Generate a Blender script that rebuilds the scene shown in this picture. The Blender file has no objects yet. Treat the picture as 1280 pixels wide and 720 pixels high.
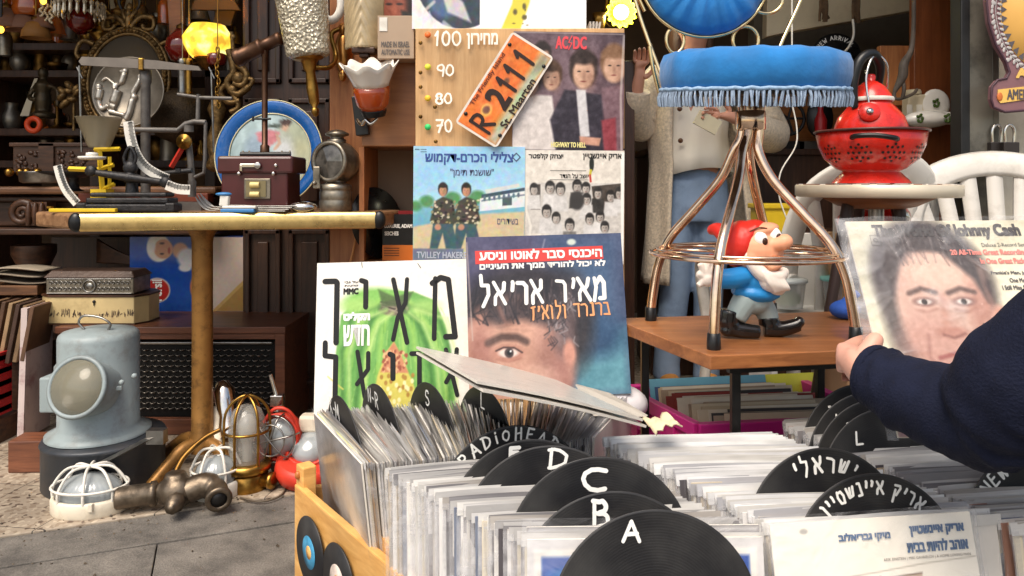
import bpy, math, random
import numpy as np
from mathutils import Vector, Matrix, Euler
random.seed(7); np.random.seed(7)
R = math.radians
scene = bpy.context.scene
COL = scene.collection
# camera
F, H, HY = 930.0, 0.90, 230.0            # focal length and horizon, in pixels of the 1280 px photograph; eye height in metres
cam_d = bpy.data.cameras.new('camera'); cam = bpy.data.objects.new('camera', cam_d); COL.objects.link(cam)
cam.location = (0, 0, H); cam.rotation_euler = (R(90), 0, 0)
cam_d.sensor_width = 36; cam_d.lens = F / 1280 * 36; cam_d.shift_y = -(360 - HY) / 1280
cam_d.clip_start = .02; cam_d.clip_end = 500
scene.camera = cam
# light: hazy daylight from behind the photographer
SUN_EL, SUN_AZ = 58, 205                 # azimuth, clockwise from +Y: the sun stands behind the camera, a little to its left
w = bpy.data.worlds.new('World'); scene.world = w; w.use_nodes = True
nt = w.node_tree; bg = nt.nodes['Background']
sky = nt.nodes.new('ShaderNodeTexSky'); sky.sky_type = 'NISHITA'; sky.sun_disc = False
sky.sun_elevation = R(SUN_EL); sky.sun_rotation = R(SUN_AZ); sky.air_density = 1.0; sky.dust_density = 3.0; sky.ozone_density = .6
wm_ = nt.nodes.new('ShaderNodeMix'); wm_.data_type = 'RGBA'; wm_.blend_type = 'MULTIPLY'; wm_.inputs[0].default_value = 1; wm_.inputs[7].default_value = (1, .94, .84, 1)   # warm tint put into the sky colour to offset its blue
nt.links.new(sky.outputs[0], wm_.inputs[6]); nt.links.new(wm_.outputs[2], bg.inputs[0]); bg.inputs[1].default_value = .15
sun_d = bpy.data.lights.new('sun', 'SUN'); sun = bpy.data.objects.new('sun', sun_d); COL.objects.link(sun)
sun_d.energy = 2.1; sun_d.angle = R(36); sun_d.color = (1, .93, .83)
_az = R(SUN_AZ); _sd = Vector((math.sin(_az) * math.cos(R(SUN_EL)), math.cos(_az) * math.cos(R(SUN_EL)), math.sin(R(SUN_EL))))
sun.rotation_euler = _sd.to_track_quat('Z', 'Y').to_euler()
vs = scene.view_settings; vs.view_transform = 'Standard'; vs.look = 'None'; vs.gamma = 1; vs.use_curve_mapping = False
vs.exposure = 0.62
scene.cycles.use_denoising = True
scene.cycles.max_bounces = 8; scene.cycles.diffuse_bounces = 5; scene.cycles.glossy_bounces = 3
scene.cycles.transmission_bounces = 6; scene.cycles.transparent_max_bounces = 24
scene.cycles.sample_clamp_indirect = 4
# helpers
def P(px, py, d): return Vector(((px - 640) * d / F, d, H - (py - HY) * d / F))
def Zp(py, d): return H - (py - HY) * d / F
def Xp(px, d): return (px - 640) * d / F
def lin(c):
 return tuple(((x / 255) / 12.92 if x / 255 <= .04045 else ((x / 255 + .055) / 1.055) ** 2.4) for x in c[:3])
def lin_np(a):
 a = np.clip(a / 255., 0, 1); return np.where(a <= .04045, a / 12.92, ((a + .055) / 1.055) ** 2.4)
_mats = {}
def mat(name, col, rough=.5, metal=0., var=.12, scale=9., bump=0., bscale=60., coat=0., trans=0., alpha=1., emis=0., sheen=0., grime=None, gamt=.4, gscale=5., spec=.5, ior=1.45, stretch=None):
 if name in _mats: return _mats[name]
 m = bpy.data.materials.new(name); m.use_nodes = True; n = m.node_tree; b = n.nodes['Principled BSDF']; L = n.links.new
 c = lin(col); tc = n.nodes.new('ShaderNodeTexCoord'); src = tc.outputs['Object']
 if stretch:
  mp = n.nodes.new('ShaderNodeMapping'); mp.inputs['Scale'].default_value = stretch; L(src, mp.inputs[0]); src = mp.outputs[0]
 nz = n.nodes.new('ShaderNodeTexNoise'); nz.inputs['Scale'].default_value = scale; nz.inputs['Detail'].default_value = 6; L(src, nz.inputs[0])
 mx = n.nodes.new('ShaderNodeMix'); mx.data_type = 'RGBA'
 mr = n.nodes.new('ShaderNodeMapRange'); mr.inputs[1].default_value = .3; mr.inputs[2].default_value = .7; L(nz.outputs[0], mr.inputs[0]); L(mr.outputs[0], mx.inputs[0])
 mx.inputs[6].default_value = (*[x * (1 - var) for x in c], 1); mx.inputs[7].default_value = (*[min(1, x * (1 + var)) for x in c], 1)
 out = mx.outputs[2]
 if grime:
  n2 = n.nodes.new('ShaderNodeTexNoise'); n2.inputs['Scale'].default_value = gscale; n2.inputs['Detail'].default_value = 9; n2.inputs['Roughness'].default_value = .7; L(src, n2.inputs[0])
  rp = n.nodes.new('ShaderNodeMapRange'); rp.inputs[1].default_value = .5; rp.inputs[2].default_value = .68; rp.inputs[4].default_value = gamt; L(n2.outputs[0], rp.inputs[0])
  m2 = n.nodes.new('ShaderNodeMix'); m2.data_type = 'RGBA'; L(rp.outputs[0], m2.inputs[0]); L(out, m2.inputs[6]); m2.inputs[7].default_value = (*lin(grime), 1); out = m2.outputs[2]
 L(out, b.inputs['Base Color'])
 r2 = n.nodes.new('ShaderNodeMapRange'); r2.inputs[3].default_value = max(0, rough - .1); r2.inputs[4].default_value = min(1, rough + .1); L(nz.outputs[0], r2.inputs[0]); L(r2.outputs[0], b.inputs['Roughness'])
 b.inputs['Metallic'].default_value = metal; b.inputs['Coat Weight'].default_value = coat; b.inputs['Coat Roughness'].default_value = .1
 b.inputs['Transmission Weight'].default_value = trans; b.inputs['Alpha'].default_value = alpha; b.inputs['IOR'].default_value = ior
 b.inputs['Specular IOR Level'].default_value = spec; b.inputs['Sheen Weight'].default_value = sheen
 if emis: L(out, b.inputs['Emission Color']); b.inputs['Emission Strength'].default_value = emis
 if bump:
  n3 = n.nodes.new('ShaderNodeTexNoise'); n3.inputs['Scale'].default_value = bscale; n3.inputs['Detail'].default_value = 5; L(src, n3.inputs[0])
  bp = n.nodes.new('ShaderNodeBump'); bp.inputs['Strength'].default_value = bump; bp.inputs['Distance'].default_value = .004; L(n3.outputs[0], bp.inputs['Height']); L(bp.outputs[0], b.inputs['Normal'])
 _mats[name] = m; return m
def wood(name, c1, c2, grain=(60, 3, 60), rough=.5, bump=.15, coat=0.):
 """streaky wood: noise stretched along one axis (the small number is the grain's direction)"""
 if name in _mats: return _mats[name]
 m = bpy.data.materials.new(name); m.use_nodes = True; n = m.node_tree; b = n.nodes['Principled BSDF']; L = n.links.new
 tc = n.nodes.new('ShaderNodeTexCoord'); mp = n.nodes.new('ShaderNodeMapping'); mp.inputs['Scale'].default_value = grain; L(tc.outputs['Object'], mp.inputs[0])
 nz = n.nodes.new('ShaderNodeTexNoise'); nz.inputs['Scale'].default_value = 1; nz.inputs['Detail'].default_value = 8; nz.inputs['Roughness'].default_value = .65; nz.inputs['Distortion'].default_value = .6; L(mp.outputs[0], nz.inputs[0])
 rp = n.nodes.new('ShaderNodeValToRGB'); rp.color_ramp.elements[0].position = .3; rp.color_ramp.elements[1].position = .7
 rp.color_ramp.elements[0].color = (*lin(c1), 1); rp.color_ramp.elements[1].color = (*lin(c2), 1); L(nz.outputs[0], rp.inputs[0])
 n2 = n.nodes.new('ShaderNodeTexNoise'); n2.inputs['Scale'].default_value = 4; n2.inputs['Detail'].default_value = 6; L(tc.outputs['Object'], n2.inputs[0])
 mr = n.nodes.new('ShaderNodeMapRange'); mr.inputs[1].default_value = .35; mr.inputs[2].default_value = .7; mr.inputs[3].default_value = .72; mr.inputs[4].default_value = 1.1; L(n2.outputs[0], mr.inputs[0])
 mx = n.nodes.new('ShaderNodeMix'); mx.data_type = 'RGBA'; mx.blend_type = 'MULTIPLY'; mx.inputs[0].default_value = 1; L(rp.outputs[0], mx.inputs[6]); L(mr.outputs[0], mx.inputs[7])
 L(mx.outputs[2], b.inputs['Base Color']); b.inputs['Roughness'].default_value = rough; b.inputs['Coat Weight'].default_value = coat
 bp = n.nodes.new('ShaderNodeBump'); bp.inputs['Strength'].default_value = bump; bp.inputs['Distance'].default_value = .002; L(nz.outputs[0], bp.inputs['Height']); L(bp.outputs[0], b.inputs['Normal'])
 _mats[name] = m; return m
class MB:
 """collects geometry for ONE mesh object"""
 def __init__(s, M=None): s.v = []; s.f = []; s.mi = []; s.sm = []; s.M = M or Matrix()
 def add(s, vs_, fs, mi=0, sm=False, M=None):
  T = s.M @ M if M is not None else s.M; o = len(s.v)
  s.v += [T @ Vector(p) for p in vs_]; s.f += [tuple(i + o for i in f) for f in fs]
  s.mi += [mi] * len(fs); s.sm += [sm] * len(fs); return s
 def box(s, c, sz, rot=None, mi=0, M=None):
  x, y, z = (a / 2 for a in sz); T = Matrix.Translation(Vector(c))
  if rot is not None: T = T @ Euler(rot).to_matrix().to_4x4()
  if M is not None: T = M @ T
  v = [(-x,-y,-z),(x,-y,-z),(x,y,-z),(-x,y,-z),(-x,-y,z),(x,-y,z),(x,y,z),(-x,y,z)]
  return s.add(v, [(3,2,1,0),(4,5,6,7),(0,1,5,4),(1,2,6,5),(2,3,7,6),(3,0,4,7)], mi, False, T)
 def hexa(s, pts, mi=0):  # 4 bottom then 4 top corners
  return s.add(pts, [(3,2,1,0),(4,5,6,7),(0,1,5,4),(1,2,6,5),(2,3,7,6),(3,0,4,7)], mi)
 def tube(s, pts, r, n=8, closed=False, mi=0, sm=True, M=None, flat=1.):
  pts = [Vector(p) for p in pts]; k = len(pts); rr = list(np.interp(np.linspace(0, 1, k), np.linspace(0, 1, len(r)), r)) if isinstance(r, (list, tuple)) else [r] * k
  vs_, fs = [], []; prev = None
  for i in range(k):
   if closed: t = pts[(i + 1) % k] - pts[i - 1]
   else: t = pts[min(i + 1, k - 1)] - pts[max(i - 1, 0)]
   t = t.normalized() if t.length > 1e-9 else Vector((0, 0, 1))
   if prev is None:
    a = Vector((0, 0, 1)) if abs(t.z) < .9 else Vector((1, 0, 0)); u = t.cross(a).normalized()
   else:
    u = prev - t * prev.dot(t); u = u.normalized() if u.length > 1e-6 else t.orthogonal().normalized()
   prev = u; w_ = t.cross(u)
   for j in range(n):
    a = 2 * math.pi * j / n; vs_.append(pts[i] + (u * math.cos(a) * (-flat if flat < 0 else 1) + w_ * math.sin(a) * max(flat, 0 if flat > 0 else 1)) * rr[i])
  m_ = k if closed else k - 1
  for i in range(m_):
   for j in range(n):
    a, b_ = i * n + j, i * n + (j + 1) % n; c = ((i + 1) % k) * n
    fs.append((a, b_, c + (j + 1) % n, c + j))
  s.add(vs_, fs, mi, sm, M)
  if not closed: s.add(vs_[:n], [tuple(range(n))[::-1]], mi, False, M); s.add(vs_[-n:], [tuple(range(n))], mi, False, M)
  return s
 def lathe(s, prof, n=28, M=None, mi=0, sm=True, wob=None):
  vs_, fs = [], []
  for (r, z) in prof:
   for j in range(n):
    a = 2 * math.pi * j / n; q = wob(a, r, z) if wob else (r, z); vs_.append((q[0] * math.cos(a), q[0] * math.sin(a), q[1]))
  for i in range(len(prof) - 1):
   for j in range(n): fs.append((i*n+j, i*n+(j+1) % n, (i+1)*n+(j+1) % n, (i+1)*n+j))
  s.add(vs_, fs, mi, sm, M)
  if prof[0][0] > 1e-5: s.add(vs_[:n], [tuple(range(n))[::-1]], mi, False, M)
  if prof[-1][0] > 1e-5: s.add(vs_[-n:], [tuple(range(n))], mi, False, M)
  return s
 def shell(s, prof, n=28, M=None, mi=0, wob=None):   # open profile: no caps
  vs_, fs = [], []
  for (r, z) in prof:
   for j in range(n):
    a = 2 * math.pi * j / n; q = wob(a, r, z) if wob else (r, z); vs_.append((q[0] * math.cos(a), q[0] * math.sin(a), q[1]))
  for i in range(len(prof) - 1):
   for j in range(n): fs.append((i*n+j, i*n+(j+1) % n, (i+1)*n+(j+1) % n, (i+1)*n+j))
  return s.add(vs_, fs, mi, True, M)
 def prism(s, pts, t, M=None, mi=0):   # polygon in local XY, extruded +z by t
  k = len(pts); v = [(x, y, 0) for x, y in pts] + [(x, y, t) for x, y in pts]
  return s.add(v, [tuple(range(k))[::-1], tuple(range(k, 2*k))] + [(i, (i+1) % k, (i+1) % k + k, i + k) for i in range(k)], mi, False, M)
 def ell(s, c, r, rot=None, n=18, m=10, mi=0, M=None):
  T = Matrix.Translation(Vector(c))
  if rot is not None: T = T @ Euler(rot).to_matrix().to_4x4()
  if M is not None: T = M @ T
  if isinstance(r, (int, float)): r = (r, r, r)
  vs_ = []; fs = []
  for i in range(m + 1):
   th = math.pi * i / m
   for j in range(n):
    a = 2 * math.pi * j / n; q = max(math.sin(th), 1e-4)
    vs_.append((r[0]*q*math.cos(a), r[1]*q*math.sin(a), -r[2]*math.cos(th)))
  for i in range(m):
   for j in range(n): fs.append((i*n+j, i*n+(j+1) % n, (i+1)*n+(j+1) % n, (i+1)*n+j))
  return s.add(vs_, fs, mi, True, T)
 def grid(s, nu, nv, fn, mi=0, sm=True, M=None):
  vs_ = [fn(i / nu, j / nv) for j in range(nv + 1) for i in range(nu + 1)]; q = nu + 1
  fs = [(j*q+i, j*q+i+1, (j+1)*q+i+1, (j+1)*q+i) for j in range(nv) for i in range(nu)]
  return s.add(vs_, fs, mi, sm, M)
 def loft(s, rings, mi=0, sm=True, cap=True):
  n = len(rings[0]); vs_ = [p for r_ in rings for p in r_]; fs = []
  for i in range(len(rings) - 1):
   for j in range(n): fs.append((i*n+j, i*n+(j+1) % n, (i+1)*n+(j+1) % n, (i+1)*n+j))
  s.add(vs_, fs, mi, sm)
  if cap: s.add(rings[0], [tuple(range(n))[::-1]], mi); s.add(rings[-1], [tuple(range(n))], mi)
  return s
_world_roots = set()
def obj(name, mb, mats, parent=None, M=None, bevel=0, sub=0, solid=0, remesh=0, smooth_it=0):
 me = bpy.data.meshes.new(name); me.from_pydata([tuple(p) for p in mb.v], [], mb.f)
 for m in (mats if isinstance(mats, (list, tuple)) else [mats]): me.materials.append(m)
 me.polygons.foreach_set('material_index', mb.mi); me.polygons.foreach_set('use_smooth', mb.sm); me.update()
 o = bpy.data.objects.new(name, me); COL.objects.link(o)
 if M is not None: o.matrix_world = M
 if parent is not None:
  o.parent = parent
  if parent.name in _world_roots: o.matrix_parent_inverse = Matrix.Translation(-parent.location)
 if remesh:
  md = o.modifiers.new('remesh', 'REMESH'); md.mode = 'VOXEL'; md.voxel_size = remesh; md.use_smooth_shade = True
 if smooth_it:
  md = o.modifiers.new('smooth', 'SMOOTH'); md.iterations = smooth_it; md.factor = .5
 if solid: md = o.modifiers.new('solid', 'SOLIDIFY'); md.thickness = solid; md.offset = 0
 if sub: md = o.modifiers.new('sub', 'SUBSURF'); md.levels = sub; md.render_levels = sub
 if bevel:
  md = o.modifiers.new('bevel', 'BEVEL'); md.width = bevel; md.segments = 2; md.limit_method = 'ANGLE'; md.angle_limit = R(40)
 return o
def tag(o, label=None, cat=None, group=None, kind=None):
 if label: o['label'] = label
 if cat: o['category'] = cat
 if group: o['group'] = group
 if kind: o['kind'] = kind
 return o
def thing(name, label, cat, loc, group=None):
 """Empty at the thing's base; its parts are meshes given in world coordinates"""
 o = bpy.data.objects.new(name, None); COL.objects.link(o); o.location = loc; o.empty_display_size = .05
 _world_roots.add(o.name); return tag(o, label, cat, group)
def struct(name, mb, m): return tag(obj(name, mb, m), kind='structure')
def frame(o, u, v):   # matrix whose x = u, y = v, z = u x v
 u = u.normalized(); v = (v - u * v.dot(u)).normalized(); n = u.cross(v)
 M = Matrix((u, v, n)).transposed().to_4x4(); M.translation = o; return M
def look(c, direction):  # matrix with local z along direction
 M = Vector(direction).to_track_quat('Z', 'Y').to_matrix().to_4x4(); M.translation = Vector(c); return M
def T(x, y, z): return Matrix.Translation((x, y, z))
def bez(pts, k=6):
 """Catmull-Rom through points"""
 p = [Vector(q) for q in pts]; out = []
 for i in range(len(p) - 1):
  a, b, c, d = p[max(i-1, 0)], p[i], p[i+1], p[min(i+2, len(p)-1)]
  for j in range(k):
   t = j / k; out.append(.5 * ((2*b) + (c-a)*t + (2*a-5*b+4*c-d)*t*t + (3*b-a-3*c+d)*t**3))
 out.append(p[-1]); return out
# lettering
_txt = {}
def text_geo(s):
 if s in _txt: return _txt[s]
 c = bpy.data.curves.new('t', 'FONT'); c.body = s; c.size = 1; c.resolution_u = 3; o = bpy.data.objects.new('t', c); COL.objects.link(o)
 bpy.context.view_layer.update()
 me = bpy.data.meshes.new_from_object(o.evaluated_get(bpy.context.evaluated_depsgraph_get()))
 v = np.array([x.co[:2] for x in me.vertices]) if len(me.vertices) else np.zeros((0, 2)); f = [tuple(p.vertices) for p in me.polygons]
 bpy.data.objects.remove(o); bpy.data.curves.remove(c); bpy.data.meshes.remove(me)
 if len(v): lo, hi = v.min(0), v.max(0); v = (v - lo) / np.maximum(hi - lo, 1e-6)
 _txt[s] = (v, f); return _txt[s]
def text(mb, s, x0, y0, x1, y1, z=0., mi=0, M=None, shear=0., bold=0., heb=False):
 """flat lettering fitted to a box in the local XY plane"""
 if heb: s = s[::-1]
 v, f = text_geo(s)
 offs = [(0, 0)] if not bold else [(a * bold, b * bold) for a in (-1, 0, 1) for b in (-1, 0, 1)]
 for k, (ox, oy) in enumerate(offs):
  mb.add([(x0 + (x1-x0)*p[0] + shear*(p[1]-.5)*(y1-y0) + ox, y0 + (y1-y0)*p[1] + oy, z + k*.000008) for p in v], f, mi, False, M)
def ribbon(mb, pts, wd, z=0., mi=0, M=None):
 """flat brush stroke with round ends"""
 p = [Vector((a[0], a[1], 0)) for a in pts]
 for i in range(len(p) - 1):
  d = p[i+1] - p[i]
  if d.length < 1e-9: continue
  n = Vector((-d.y, d.x, 0)).normalized() * wd / 2; zz = z + i * .000004
  mb.add([(q.x, q.y, zz) for q in (p[i]-n, p[i+1]-n, p[i+1]+n, p[i]+n)], [(0,1,2,3)], mi, False, M)
 for i, q in enumerate(p):
  mb.add([(q.x + wd/2*math.cos(a*math.pi/5), q.y + wd/2*math.sin(a*math.pi/5), z + .00002 + i*.000004) for a in range(10)], [tuple(range(10))], mi, False, M)
def arc(cx, cy, rx, ry, a0, a1, n=8): return [(cx+rx*math.cos(R(a0+(a1-a0)*i/n)), cy+ry*math.sin(R(a0+(a1-a0)*i/n))) for i in range(n+1)]
HAND = {  # brush glyphs in a unit-high cell: (width, strokes)
 'A': (.7, [[(0,0),(.38,1),(.66,0)], [(.14,.36),(.56,.38)]]), 'B': (.62, [[(.06,0),(.1,1)], [(.08,1)]+arc(.2,.76,.36,.22,80,-80), [(.1,.53)]+arc(.2,.27,.42,.26,80,-95)]),
 'C': (.65, [arc(.42,.5,.42,.5,50,300)]), 'D': (.7, [[(.05,0),(.12,1)], [(.0,.98)]+arc(.12,.5,.55,.49,80,-92)+[(.02,.02)]]),
 'E': (.55, [[(.5,1),(.05,.96),(.02,0),(.5,.03)], [(.04,.5),(.42,.52)]]), 'F': (.55, [[(.5,1),(.05,.96),(.02,0)], [(.04,.5),(.42,.52)]]),
 'R': (.6, [[(.05,0),(.08,1)], [(.06,1)]+arc(.2,.74,.34,.25,80,-90)+[(.55,0)]]), 'I': (.16, [[(.08,0),(.08,.62)], [(.08,.9),(.08,.92)]]),
 'i': (.16, [[(.08,0),(.08,.62)], [(.08,.9),(.08,.92)]]),
 'O': (.6, [arc(.3,.42,.28,.4,90,450,12)]), 'o': (.6, [arc(.3,.42,.28,.4,90,450,12)]), 'H': (.6, [[(.05,0),(.05,1)], [(.55,0),(.55,1)], [(.05,.5),(.55,.55)]]),
 'S': (.5, [arc(.27,.74,.22,.24,40,260,8)+arc(.25,.27,.24,.25,80,-140,8)]), 'K': (.55, [[(.05,0),(.05,1)], [(.5,1),(.08,.5),(.52,0)]]),
 'M': (.8, [[(.02,0),(.1,1),(.4,.3),(.7,1),(.78,0)]]), 'N': (.6, [[(.03,0),(.06,1),(.52,.03),(.56,1)]]), '-': (.35, [[(.05,.45),(.3,.45)]]), 'L': (.5, [[(.06,1),(.05,0),(.46,.03)]]),
 'W': (.8, [[(.0,1),(.2,0),(.4,.7),(.6,0),(.8,1)]]), 'V': (.6, [[(0,1),(.3,0),(.6,1)]]), ' ': (.3, []), '0': (.56, [arc(.28,.5,.26,.48,90,450,12)]), '1': (.3, [[(.0,.72),(.2,1),(.16,0)]]),
 '9': (.52, [arc(.26,.7,.24,.28,0,370,10)+[(.44,.0)]]), '8': (.5, [arc(.25,.76,.2,.22,-90,270,10), arc(.25,.27,.24,.27,90,450,10)]), '7': (.5, [[(0,.95),(.48,1),(.2,0)], [(.1,.5),(.42,.54)]]),
 'י': (.2, [[(.16,1),(.2,.92),(.12,.62)]]), 'ש': (.62, [[(.02,.95),(.1,.15),(.45,.18),(.6,.95)], [(.3,.9),(.18,.2)]]), 'ר': (.5, [[(.0,.92),(.34,.92),(.46,.75),(.44,.0)]]),
 'א': (.6, [[(.02,1),(.58,.02)], [(.55,1),(.5,.66),(.34,.5)], [(.06,.0),(.06,.35),(.26,.62)]]), 'ל': (.5, [[(.05,1.35),(.06,.92),(.44,.9),(.4,.5),(.12,-.02)]]),
 'ק': (.56, [[(.02,.95),(.42,.95),(.52,.8),(.3,.15)], [(.08,.62),(.06,-.4)]]), 'נ': (.36, [[(.1,1),(.3,.95),(.32,.05),(.02,.03)]]), 'ט': (.62, [[(.16,1),(.02,.6),(.12,.03),(.45,.03),(.58,.5),(.5,.95),(.3,.9)]]),
 'ב': (.5, [[(.02,.95),(.36,.92),(.42,.06),(.0,.03),(.5,.03)]]), 'ד': (.5, [[(.0,.95),(.5,.95)], [(.42,.95),(.4,0)]]), 'ז': (.3, [[(.0,.9),(.3,1)], [(.16,.94),(.2,.4),(.12,0)]]),
 'ן': (.2, [[(.04,1),(.14,.9),(.12,-.4)]]), 'מ': (.6, [[(.1,1),(.12,.6),(.0,0)], [(.12,.7),(.4,1),(.56,.8),(.55,.05),(.32,.05)]]), 'ח': (.55, [[(.06,0),(.06,.95),(.5,.95),(.5,0)]]), 'ו': (.2, [[(.02,1),(.12,.9),(.12,0)]]),
}
_jr = random.Random(77)
def hand(mb, s, h, wd, x0=0, y0=0, z=0., mi=0, M=None, gap=.2, heb=False, width=None):
 """brush lettering on a straight line"""
 if heb: s = s[::-1]
 tot = sum(HAND[c][0] + gap for c in s) - gap; sx = (width / tot) if width else h; x = x0
 for c in s:
  for st in HAND[c][1]: ribbon(mb, [(x + (a + _jr.uniform(-.03, .03))*sx, y0 + (b + _jr.uniform(-.03, .03))*h) for a, b in st], wd*_jr.uniform(.85, 1.12), z, mi, M)
  x += (HAND[c][0] + gap) * sx
def hand_arc(mb, s, r, ang, h, wd, z=0., mi=0, gap=.25, heb=False):
 """brush lettering round a disc centred on the local origin; ang = centre of the writing, degrees from +x"""
 if heb: s = s[::-1]
 tot = (sum(HAND[c][0] + gap for c in s) - gap) * h; a = R(ang) + tot / r / 2
 for c in s:
  wdt = HAND[c][0] * h; am = a - wdt / r / 2; M = Matrix.Rotation(am - math.pi/2, 4, 'Z')
  for st in HAND[c][1]: ribbon(mb, [((p + _jr.uniform(-.04, .04))*h - wdt/2, r + (q + _jr.uniform(-.05, .05))*h) for p, q in st], wd*_jr.uniform(.85, 1.15), z, mi, M)
  a -= (HAND[c][0] + gap) * h / r
# printed pictures (flat prints on sleeves and signs)
class Art:
 """a printed picture as a fine coloured mesh; coordinates = photograph pixels inside box (x0,y0,x1,y1), y down"""
 def __init__(s, box, n=150, base=(255, 255, 255), ratio=1.):
  s.b = box; s.nx = n; s.ny = int(n * ratio); x0, y0, x1, y1 = box
  X, Y = np.meshgrid(np.linspace(x0, x1, s.nx + 1), np.linspace(y1, y0, s.ny + 1)); s.X, s.Y = X, Y
  s.c = np.zeros(X.shape + (3,)); s.c[:] = base; s.px = (x1 - x0) / n
 def mix(s, a, col): a = np.clip(a, 0, 1)[..., None]; s.c = s.c * (1 - a) + np.array(col, float) * a
 def ell(s, cx, cy, rx, ry, col, soft=1., rot=0, amt=1.):
  dx, dy = s.X - cx, s.Y - cy; c, q = math.cos(R(rot)), math.sin(R(rot)); u, v = (dx*c + dy*q) / rx, (-dx*q + dy*c) / ry
  r = np.sqrt(u*u + v*v); s.mix((1 - r) * min(rx, ry) / max(soft, s.px) + .5 if soft < min(rx, ry) else amt_clip(1.5 - 1.5*r) , col) if amt == 1. else s.mix(amt * np.clip((1 - r) * min(rx, ry) / max(soft, s.px) + .5, 0, 1), col)
 def poly(s, pts, col, amt=1., soft=1.):
  ins = np.zeros(s.X.shape, bool); dist = np.full(s.X.shape, 1e9); k = len(pts)
  for i in range(k):
   (xa, ya), (xb, yb) = pts[i], pts[(i+1) % k]
   cond = ((ya > s.Y) != (yb > s.Y)) & (s.X < (xb - xa) * (s.Y - ya) / ((yb - ya) or 1e-9) + xa); ins ^= cond
   dist = np.minimum(dist, s.seg(xa, ya, xb, yb))
  s.mix(amt * np.clip(np.where(ins, dist, -dist) / max(soft, s.px) + .5, 0, 1), col)
 def seg(s, xa, ya, xb, yb):
  dx, dy = xb - xa, yb - ya; t = np.clip(((s.X - xa)*dx + (s.Y - ya)*dy) / max(dx*dx + dy*dy, 1e-9), 0, 1)
  return np.hypot(s.X - xa - t*dx, s.Y - ya - t*dy)
 def line(s, pts, wd, col, amt=1., soft=1.):
  d = np.full(s.X.shape, 1e9)
  for a, b in zip(pts[:-1], pts[1:]): d = np.minimum(d, s.seg(*a, *b))
  s.mix(amt * np.clip((wd/2 - d) / max(soft, s.px) + .5, 0, 1), col)
 def noise(s, amt=10, cell=6, seed=0, mono=True):
  rng = np.random.RandomState(seed); tot = np.zeros(s.X.shape + (1 if mono else 3,)); f = cell
  for o in range(3):
   gx, gy = max(2, int((s.b[2]-s.b[0]) / f) + 2), max(2, int((s.b[3]-s.b[1]) / f) + 2); g = rng.rand(gy, gx, tot.shape[2]) - .5
   u = (s.X - s.b[0]) / (s.b[2]-s.b[0]) * (gx - 1.001); v = (s.Y - s.b[1]) / (s.b[3]-s.b[1]) * (gy - 1.001)
   i, j = u.astype(int), v.astype(int); a, b = (u - i)[..., None], (v - j)[..., None]
   tot += (g[j, i]*(1-a)*(1-b) + g[j, i+1]*a*(1-b) + g[j+1, i]*(1-a)*b + g[j+1, i+1]*a*b) / (o + 1); f /= 2.2
  s.c = s.c + tot * amt * 2
 def build(s, name, wd, ht, z, parent, m, bend=None):
  """grid mesh in the parent's local XY, from (0,0) to (wd,ht)"""
  nx, ny = s.nx, s.ny; xs, ys = np.meshgrid(np.linspace(0, wd, nx+1), np.linspace(0, ht, ny+1))
  zs = np.full(xs.shape, z) if bend is None else z + bend(xs / wd, ys / ht)
  me = bpy.data.meshes.new(name); q = nx + 1
  idx = (np.arange(ny)[:, None]*q + np.arange(nx)[None]).ravel(); fc = np.stack([idx, idx+1, idx+q+1, idx+q], 1)
  me.vertices.add(xs.size); me.vertices.foreach_set('co', np.stack([xs, ys, zs], -1).astype(np.float32).ravel())
  me.loops.add(fc.size); me.loops.foreach_set('vertex_index', fc.astype(np.int32).ravel()); me.polygons.add(len(fc))
  me.polygons.foreach_set('loop_start', np.arange(0, fc.size, 4, dtype=np.int32)); me.update(calc_edges=True)
  at = me.color_attributes.new('print', 'FLOAT_COLOR', 'POINT'); col = np.ones((xs.size, 4), np.float32); col[:, :3] = lin_np(s.c).reshape(-1, 3)
  at.data.foreach_set('color', col.ravel()); me.materials.append(m); me.polygons.foreach_set('use_smooth', np.ones(len(fc), bool)); me.validate()
  o = bpy.data.objects.new(name, me); COL.objects.link(o); o.parent = parent
  return o
def amt_clip(a): return np.clip(a, 0, 1)
def print_mat(name, rough=.45, coat=0., alpha_sheen=.0):
 if name in _mats: return _mats[name]
 m = bpy.data.materials.new(name); m.use_nodes = True; n = m.node_tree; b = n.nodes['Principled BSDF']
 a = n.nodes.new('ShaderNodeAttribute'); a.attribute_name = 'print'; n.links.new(a.outputs['Color'], b.inputs['Base Color'])
 b.inputs['Roughness'].default_value = rough; b.inputs['Coat Weight'].default_value = coat; b.inputs['Coat Roughness'].default_value = .15
 tc = n.nodes.new('ShaderNodeTexCoord'); nz = n.nodes.new('ShaderNodeTexNoise'); nz.inputs['Scale'].default_value = 14; nz.inputs['Detail'].default_value = 3; n.links.new(tc.outputs['Object'], nz.inputs[0])
 bp = n.nodes.new('ShaderNodeBump'); bp.inputs['Strength'].default_value = .25; bp.inputs['Distance'].default_value = .01; n.links.new(nz.outputs[0], bp.inputs['Height']); n.links.new(bp.outputs[0], b.inputs['Normal'])
 _mats[name] = m; return m
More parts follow.
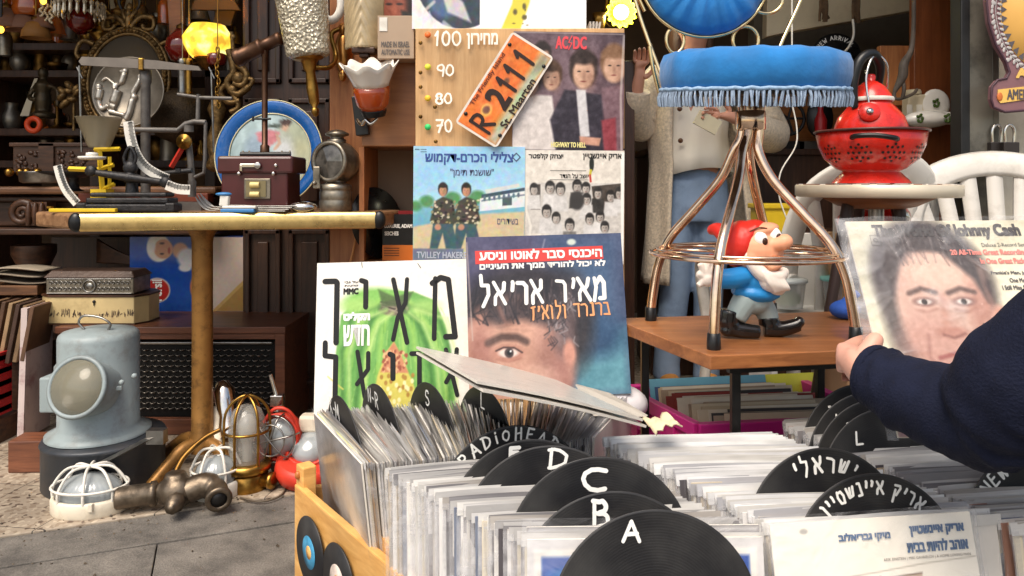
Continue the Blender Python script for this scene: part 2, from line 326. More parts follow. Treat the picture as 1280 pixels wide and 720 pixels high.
# SETTING
def floor_mat():
 m = bpy.data.materials.new('terrazzo'); m.use_nodes = True; n = m.node_tree; b = n.nodes['Principled BSDF']; L = n.links.new
 tc = n.nodes.new('ShaderNodeTexCoord')
 vo = n.nodes.new('ShaderNodeTexVoronoi'); vo.inputs['Scale'].default_value = 95; nzw = n.nodes.new('ShaderNodeTexNoise'); nzw.inputs['Scale'].default_value = 30
 mxv = n.nodes.new('ShaderNodeMix'); mxv.data_type = 'VECTOR'; mxv.inputs[0].default_value = .03; L(tc.outputs['Object'], mxv.inputs[4]); L(nzw.outputs['Color'], mxv.inputs[5]); L(mxv.outputs[1], vo.inputs[0])
 cr = n.nodes.new('ShaderNodeValToRGB'); cr.color_ramp.interpolation = 'CONSTANT'; e = cr.color_ramp.elements
 e[0].position = 0; e[0].color = (*lin((166, 152, 134)), 1); e[1].position = .62; e[1].color = (*lin((146, 130, 112)), 1)
 x = e.new(.8); x.color = (*lin((186, 172, 152)), 1); x = e.new(.92); x.color = (*lin((104, 88, 76)), 1)
 sp = n.nodes.new('ShaderNodeSeparateColor'); L(vo.outputs['Color'], sp.inputs[0]); L(sp.outputs[0], cr.inputs[0])
 nz = n.nodes.new('ShaderNodeTexNoise'); nz.inputs['Scale'].default_value = 4; nz.inputs['Detail'].default_value = 8; L(tc.outputs['Object'], nz.inputs[0])
 mr = n.nodes.new('ShaderNodeMapRange'); mr.inputs[1].default_value = .3; mr.inputs[2].default_value = .7; mr.inputs[3].default_value = .62; mr.inputs[4].default_value = 1.1; L(nz.outputs[0], mr.inputs[0])
 mx = n.nodes.new('ShaderNodeMix'); mx.data_type = 'RGBA'; mx.blend_type = 'MULTIPLY'; mx.inputs[0].default_value = 1; L(cr.outputs[0], mx.inputs[6]); L(mr.outputs[0], mx.inputs[7])
 mp = n.nodes.new('ShaderNodeMapping'); mp.inputs['Rotation'].default_value = (0, 0, R(8)); L(tc.outputs['Object'], mp.inputs[0]); sx = n.nodes.new('ShaderNodeSeparateXYZ'); L(mp.outputs[0], sx.inputs[0]); jn = []
 for q in (0, 1):
  pp = n.nodes.new('ShaderNodeMath'); pp.operation = 'PINGPONG'; pp.inputs[1].default_value = .125; L(sx.outputs[q], pp.inputs[0]); lt = n.nodes.new('ShaderNodeMath'); lt.operation = 'LESS_THAN'; lt.inputs[1].default_value = .0013; L(pp.outputs[0], lt.inputs[0]); jn.append(lt)
 jm = n.nodes.new('ShaderNodeMath'); jm.operation = 'MAXIMUM'; L(jn[0].outputs[0], jm.inputs[0]); L(jn[1].outputs[0], jm.inputs[1])
 m3 = n.nodes.new('ShaderNodeMix'); m3.data_type = 'RGBA'; L(jm.outputs[0], m3.inputs[0]); L(mx.outputs[2], m3.inputs[6]); m3.inputs[7].default_value = (.04, .032, .026, 1)
 L(m3.outputs[2], b.inputs['Base Color']); b.inputs['Roughness'].default_value = .6; return m
def pave_mat():
 m = bpy.data.materials.new('asphalt_paving'); m.use_nodes = True; n = m.node_tree; b = n.nodes['Principled BSDF']; L = n.links.new
 tc = n.nodes.new('ShaderNodeTexCoord'); o = tc.outputs['Object']
 a = n.nodes.new('ShaderNodeTexNoise'); a.inputs['Scale'].default_value = 240; a.inputs['Detail'].default_value = 4; L(o, a.inputs[0])
 c = n.nodes.new('ShaderNodeTexNoise'); c.inputs['Scale'].default_value = 7; c.inputs['Detail'].default_value = 9; c.inputs['Roughness'].default_value = .7; L(o, c.inputs[0])
 r = n.nodes.new('ShaderNodeValToRGB'); r.color_ramp.elements[0].position = .3; r.color_ramp.elements[0].color = (*lin((70, 67, 64)), 1); r.color_ramp.elements[1].position = .72; r.color_ramp.elements[1].color = (*lin((134, 128, 120)), 1); L(c.outputs[0], r.inputs[0])
 mr = n.nodes.new('ShaderNodeMapRange'); mr.inputs[1].default_value = .3; mr.inputs[2].default_value = .7; mr.inputs[3].default_value = .7; mr.inputs[4].default_value = 1.25; L(a.outputs[0], mr.inputs[0])
 x = n.nodes.new('ShaderNodeMix'); x.data_type = 'RGBA'; x.blend_type = 'MULTIPLY'; x.inputs[0].default_value = 1; L(r.outputs[0], x.inputs[6]); L(mr.outputs[0], x.inputs[7])
 L(x.outputs[2], b.inputs['Base Color']); b.inputs['Roughness'].default_value = .85
 bp = n.nodes.new('ShaderNodeBump'); bp.inputs['Strength'].default_value = .6; bp.inputs['Distance'].default_value = .004; L(a.outputs[0], bp.inputs['Height']); L(bp.outputs[0], b.inputs['Normal']); return m
PAVE = pave_mat()
EDGE0, EDGE1 = Vector((-1.31, 1.90, 0)), Vector((-.565, 2.19, 0))      # where the shop floor meets the street
ed = (EDGE1 - EDGE0).normalized(); en = Vector((ed.y, -ed.x, 0))         # en points to the street
def along(t, off=0, z=0): p = EDGE0 + ed * t - en * -off; return Vector((p.x, p.y, z))
mb = MB(); mb.add([(-60, -60, -.05), (60, -60, -.05), (60, 60, -.05), (-60, 60, -.05)], [(0, 1, 2, 3)]); struct('ground', mb, mat('ground_dust', (110, 104, 96), .9, bump=.4))
mb = MB(); rng = random.Random(3)
rows = [(-.10, .0), (.0, .17), (.173, .62), (.623, 1.2), (1.21, 2.2), (2.21, 3.5)]
mb = MB()
for k, (a, b) in enumerate(rows[1:]):
 x = -4 - k * .37
 while x < 5:
  L_ = (.95 if k else 3.2)
  dz = rng.uniform(-.0015, .0015)
  q = [along(x, a, -.05), along(x + L_ - .003, a, -.05), along(x + L_ - .003, b, -.05), along(x, b, -.05)]
  t = [Vector((p.x, p.y, -.005 + dz - (.003 if k else 0))) for p in q]; mb.hexa([q[0], q[3], q[2], q[1]] + [t[0], t[3], t[2], t[1]]); x += L_
pv = struct('pavement', mb, PAVE)
md = pv.modifiers.new('bevel', 'BEVEL'); md.width = .002; md.segments = 2
mb = MB(); p0, p1 = along(-4, -.002), along(6, -.002)
mb.hexa([(p0.x, p0.y, -.05), (p1.x, p1.y, -.05), (p1.x, 7, -.05), (p0.x, 7, -.05), (p0.x, p0.y, 0), (p1.x, p1.y, 0), (p1.x, 7, 0), (p0.x, 7, 0)]); fl = struct('floor', mb, floor_mat())
md = fl.modifiers.new('bevel', 'BEVEL'); md.width = .003; md.segments = 2
mb = MB(); rng = random.Random(41)
for k in range(420):
 a = rng.uniform(-.5, 1.6); off = rng.gauss(.01, .05) if k % 3 else rng.uniform(-.3, .9); p = along(a, off); z = 0 if off < -.01 else -.007; s_ = rng.uniform(.0012, .004); mb.box((p.x, p.y, z + s_*.4), (s_*2, s_*1.3, s_), (rng.random(), rng.random(), rng.random()*3))
tag(obj('grit', mb, mat('grit', (92, 82, 70), .9, var=.5, scale=60)), 'small grit and crumbs gathered along the worn edge of the tiles', 'grit', kind='stuff')
DARKW = mat('dark_brown_wall', (104, 82, 62), .8, var=.3, scale=3)
GREYW = mat('grey_plaster', (160, 152, 140), .85, var=.12, scale=4, grime=(70, 62, 55))
mb = MB(); mb.box((-.2, 5.25, 1.4), (6.6, .1, 2.8)); struct('wall_back', mb, DARKW)
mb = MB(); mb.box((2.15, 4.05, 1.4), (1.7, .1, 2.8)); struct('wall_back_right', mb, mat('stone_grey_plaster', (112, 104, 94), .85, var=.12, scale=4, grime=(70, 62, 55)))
mb = MB(); mb.box((-3.45, 3.4, 1.4), (.1, 3.6, 2.8)); struct('wall_left', mb, DARKW)
mb = MB(); mb.box((2.95, 3.25, 1.4), (.1, 1.5, 2.8)); struct('wall_right', mb, GREYW)
mb = MB(); mb.box((-.2, 3.75, 2.86), (6.6, 3.2, .1)); struct('ceiling', mb, mat('pale_bounce_ceiling', (206, 194, 172), .9))  # ceiling out of view, its colour made pale to bounce light into the shop
mb = MB(); mb.box((-.2, 2.28, 3.0), (9.5, .16, 1.0)); mb.box((-.2, 2.28, 2.3), (6.6, .12, .1)); struct('lintel', mb, GREYW)
mb = MB(); mb.box((3.2, 2.62, 1.25), (3.1, .16, 2.5)); struct('wall_front_right', mb, mat('cream_render', (214, 205, 186), .85, var=.1, scale=6, grime=(120, 100, 80), bump=.5, bscale=40))
mb = MB(); mb.box((-4.4, 2.28, 1.25), (1.9, .16, 2.5)); struct('wall_front_left', mb, GREYW)
# shared materials
BRASS = mat('aged_brass', (168, 128, 62), .33, 1., var=.3, scale=30, grime=(60, 42, 22), gamt=.6, gscale=18)
BRASSD = mat('dull_brass', (120, 88, 44), .42, 1., var=.4, scale=30, grime=(40, 28, 16), gamt=.7, gscale=14)
BRONZE = mat('corroded_bronze', (112, 100, 86), .42, .85, var=.3, scale=40, grime=(50, 42, 34), gamt=.75, gscale=16, bump=.3)
STEEL = mat('worn_steel', (150, 148, 144), .35, 1., var=.2, scale=40, grime=(74, 64, 54), gamt=.5, gscale=22)
CHROME = mat('tarnished_chrome', (210, 206, 200), .14, 1., var=.1, scale=30, grime=(120, 96, 66), gamt=.45, gscale=26)
PEWTER = mat('old_pewter', (140, 132, 118), .38, .85, var=.3, scale=26, grime=(56, 48, 38), gamt=.6, gscale=20)
IRON = mat('black_cast_iron', (40, 40, 42), .45, .35, var=.35, scale=60, grime=(82, 74, 66), gamt=.35, gscale=40, bump=.4, bscale=180)
GREYI = mat('grey_painted_iron', (104, 100, 96), .5, .3, var=.2, scale=50, grime=(60, 48, 38), gamt=.5, gscale=30)
BLACK = mat('black_paint', (26, 25, 25), .4, var=.3, scale=30)
BLACKP = mat('black_plastic', (20, 20, 21), .35, var=.2, scale=30)
VINYL = mat('vinyl_black', (24, 24, 26), .3, var=.2, scale=60)
WHITEP = mat('white_paint', (226, 222, 212), .45, var=.06, scale=20, grime=(150, 136, 116), gamt=.35, gscale=14)
CREAMP = mat('cream_enamel', (224, 214, 194), .4, var=.06, scale=20, grime=(150, 130, 100), gamt=.35, gscale=14)
CARVED = wood('carved_dark_walnut', (40, 23, 14), (92, 58, 36), (8, 40, 60), .45, .35)
CARVEDL = wood('worn_brown_wood', (74, 46, 28), (140, 96, 60), (5, 40, 60), .55, .35)
DARKWOOD = wood('dark_wardrobe_wood', (46, 28, 20), (84, 54, 38), (60, 60, 4), .4, .2)
REDWOOD = wood('mahogany_wood', (84, 48, 34), (136, 84, 58), (4, 50, 60), .4, .2)
OAK = wood('orange_oak', (150, 88, 46), (196, 130, 76), (50, 50, 4), .5, .12)
PLY = wood('birch_plywood', (196, 150, 98), (226, 184, 132), (60, 60, 5), .55, .1)
CHIP = wood('brown_veneer', (138, 88, 50), (170, 112, 66), (5, 30, 40), .4, .06)
PINE = wood('varnished_pine', (206, 148, 78), (240, 190, 116), (9, 9, 60), .4, .12)
WINK = mat('white_paint_pen', (236, 236, 232), .6, var=.04)
BINK = mat('black_ink', (22, 22, 24), .6)
PRINT = print_mat('printed_cover', .42)
PRINTG = print_mat('printed_cover_in_clear_film', .28, .5)
# LEFT: table, furniture and lamps
TZ = .815                                            # top of the pedestal table
t = thing('pedestal_table', 'narrow brown table with shiny gold edge band on one brass pedestal', 'table', (-.957, 2.3, 0))
top = [(-1.25, 2.13), (-.41, 2.28), (-.37, 2.5), (-.6, 2.82), (-1.4, 2.75), (-1.50, 2.34)]
mb = MB(); mb.prism(top, .046, T(0, 0, TZ - .048)); tt = obj('table_top', mb, wood('chipped_brown_top', (110, 76, 50), (176, 136, 100), (5, 50, 60), .45), t, bevel=.008)
mb = MB(); a, b = Vector((-1.235, 2.129, TZ - .025)), Vector((-.418, 2.2745, TZ - .025)); d = (b - a).normalized(); n_ = Vector((d.y, -d.x, 0))
prof = [(-.0, .027), (.007, .024), (.011, .012), (.012, 0), (.011, -.012), (.007, -.024), (0, -.027)]
mb.loft([[q + n_ * p[0] + Vector((0, 0, p[1])) for p in prof] for q in (a, b)])
obj('edge_band', mb, mat('gold_edge_metal', (226, 196, 130), .3, .85, var=.1, scale=40, grime=(120, 92, 60), gamt=.4, gscale=12), tt)
for q, s in ((a, -1), (b, 1)):
 mb = MB(); mb.ell(q + d * s * .012 + n_ * .003, (.02, .014, .028)); obj('corner_cap', mb, BLACKP, tt)
mb = MB(); mb.lathe([(.036, .075), (.04, .09), (.04, .12), (.033, .135), (.031, .3), (.031, .72), (.034, .74), (.05, .766)], 24, T(-.957, 2.3, 0)); obj('pedestal', mb, mat('painted_brass_pole', (150, 108, 56), .42, .5, var=.2, scale=14, grime=(74, 50, 28), gamt=.75, gscale=22), t)
for (fx, fy) in ((Xp(186, 2.17), 2.17), (Xp(204, 2.44), 2.44), (Xp(300, 2.17), 2.2), (Xp(308, 2.5), 2.52)):
 c = Vector((-.957, 2.3, 0)); f = Vector((fx, fy, .012)); u = (f - c); mid = c + u * .45 + Vector((0, 0, .085)); st = c + u.normalized() * .02 + Vector((0, 0, .105))
 mb = MB(); mb.tube(bez([st, mid, f], 6), [.02] * 7 + [.018] * 5 + [.016], 10); obj('leg', mb, _mats['painted_brass_pole'], t)
SD = 2.30
def arc_plate(mb, pts, wd, y, mi=0, th=.003):
 for i in range(len(pts) - 1):
  (ax, az), (bx, bz) = pts[i], pts[i + 1]
 n = len(pts); L_, R_ = [], []
 for i in range(n):
  a = Vector((pts[max(i-1, 0)][0], pts[max(i-1, 0)][1])); b = Vector((pts[min(i+1, n-1)][0], pts[min(i+1, n-1)][1])); d = (b - a).normalized(); nn = Vector((-d.y, d.x)) * wd / 2
  L_.append((pts[i][0] + nn.x, pts[i][1] + nn.y)); R_.append((pts[i][0] - nn.x, pts[i][1] - nn.y))
 for i in range(n - 1):
  q = [L_[i], R_[i], R_[i+1], L_[i+1]]; mb.hexa([(p[0], y + th, p[1]) for p in q] + [(p[0], y, p[1]) for p in q], mi)
def px2(pts, d): return [(Xp(x, d), Zp(y, d)) for x, y in pts]
t = thing('letter_scale', 'black cast iron letter balance with two white graduated arcs on the table', 'scale', (Xp(165, SD), SD, TZ))
mb = MB(); mb.box((Xp(166, SD), SD, TZ + .012), (.27, .09, .024)); mb.box((Xp(166, SD), SD, TZ + .034), (.25, .075, .018)); mb.box((Xp(166, SD), SD, TZ + .052), (.235, .06, .014))
for s in (-1, 1): mb.box((Xp(166, SD) + s * .135, SD - .03, TZ + .014), (.03, .035, .028))
obj('base', mb, IRON, t, bevel=.005)
mb = MB(); c0 = (Xp(165, SD), SD)
mb.tube([(c0[0], c0[1], TZ + .05), (c0[0], c0[1], TZ + .2)], [.02, .009], 10); mb.ell((c0[0], c0[1] - .01, TZ + .135), (.022, .016, .022)); mb.ell((c0[0], c0[1] - .015, Zp(222, SD)), (.02, .014, .018))
mb.tube(bez([(c0[0] - .015, c0[1] - .012, Zp(205, SD)), (c0[0] - .018, c0[1] - .012, Zp(196, SD)), (c0[0], c0[1] - .012, Zp(184, SD)), (c0[0] + .018, c0[1] - .012, Zp(196, SD)), (c0[0] + .012, c0[1] - .012, Zp(206, SD))]), .005, 6)
obj('standard', mb, IRON, t)
mb = MB(); mb.tube([(Xp(118, SD), SD - .02, Zp(215, SD)), (Xp(165, SD), SD - .02, Zp(222, SD)), (Xp(210, SD), SD - .02, Zp(228, SD))], [.009, .014, .009], 8)
for x, y in ((119, 214), (211, 228)): mb.lathe([(.0, -.008), (.016, -.008), (.016, .008), (0, .008)], 16, look((Xp(x, SD), SD - .022, Zp(y, SD)), (0, 1, 0)))
obj('lever', mb, IRON, t)
for k, (pts, wd, dy) in enumerate(((bez([(156, 151, 0), (159, 172, 0), (166, 193, 0), (178, 209, 0), (196, 220, 0), (206, 224, 0)], 5), .032, .02), (bez([(79, 207, 0), (83, 222, 0), (90, 238, 0), (103, 254, 0)], 5), .026, -.03), (bez([(214, 231, 0), (228, 236, 0), (243, 237, 0)], 4), .03, -.032))):
 w2 = px2([(p[0], p[1]) for p in pts], SD); mb = MB(); arc_plate(mb, w2, wd, SD + dy); g = obj('graduated_arc', mb, WHITEP, t)
 mb = MB(); 
 for i in range(1, len(w2) * 3 - 3):
  f = i / 3; j = int(f); q = f - j; j2 = min(j + 1, len(w2) - 1); p = Vector((w2[j][0] * (1-q) + w2[j2][0] * q, w2[j][1] * (1-q) + w2[j2][1] * q)); d = (Vector(w2[j2]) - Vector(w2[max(j2-1, 0)])).normalized(); nn = Vector((-d.y, d.x))
  M = frame(Vector((p.x, SD + dy - .0006, p.y)), Vector((nn.x, 0, nn.y)), Vector((-d.x, 0, -d.y))); mb.box((wd * .2, 0, 0), (wd * (.4 if i % 3 else .55), .0016, .0004), M=M)
 obj('scale_marks', mb, BINK, g)
YD = 2.42; YEL = mat('yellow_plastic', (224, 190, 40), .4, var=.1)
t = thing('kitchen_scale', 'small yellow kitchen scale with smoky funnel hopper behind the black balance', 'scale', (Xp(132, YD), YD, TZ))
mb = MB()
for x0, y0, x1, y1, r in ((124, 188, 128, 238, .009), (137, 196, 137, 236, .006), (127, 237, 143, 230, .007), (122, 212, 142, 206, .007), (86, 211, 113, 212, .008), (118, 187, 150, 186, .007)):
 mb.tube([P(x0, y0, YD), P(x1, y1, YD)], r, 4, sm=False)
mb.box(P(128, 246, YD), (.05, .05, .05)); obj('frame', mb, YEL, t)
mb = MB(); mb.shell([(.03, -.045), (.034, -.04), (.068, .05), (.071, .052), (.066, .05), (.03, -.04)], 28, T(*P(124, 167, YD))); obj('hopper', mb, mat('smoky_plastic', (150, 140, 116), .3, alpha=.72, var=.08), t)
mb = MB(); c = P(115, 198, YD - .06); mb.lathe([(.0, -.004), (.034, -.004), (.04, 0), (.04, .006), (.0, .009)], 24, T(*c)); mb.lathe([(.0, .008), (.018, .008), (.017, .018), (0, .02)], 20, T(*c)); obj('weighing_pan', mb, WHITEP, t)
t = thing('ruler_bar', 'thin yellow measuring bar lying under the black balance base', 'ruler', P(100, 262, 2.24))
mb = MB(); q = P(100, 262, 2.24); mb.box((q.x + .01, q.y, TZ + .006), (.2, .016, .011)); obj('bar', mb, YEL, t, bevel=.002)
mb = MB(); mb.box((q.x - .09, q.y, TZ + .015), (.012, .014, .006)); obj('stop', mb, BRASS, t)
BD = 2.52
t = thing('beam_balance', 'tall grey beam balance with hanging rods rising behind the letter scale', 'balance', (Xp(182, BD), BD, TZ))
mb = MB(); mb.lathe([(.06, 0), (.06, .012), (.02, .02), (.0155, .06), (.0155, .42), (.019, .43), (.019, .47), (0, .475)], 18, T(Xp(182, BD), BD, TZ)); obj('column', mb, GREYI, t)
mb = MB(); z0 = Zp(82, BD); x0 = Xp(182, BD)
mb.M = frame(Vector((x0, BD - .02, z0)), Vector((1, 0, -.045)), Vector((0, 0, 1))); mb.prism([(-.2, -.012), (-.21, .0), (-.2, .016), (-.05, .018), (.05, .015), (.19, .002), (.2, -.012), (.05, -.014), (-.05, -.014)], .01); obj('beam', mb, mat('dusty_grey_beam', (120, 112, 104), .55, .3, var=.12, scale=30), t)
mb = MB(); mb.box((x0, BD - .028, z0), (.016, .016, .04)); obj('fulcrum_block', mb, BRASS, t, bevel=.003)
for x in (99, 264):
 mb = MB(); mb.tube([P(x, 82 + (6 if x > 200 else 0), BD), P(x + 3, 190, BD)], .0035, 6); mb.tube([P(x - 3, 84, BD), P(x + 4, 98, BD)], .003, 6); obj('hanging_rod', mb, STEEL, t)
RD = 2.46
t = thing('lever_scale', 'grey lever scale frame with red arm and round brass disc', 'scale', (Xp(232, RD), RD, TZ))
mb = MB()
for pts, r in (([(165, 162), (222, 163), (232, 155), (243, 152), (257, 153)], .009), ([(235, 172), (238, 200), (240, 226)], .011), ([(257, 153), (256, 200), (255, 216), (242, 222)], .006), ([(236, 165), (236, 157)], .016), ([(248, 118), (247, 152)], .007), ([(222, 118), (250, 122), (290, 123)], .006), ([(240, 226), (240, 246)], .014)):
 mb.tube([P(x, y, RD) for x, y in pts], r, 8)
mb.box(P(238, 258, RD), (.1, .07, .03)); obj('frame', mb, GREYI, t)
mb = MB(); mb.tube([P(229, 183, RD - .015), P(214, 209, RD - .015)], .009, 4, sm=False); obj('arm', mb, mat('red_lacquer', (176, 50, 36), .4, var=.15), t)
mb = MB(); mb.lathe([(0, -.008), (.023, -.008), (.026, 0), (.024, .004), (.01, .006), (.008, .012), (0, .014)], 24, look(P(230, 177, RD - .022), (0, -1, 0))); obj('disc', mb, BRASS, t)
mb = MB(); mb.tube([P(183, 219, RD - .05), P(240, 213, RD - .05)], [.007, .009], 8); mb.box(P(223, 213, RD - .055), (.014, .012, .014)); obj('sliding_bar', mb, IRON, t)
TD = 2.44
t = thing('telescope', 'brown brass telescope on a slim post standing behind the box', 'telescope', (Xp(331, TD), TD, TZ))
BRN = mat('brown_patina_brass', (84, 60, 46), .4, .75, var=.2, scale=30, grime=(130, 96, 60), gamt=.3, gscale=20)
a, b = P(294, 74, TD), P(358, 44, TD); mb = MB(); ax = (b - a)
mb.lathe([(.0, 0), (.028, 0), (.03, .006), (.03, .02), (.0265, .024), (.0265, .085), (.029, .088), (.029, .098), (.021, .101), (.02, .15), (.022, .152), (.022, .165), (.013, .168), (0, .172)], 24, look(a, ax)); obj('tube', mb, BRN, t)
mb = MB(); mb.lathe([(.0, -.001), (.024, -.001), (.02, .004), (0, .006)], 20, look(a, -ax)); obj('lens', mb, mat('dark_lens', (30, 28, 34), .08), t)
mb = MB(); mb.lathe([(.05, 0), (.05, .01), (.012, .016), (.012, .16), (.015, .165), (.015, .21), (.0095, .215), (.0095, .50), (.012, .505), (.012, .53), (.009, .56)], 14, T(Xp(331, TD), TD, TZ)); obj('post', mb, BRN, t)
mb = MB(); z = Zp(149, TD); mb.tube([(Xp(319, TD), TD - .012, z), (Xp(340, TD), TD - .012, z)], .0035, 8); mb.tube([(Xp(318, TD), TD - .012, z - .008), (Xp(318, TD), TD - .012, z + .008)], .004, 8); obj('clamp_screw', mb, IRON, t)
t_ = thing('tin_tray', 'round blue rimmed tin tray with a painted girl leaning behind the maroon box', 'tray', (Xp(338, 2.64), 2.64, TZ))
c = P(338, 193, 2.64); M = frame(c, Vector((1, -.05, 0)), Vector((.0, .14, 1)))
mb = MB(M); mb.lathe([(0, 0), (.142, 0), (.148, .003)], 48); obj('tray_base', mb, mat('tray_tin', (120, 150, 160), .35, .3), t_)
mb = MB(M); mb.shell([(.145, .0), (.15, .006), (.165, .014), (.186, .02), (.192, .018), (.192, .012), (.15, .0)], 48); obj('rim', mb, mat('blue_enamel', (20, 96, 176), .25, var=.08, coat=.4, grime=(190, 200, 205), gamt=.15, gscale=30), t_)
mb = MB(M); mb.tube([(.193*math.cos(a*math.pi/24), .193*math.sin(a*math.pi/24), .019) for a in range(48)], .0022, 6, True); mb.tube([(.147*math.cos(a*math.pi/24), .147*math.sin(a*math.pi/24), .006) for a in range(48)], .0022, 6, True); obj('rim_line', mb, mat('pale_rim_line', (226, 218, 176), .4), t_)
A = Art((286, 141, 390, 245), 90, (168, 192, 196)); A.noise(18, 14, 4); A.ell(372, 172, 26, 24, (188, 194, 160), 16, amt=.8); A.ell(378, 200, 18, 26, (196, 196, 156), 12, amt=.8); A.ell(356, 200, 14, 30, (214, 218, 222), 10, amt=.9); A.ell(318, 190, 14, 24, (150, 172, 190), 10)
A.poly([(318, 165), (334, 160), (350, 164), (346, 176), (336, 184), (322, 176)], (206, 130, 138), soft=3); A.ell(356, 157, 5.5, 6, (212, 176, 150), 2); A.ell(357, 151, 8, 4.5, (70, 46, 40), 2); A.ell(342, 156, 10, 2.5, (64, 78, 70), 2); A.line([(346, 168), (350, 178), (344, 186)], 4, (206, 172, 150)); A.noise(12, 4, 9)
def round_print(A, name, rad, z, parent, m, M):
 n = 26; me_mb = MB(M); cols = []
 rings = [rad * i / n for i in range(n + 1)]; K = 72; v = [(0, 0, z)] ; f = []
 for i in range(1, n + 1):
  for j in range(K): v.append((rings[i] * math.cos(2*math.pi*j/K), rings[i] * math.sin(2*math.pi*j/K), z))
 for j in range(K): f.append((0, 1 + j, 1 + (j + 1) % K))
 for i in range(n - 1):
  for j in range(K): f.append((1+i*K+j, 1+(i+1)*K+j, 1+(i+1)*K+(j+1) % K, 1+i*K+(j+1) % K))
 me_mb.add(v, f, 0, True); o = obj(name, me_mb, m, parent); at = o.data.color_attributes.new('print', 'FLOAT_COLOR', 'POINT'); x0, y0, x1, y1 = A.b
 cl = lin_np(A.c)
 for k, p in enumerate(v):
  i = int(round((p[0] / rad * .5 + .5) * A.nx)); j = int(round((p[1] / rad * .5 + .5) * A.ny)); at.data[k].color = (*cl[j, i], 1)
 return o
round_print(A, 'painted_picture', .143, .0035, t_, PRINT, M)
KD = 2.32; MAR = mat('maroon_enamel', (70, 26, 28), .32, var=.15, scale=20, grime=(34, 20, 18), gamt=.4, coat=.3)
x0, x1 = Xp(272, KD), Xp(367, KD); cx = (x0 + x1) / 2; wd = x1 - x0
t = thing('maroon_box', 'maroon metal lamp box with black carry handle and small window', 'box', (cx, KD, TZ))
mb = MB(); mb.box((cx - .004, KD + .07, TZ + .065), (wd * .88, .14, .13)); obj('body', mb, MAR, t, bevel=.006)
mb = MB(); mb.box((cx, KD + .07, Zp(206, KD)), (wd, .155, .055)); obj('lid', mb, MAR, t, bevel=.008)
mb = MB(); z = Zp(192, KD); mb.tube([(Xp(292, KD), KD + .06, z), (Xp(356, KD), KD + .06, z)], .0085, 10); obj('handle', mb, BLACKP, t)
for x in (295, 303, 345, 355): mb = MB(); mb.tube([(Xp(x, KD), KD + .06, z + .012), (Xp(x, KD), KD + .06, z - .014)], .003, 6); obj('handle_clip', mb, CHROME, t)
mb = MB(); y = KD - .011; mb.lathe([(0, 0), (.0115, 0), (.01, .008), (0, .009)], 18, look((Xp(324, KD), y, Zp(207, KD)), (0, -1, 0))); mb.box((Xp(312, KD), y - .001, Zp(207, KD)), (.05, .003, .011)); mb.box((Xp(303, KD), y - .001, Zp(210, KD)), (.008, .004, .02)); obj('latch', mb, CHROME, t, bevel=.001)
for x, yy in ((346, 207), (300, 217), (343, 217)): mb = MB(); mb.ell((Xp(x, KD), y, Zp(yy, KD)), (.006, .004, .006)); obj('rivet', mb, CHROME, t)
fy = KD - .002; mb = MB(); mb.box((Xp(322, KD), fy, Zp(236, KD)), (.082, .006, .064)); f = obj('window_frame', mb, PEWTER, t, bevel=.002)
mb = MB(); mb.box((Xp(321, KD), fy - .005, Zp(236, KD)), (.062, .004, .05)); obj('pane', mb, mat('yellowed_glass', (120, 110, 80), .15, coat=.6), f)
for yy in (231, 243): mb = MB(); mb.tube([(Xp(320, KD) - .014, fy - .008, Zp(yy, KD)), (Xp(320, KD) + .014, fy - .008, Zp(yy, KD))], .009, 10); obj('roller', mb, mat('ivory_roller', (216, 196, 130), .45), f)
LD = 2.36; lx = Xp(418, LD); t = thing('carbide_lamp', 'old pewter carbide lamp with round faceted lens at the table end', 'lamp', (lx, LD + .02, TZ))
mb = MB(); mb.lathe([(.05, 0), (.052, .004), (.052, .03), (.05, .034), (.051, .037), (.051, .06), (.048, .064), (.05, .067), (.05, .082), (.03, .088), (.03, .1), (.034, .102), (.034, .115)], 28, T(lx, LD + .02, TZ)); obj('fuel_tank', mb, PEWTER, t)
c = P(415, 202, LD); mb = MB(); ax = Vector((-.42, -1, .03)); mb.lathe([(.03, -.09), (.055, -.075), (.066, -.05), (.069, -.02), (.062, .0), (.066, .01), (.066, .02), (.055, .022), (.053, .012)], 32, look(c, ax)); obj('lamp_head', mb, PEWTER, t)
mb = MB(); 
for k in range(12):
 a0, a1 = 2*math.pi*k/12, 2*math.pi*(k+1)/12; M = look(c, ax); mb.add([(0, 0, .026), (.054*math.cos(a0), .054*math.sin(a0), .014), (.054*math.cos(a1), .054*math.sin(a1), .014)], [(0, 1, 2)], 0, False, M)
obj('lens', mb, mat('faceted_lens', (104, 100, 94), .08, .55, var=.5, scale=40), t)
mb = MB(); mb.lathe([(.028, 0), (.03, .012), (.022, .016), (.022, .022), (.036, .026), (.038, .032), (.02, .042), (0, .046)], 24, T(lx + .004, LD + .02, c.z + .058)); obj('chimney', mb, PEWTER, t)
mb = MB(); mb.box((Xp(398, LD), LD - .02, Zp(222, LD)), (.022, .012, .07)); mb.ell((Xp(396, LD), LD - .03, Zp(229, LD)), .007); obj('bracket', mb, PEWTER, t, bevel=.003)
def fork(name, label, x0, x1, y, d, grp, tilt=0.):
 pa, pb = P(x0, y, d), P(x1, y, d); mb = MB(); z = TZ + .004 + tilt
 pts = bez([(pa.x, d, z + .036), (pa.x + .03, d, z + .012), (pa.x + .06, d, z), (pa.x + .11, d, z + .004), (pb.x, d, z + .001)], 4)
 return pts
FK = []
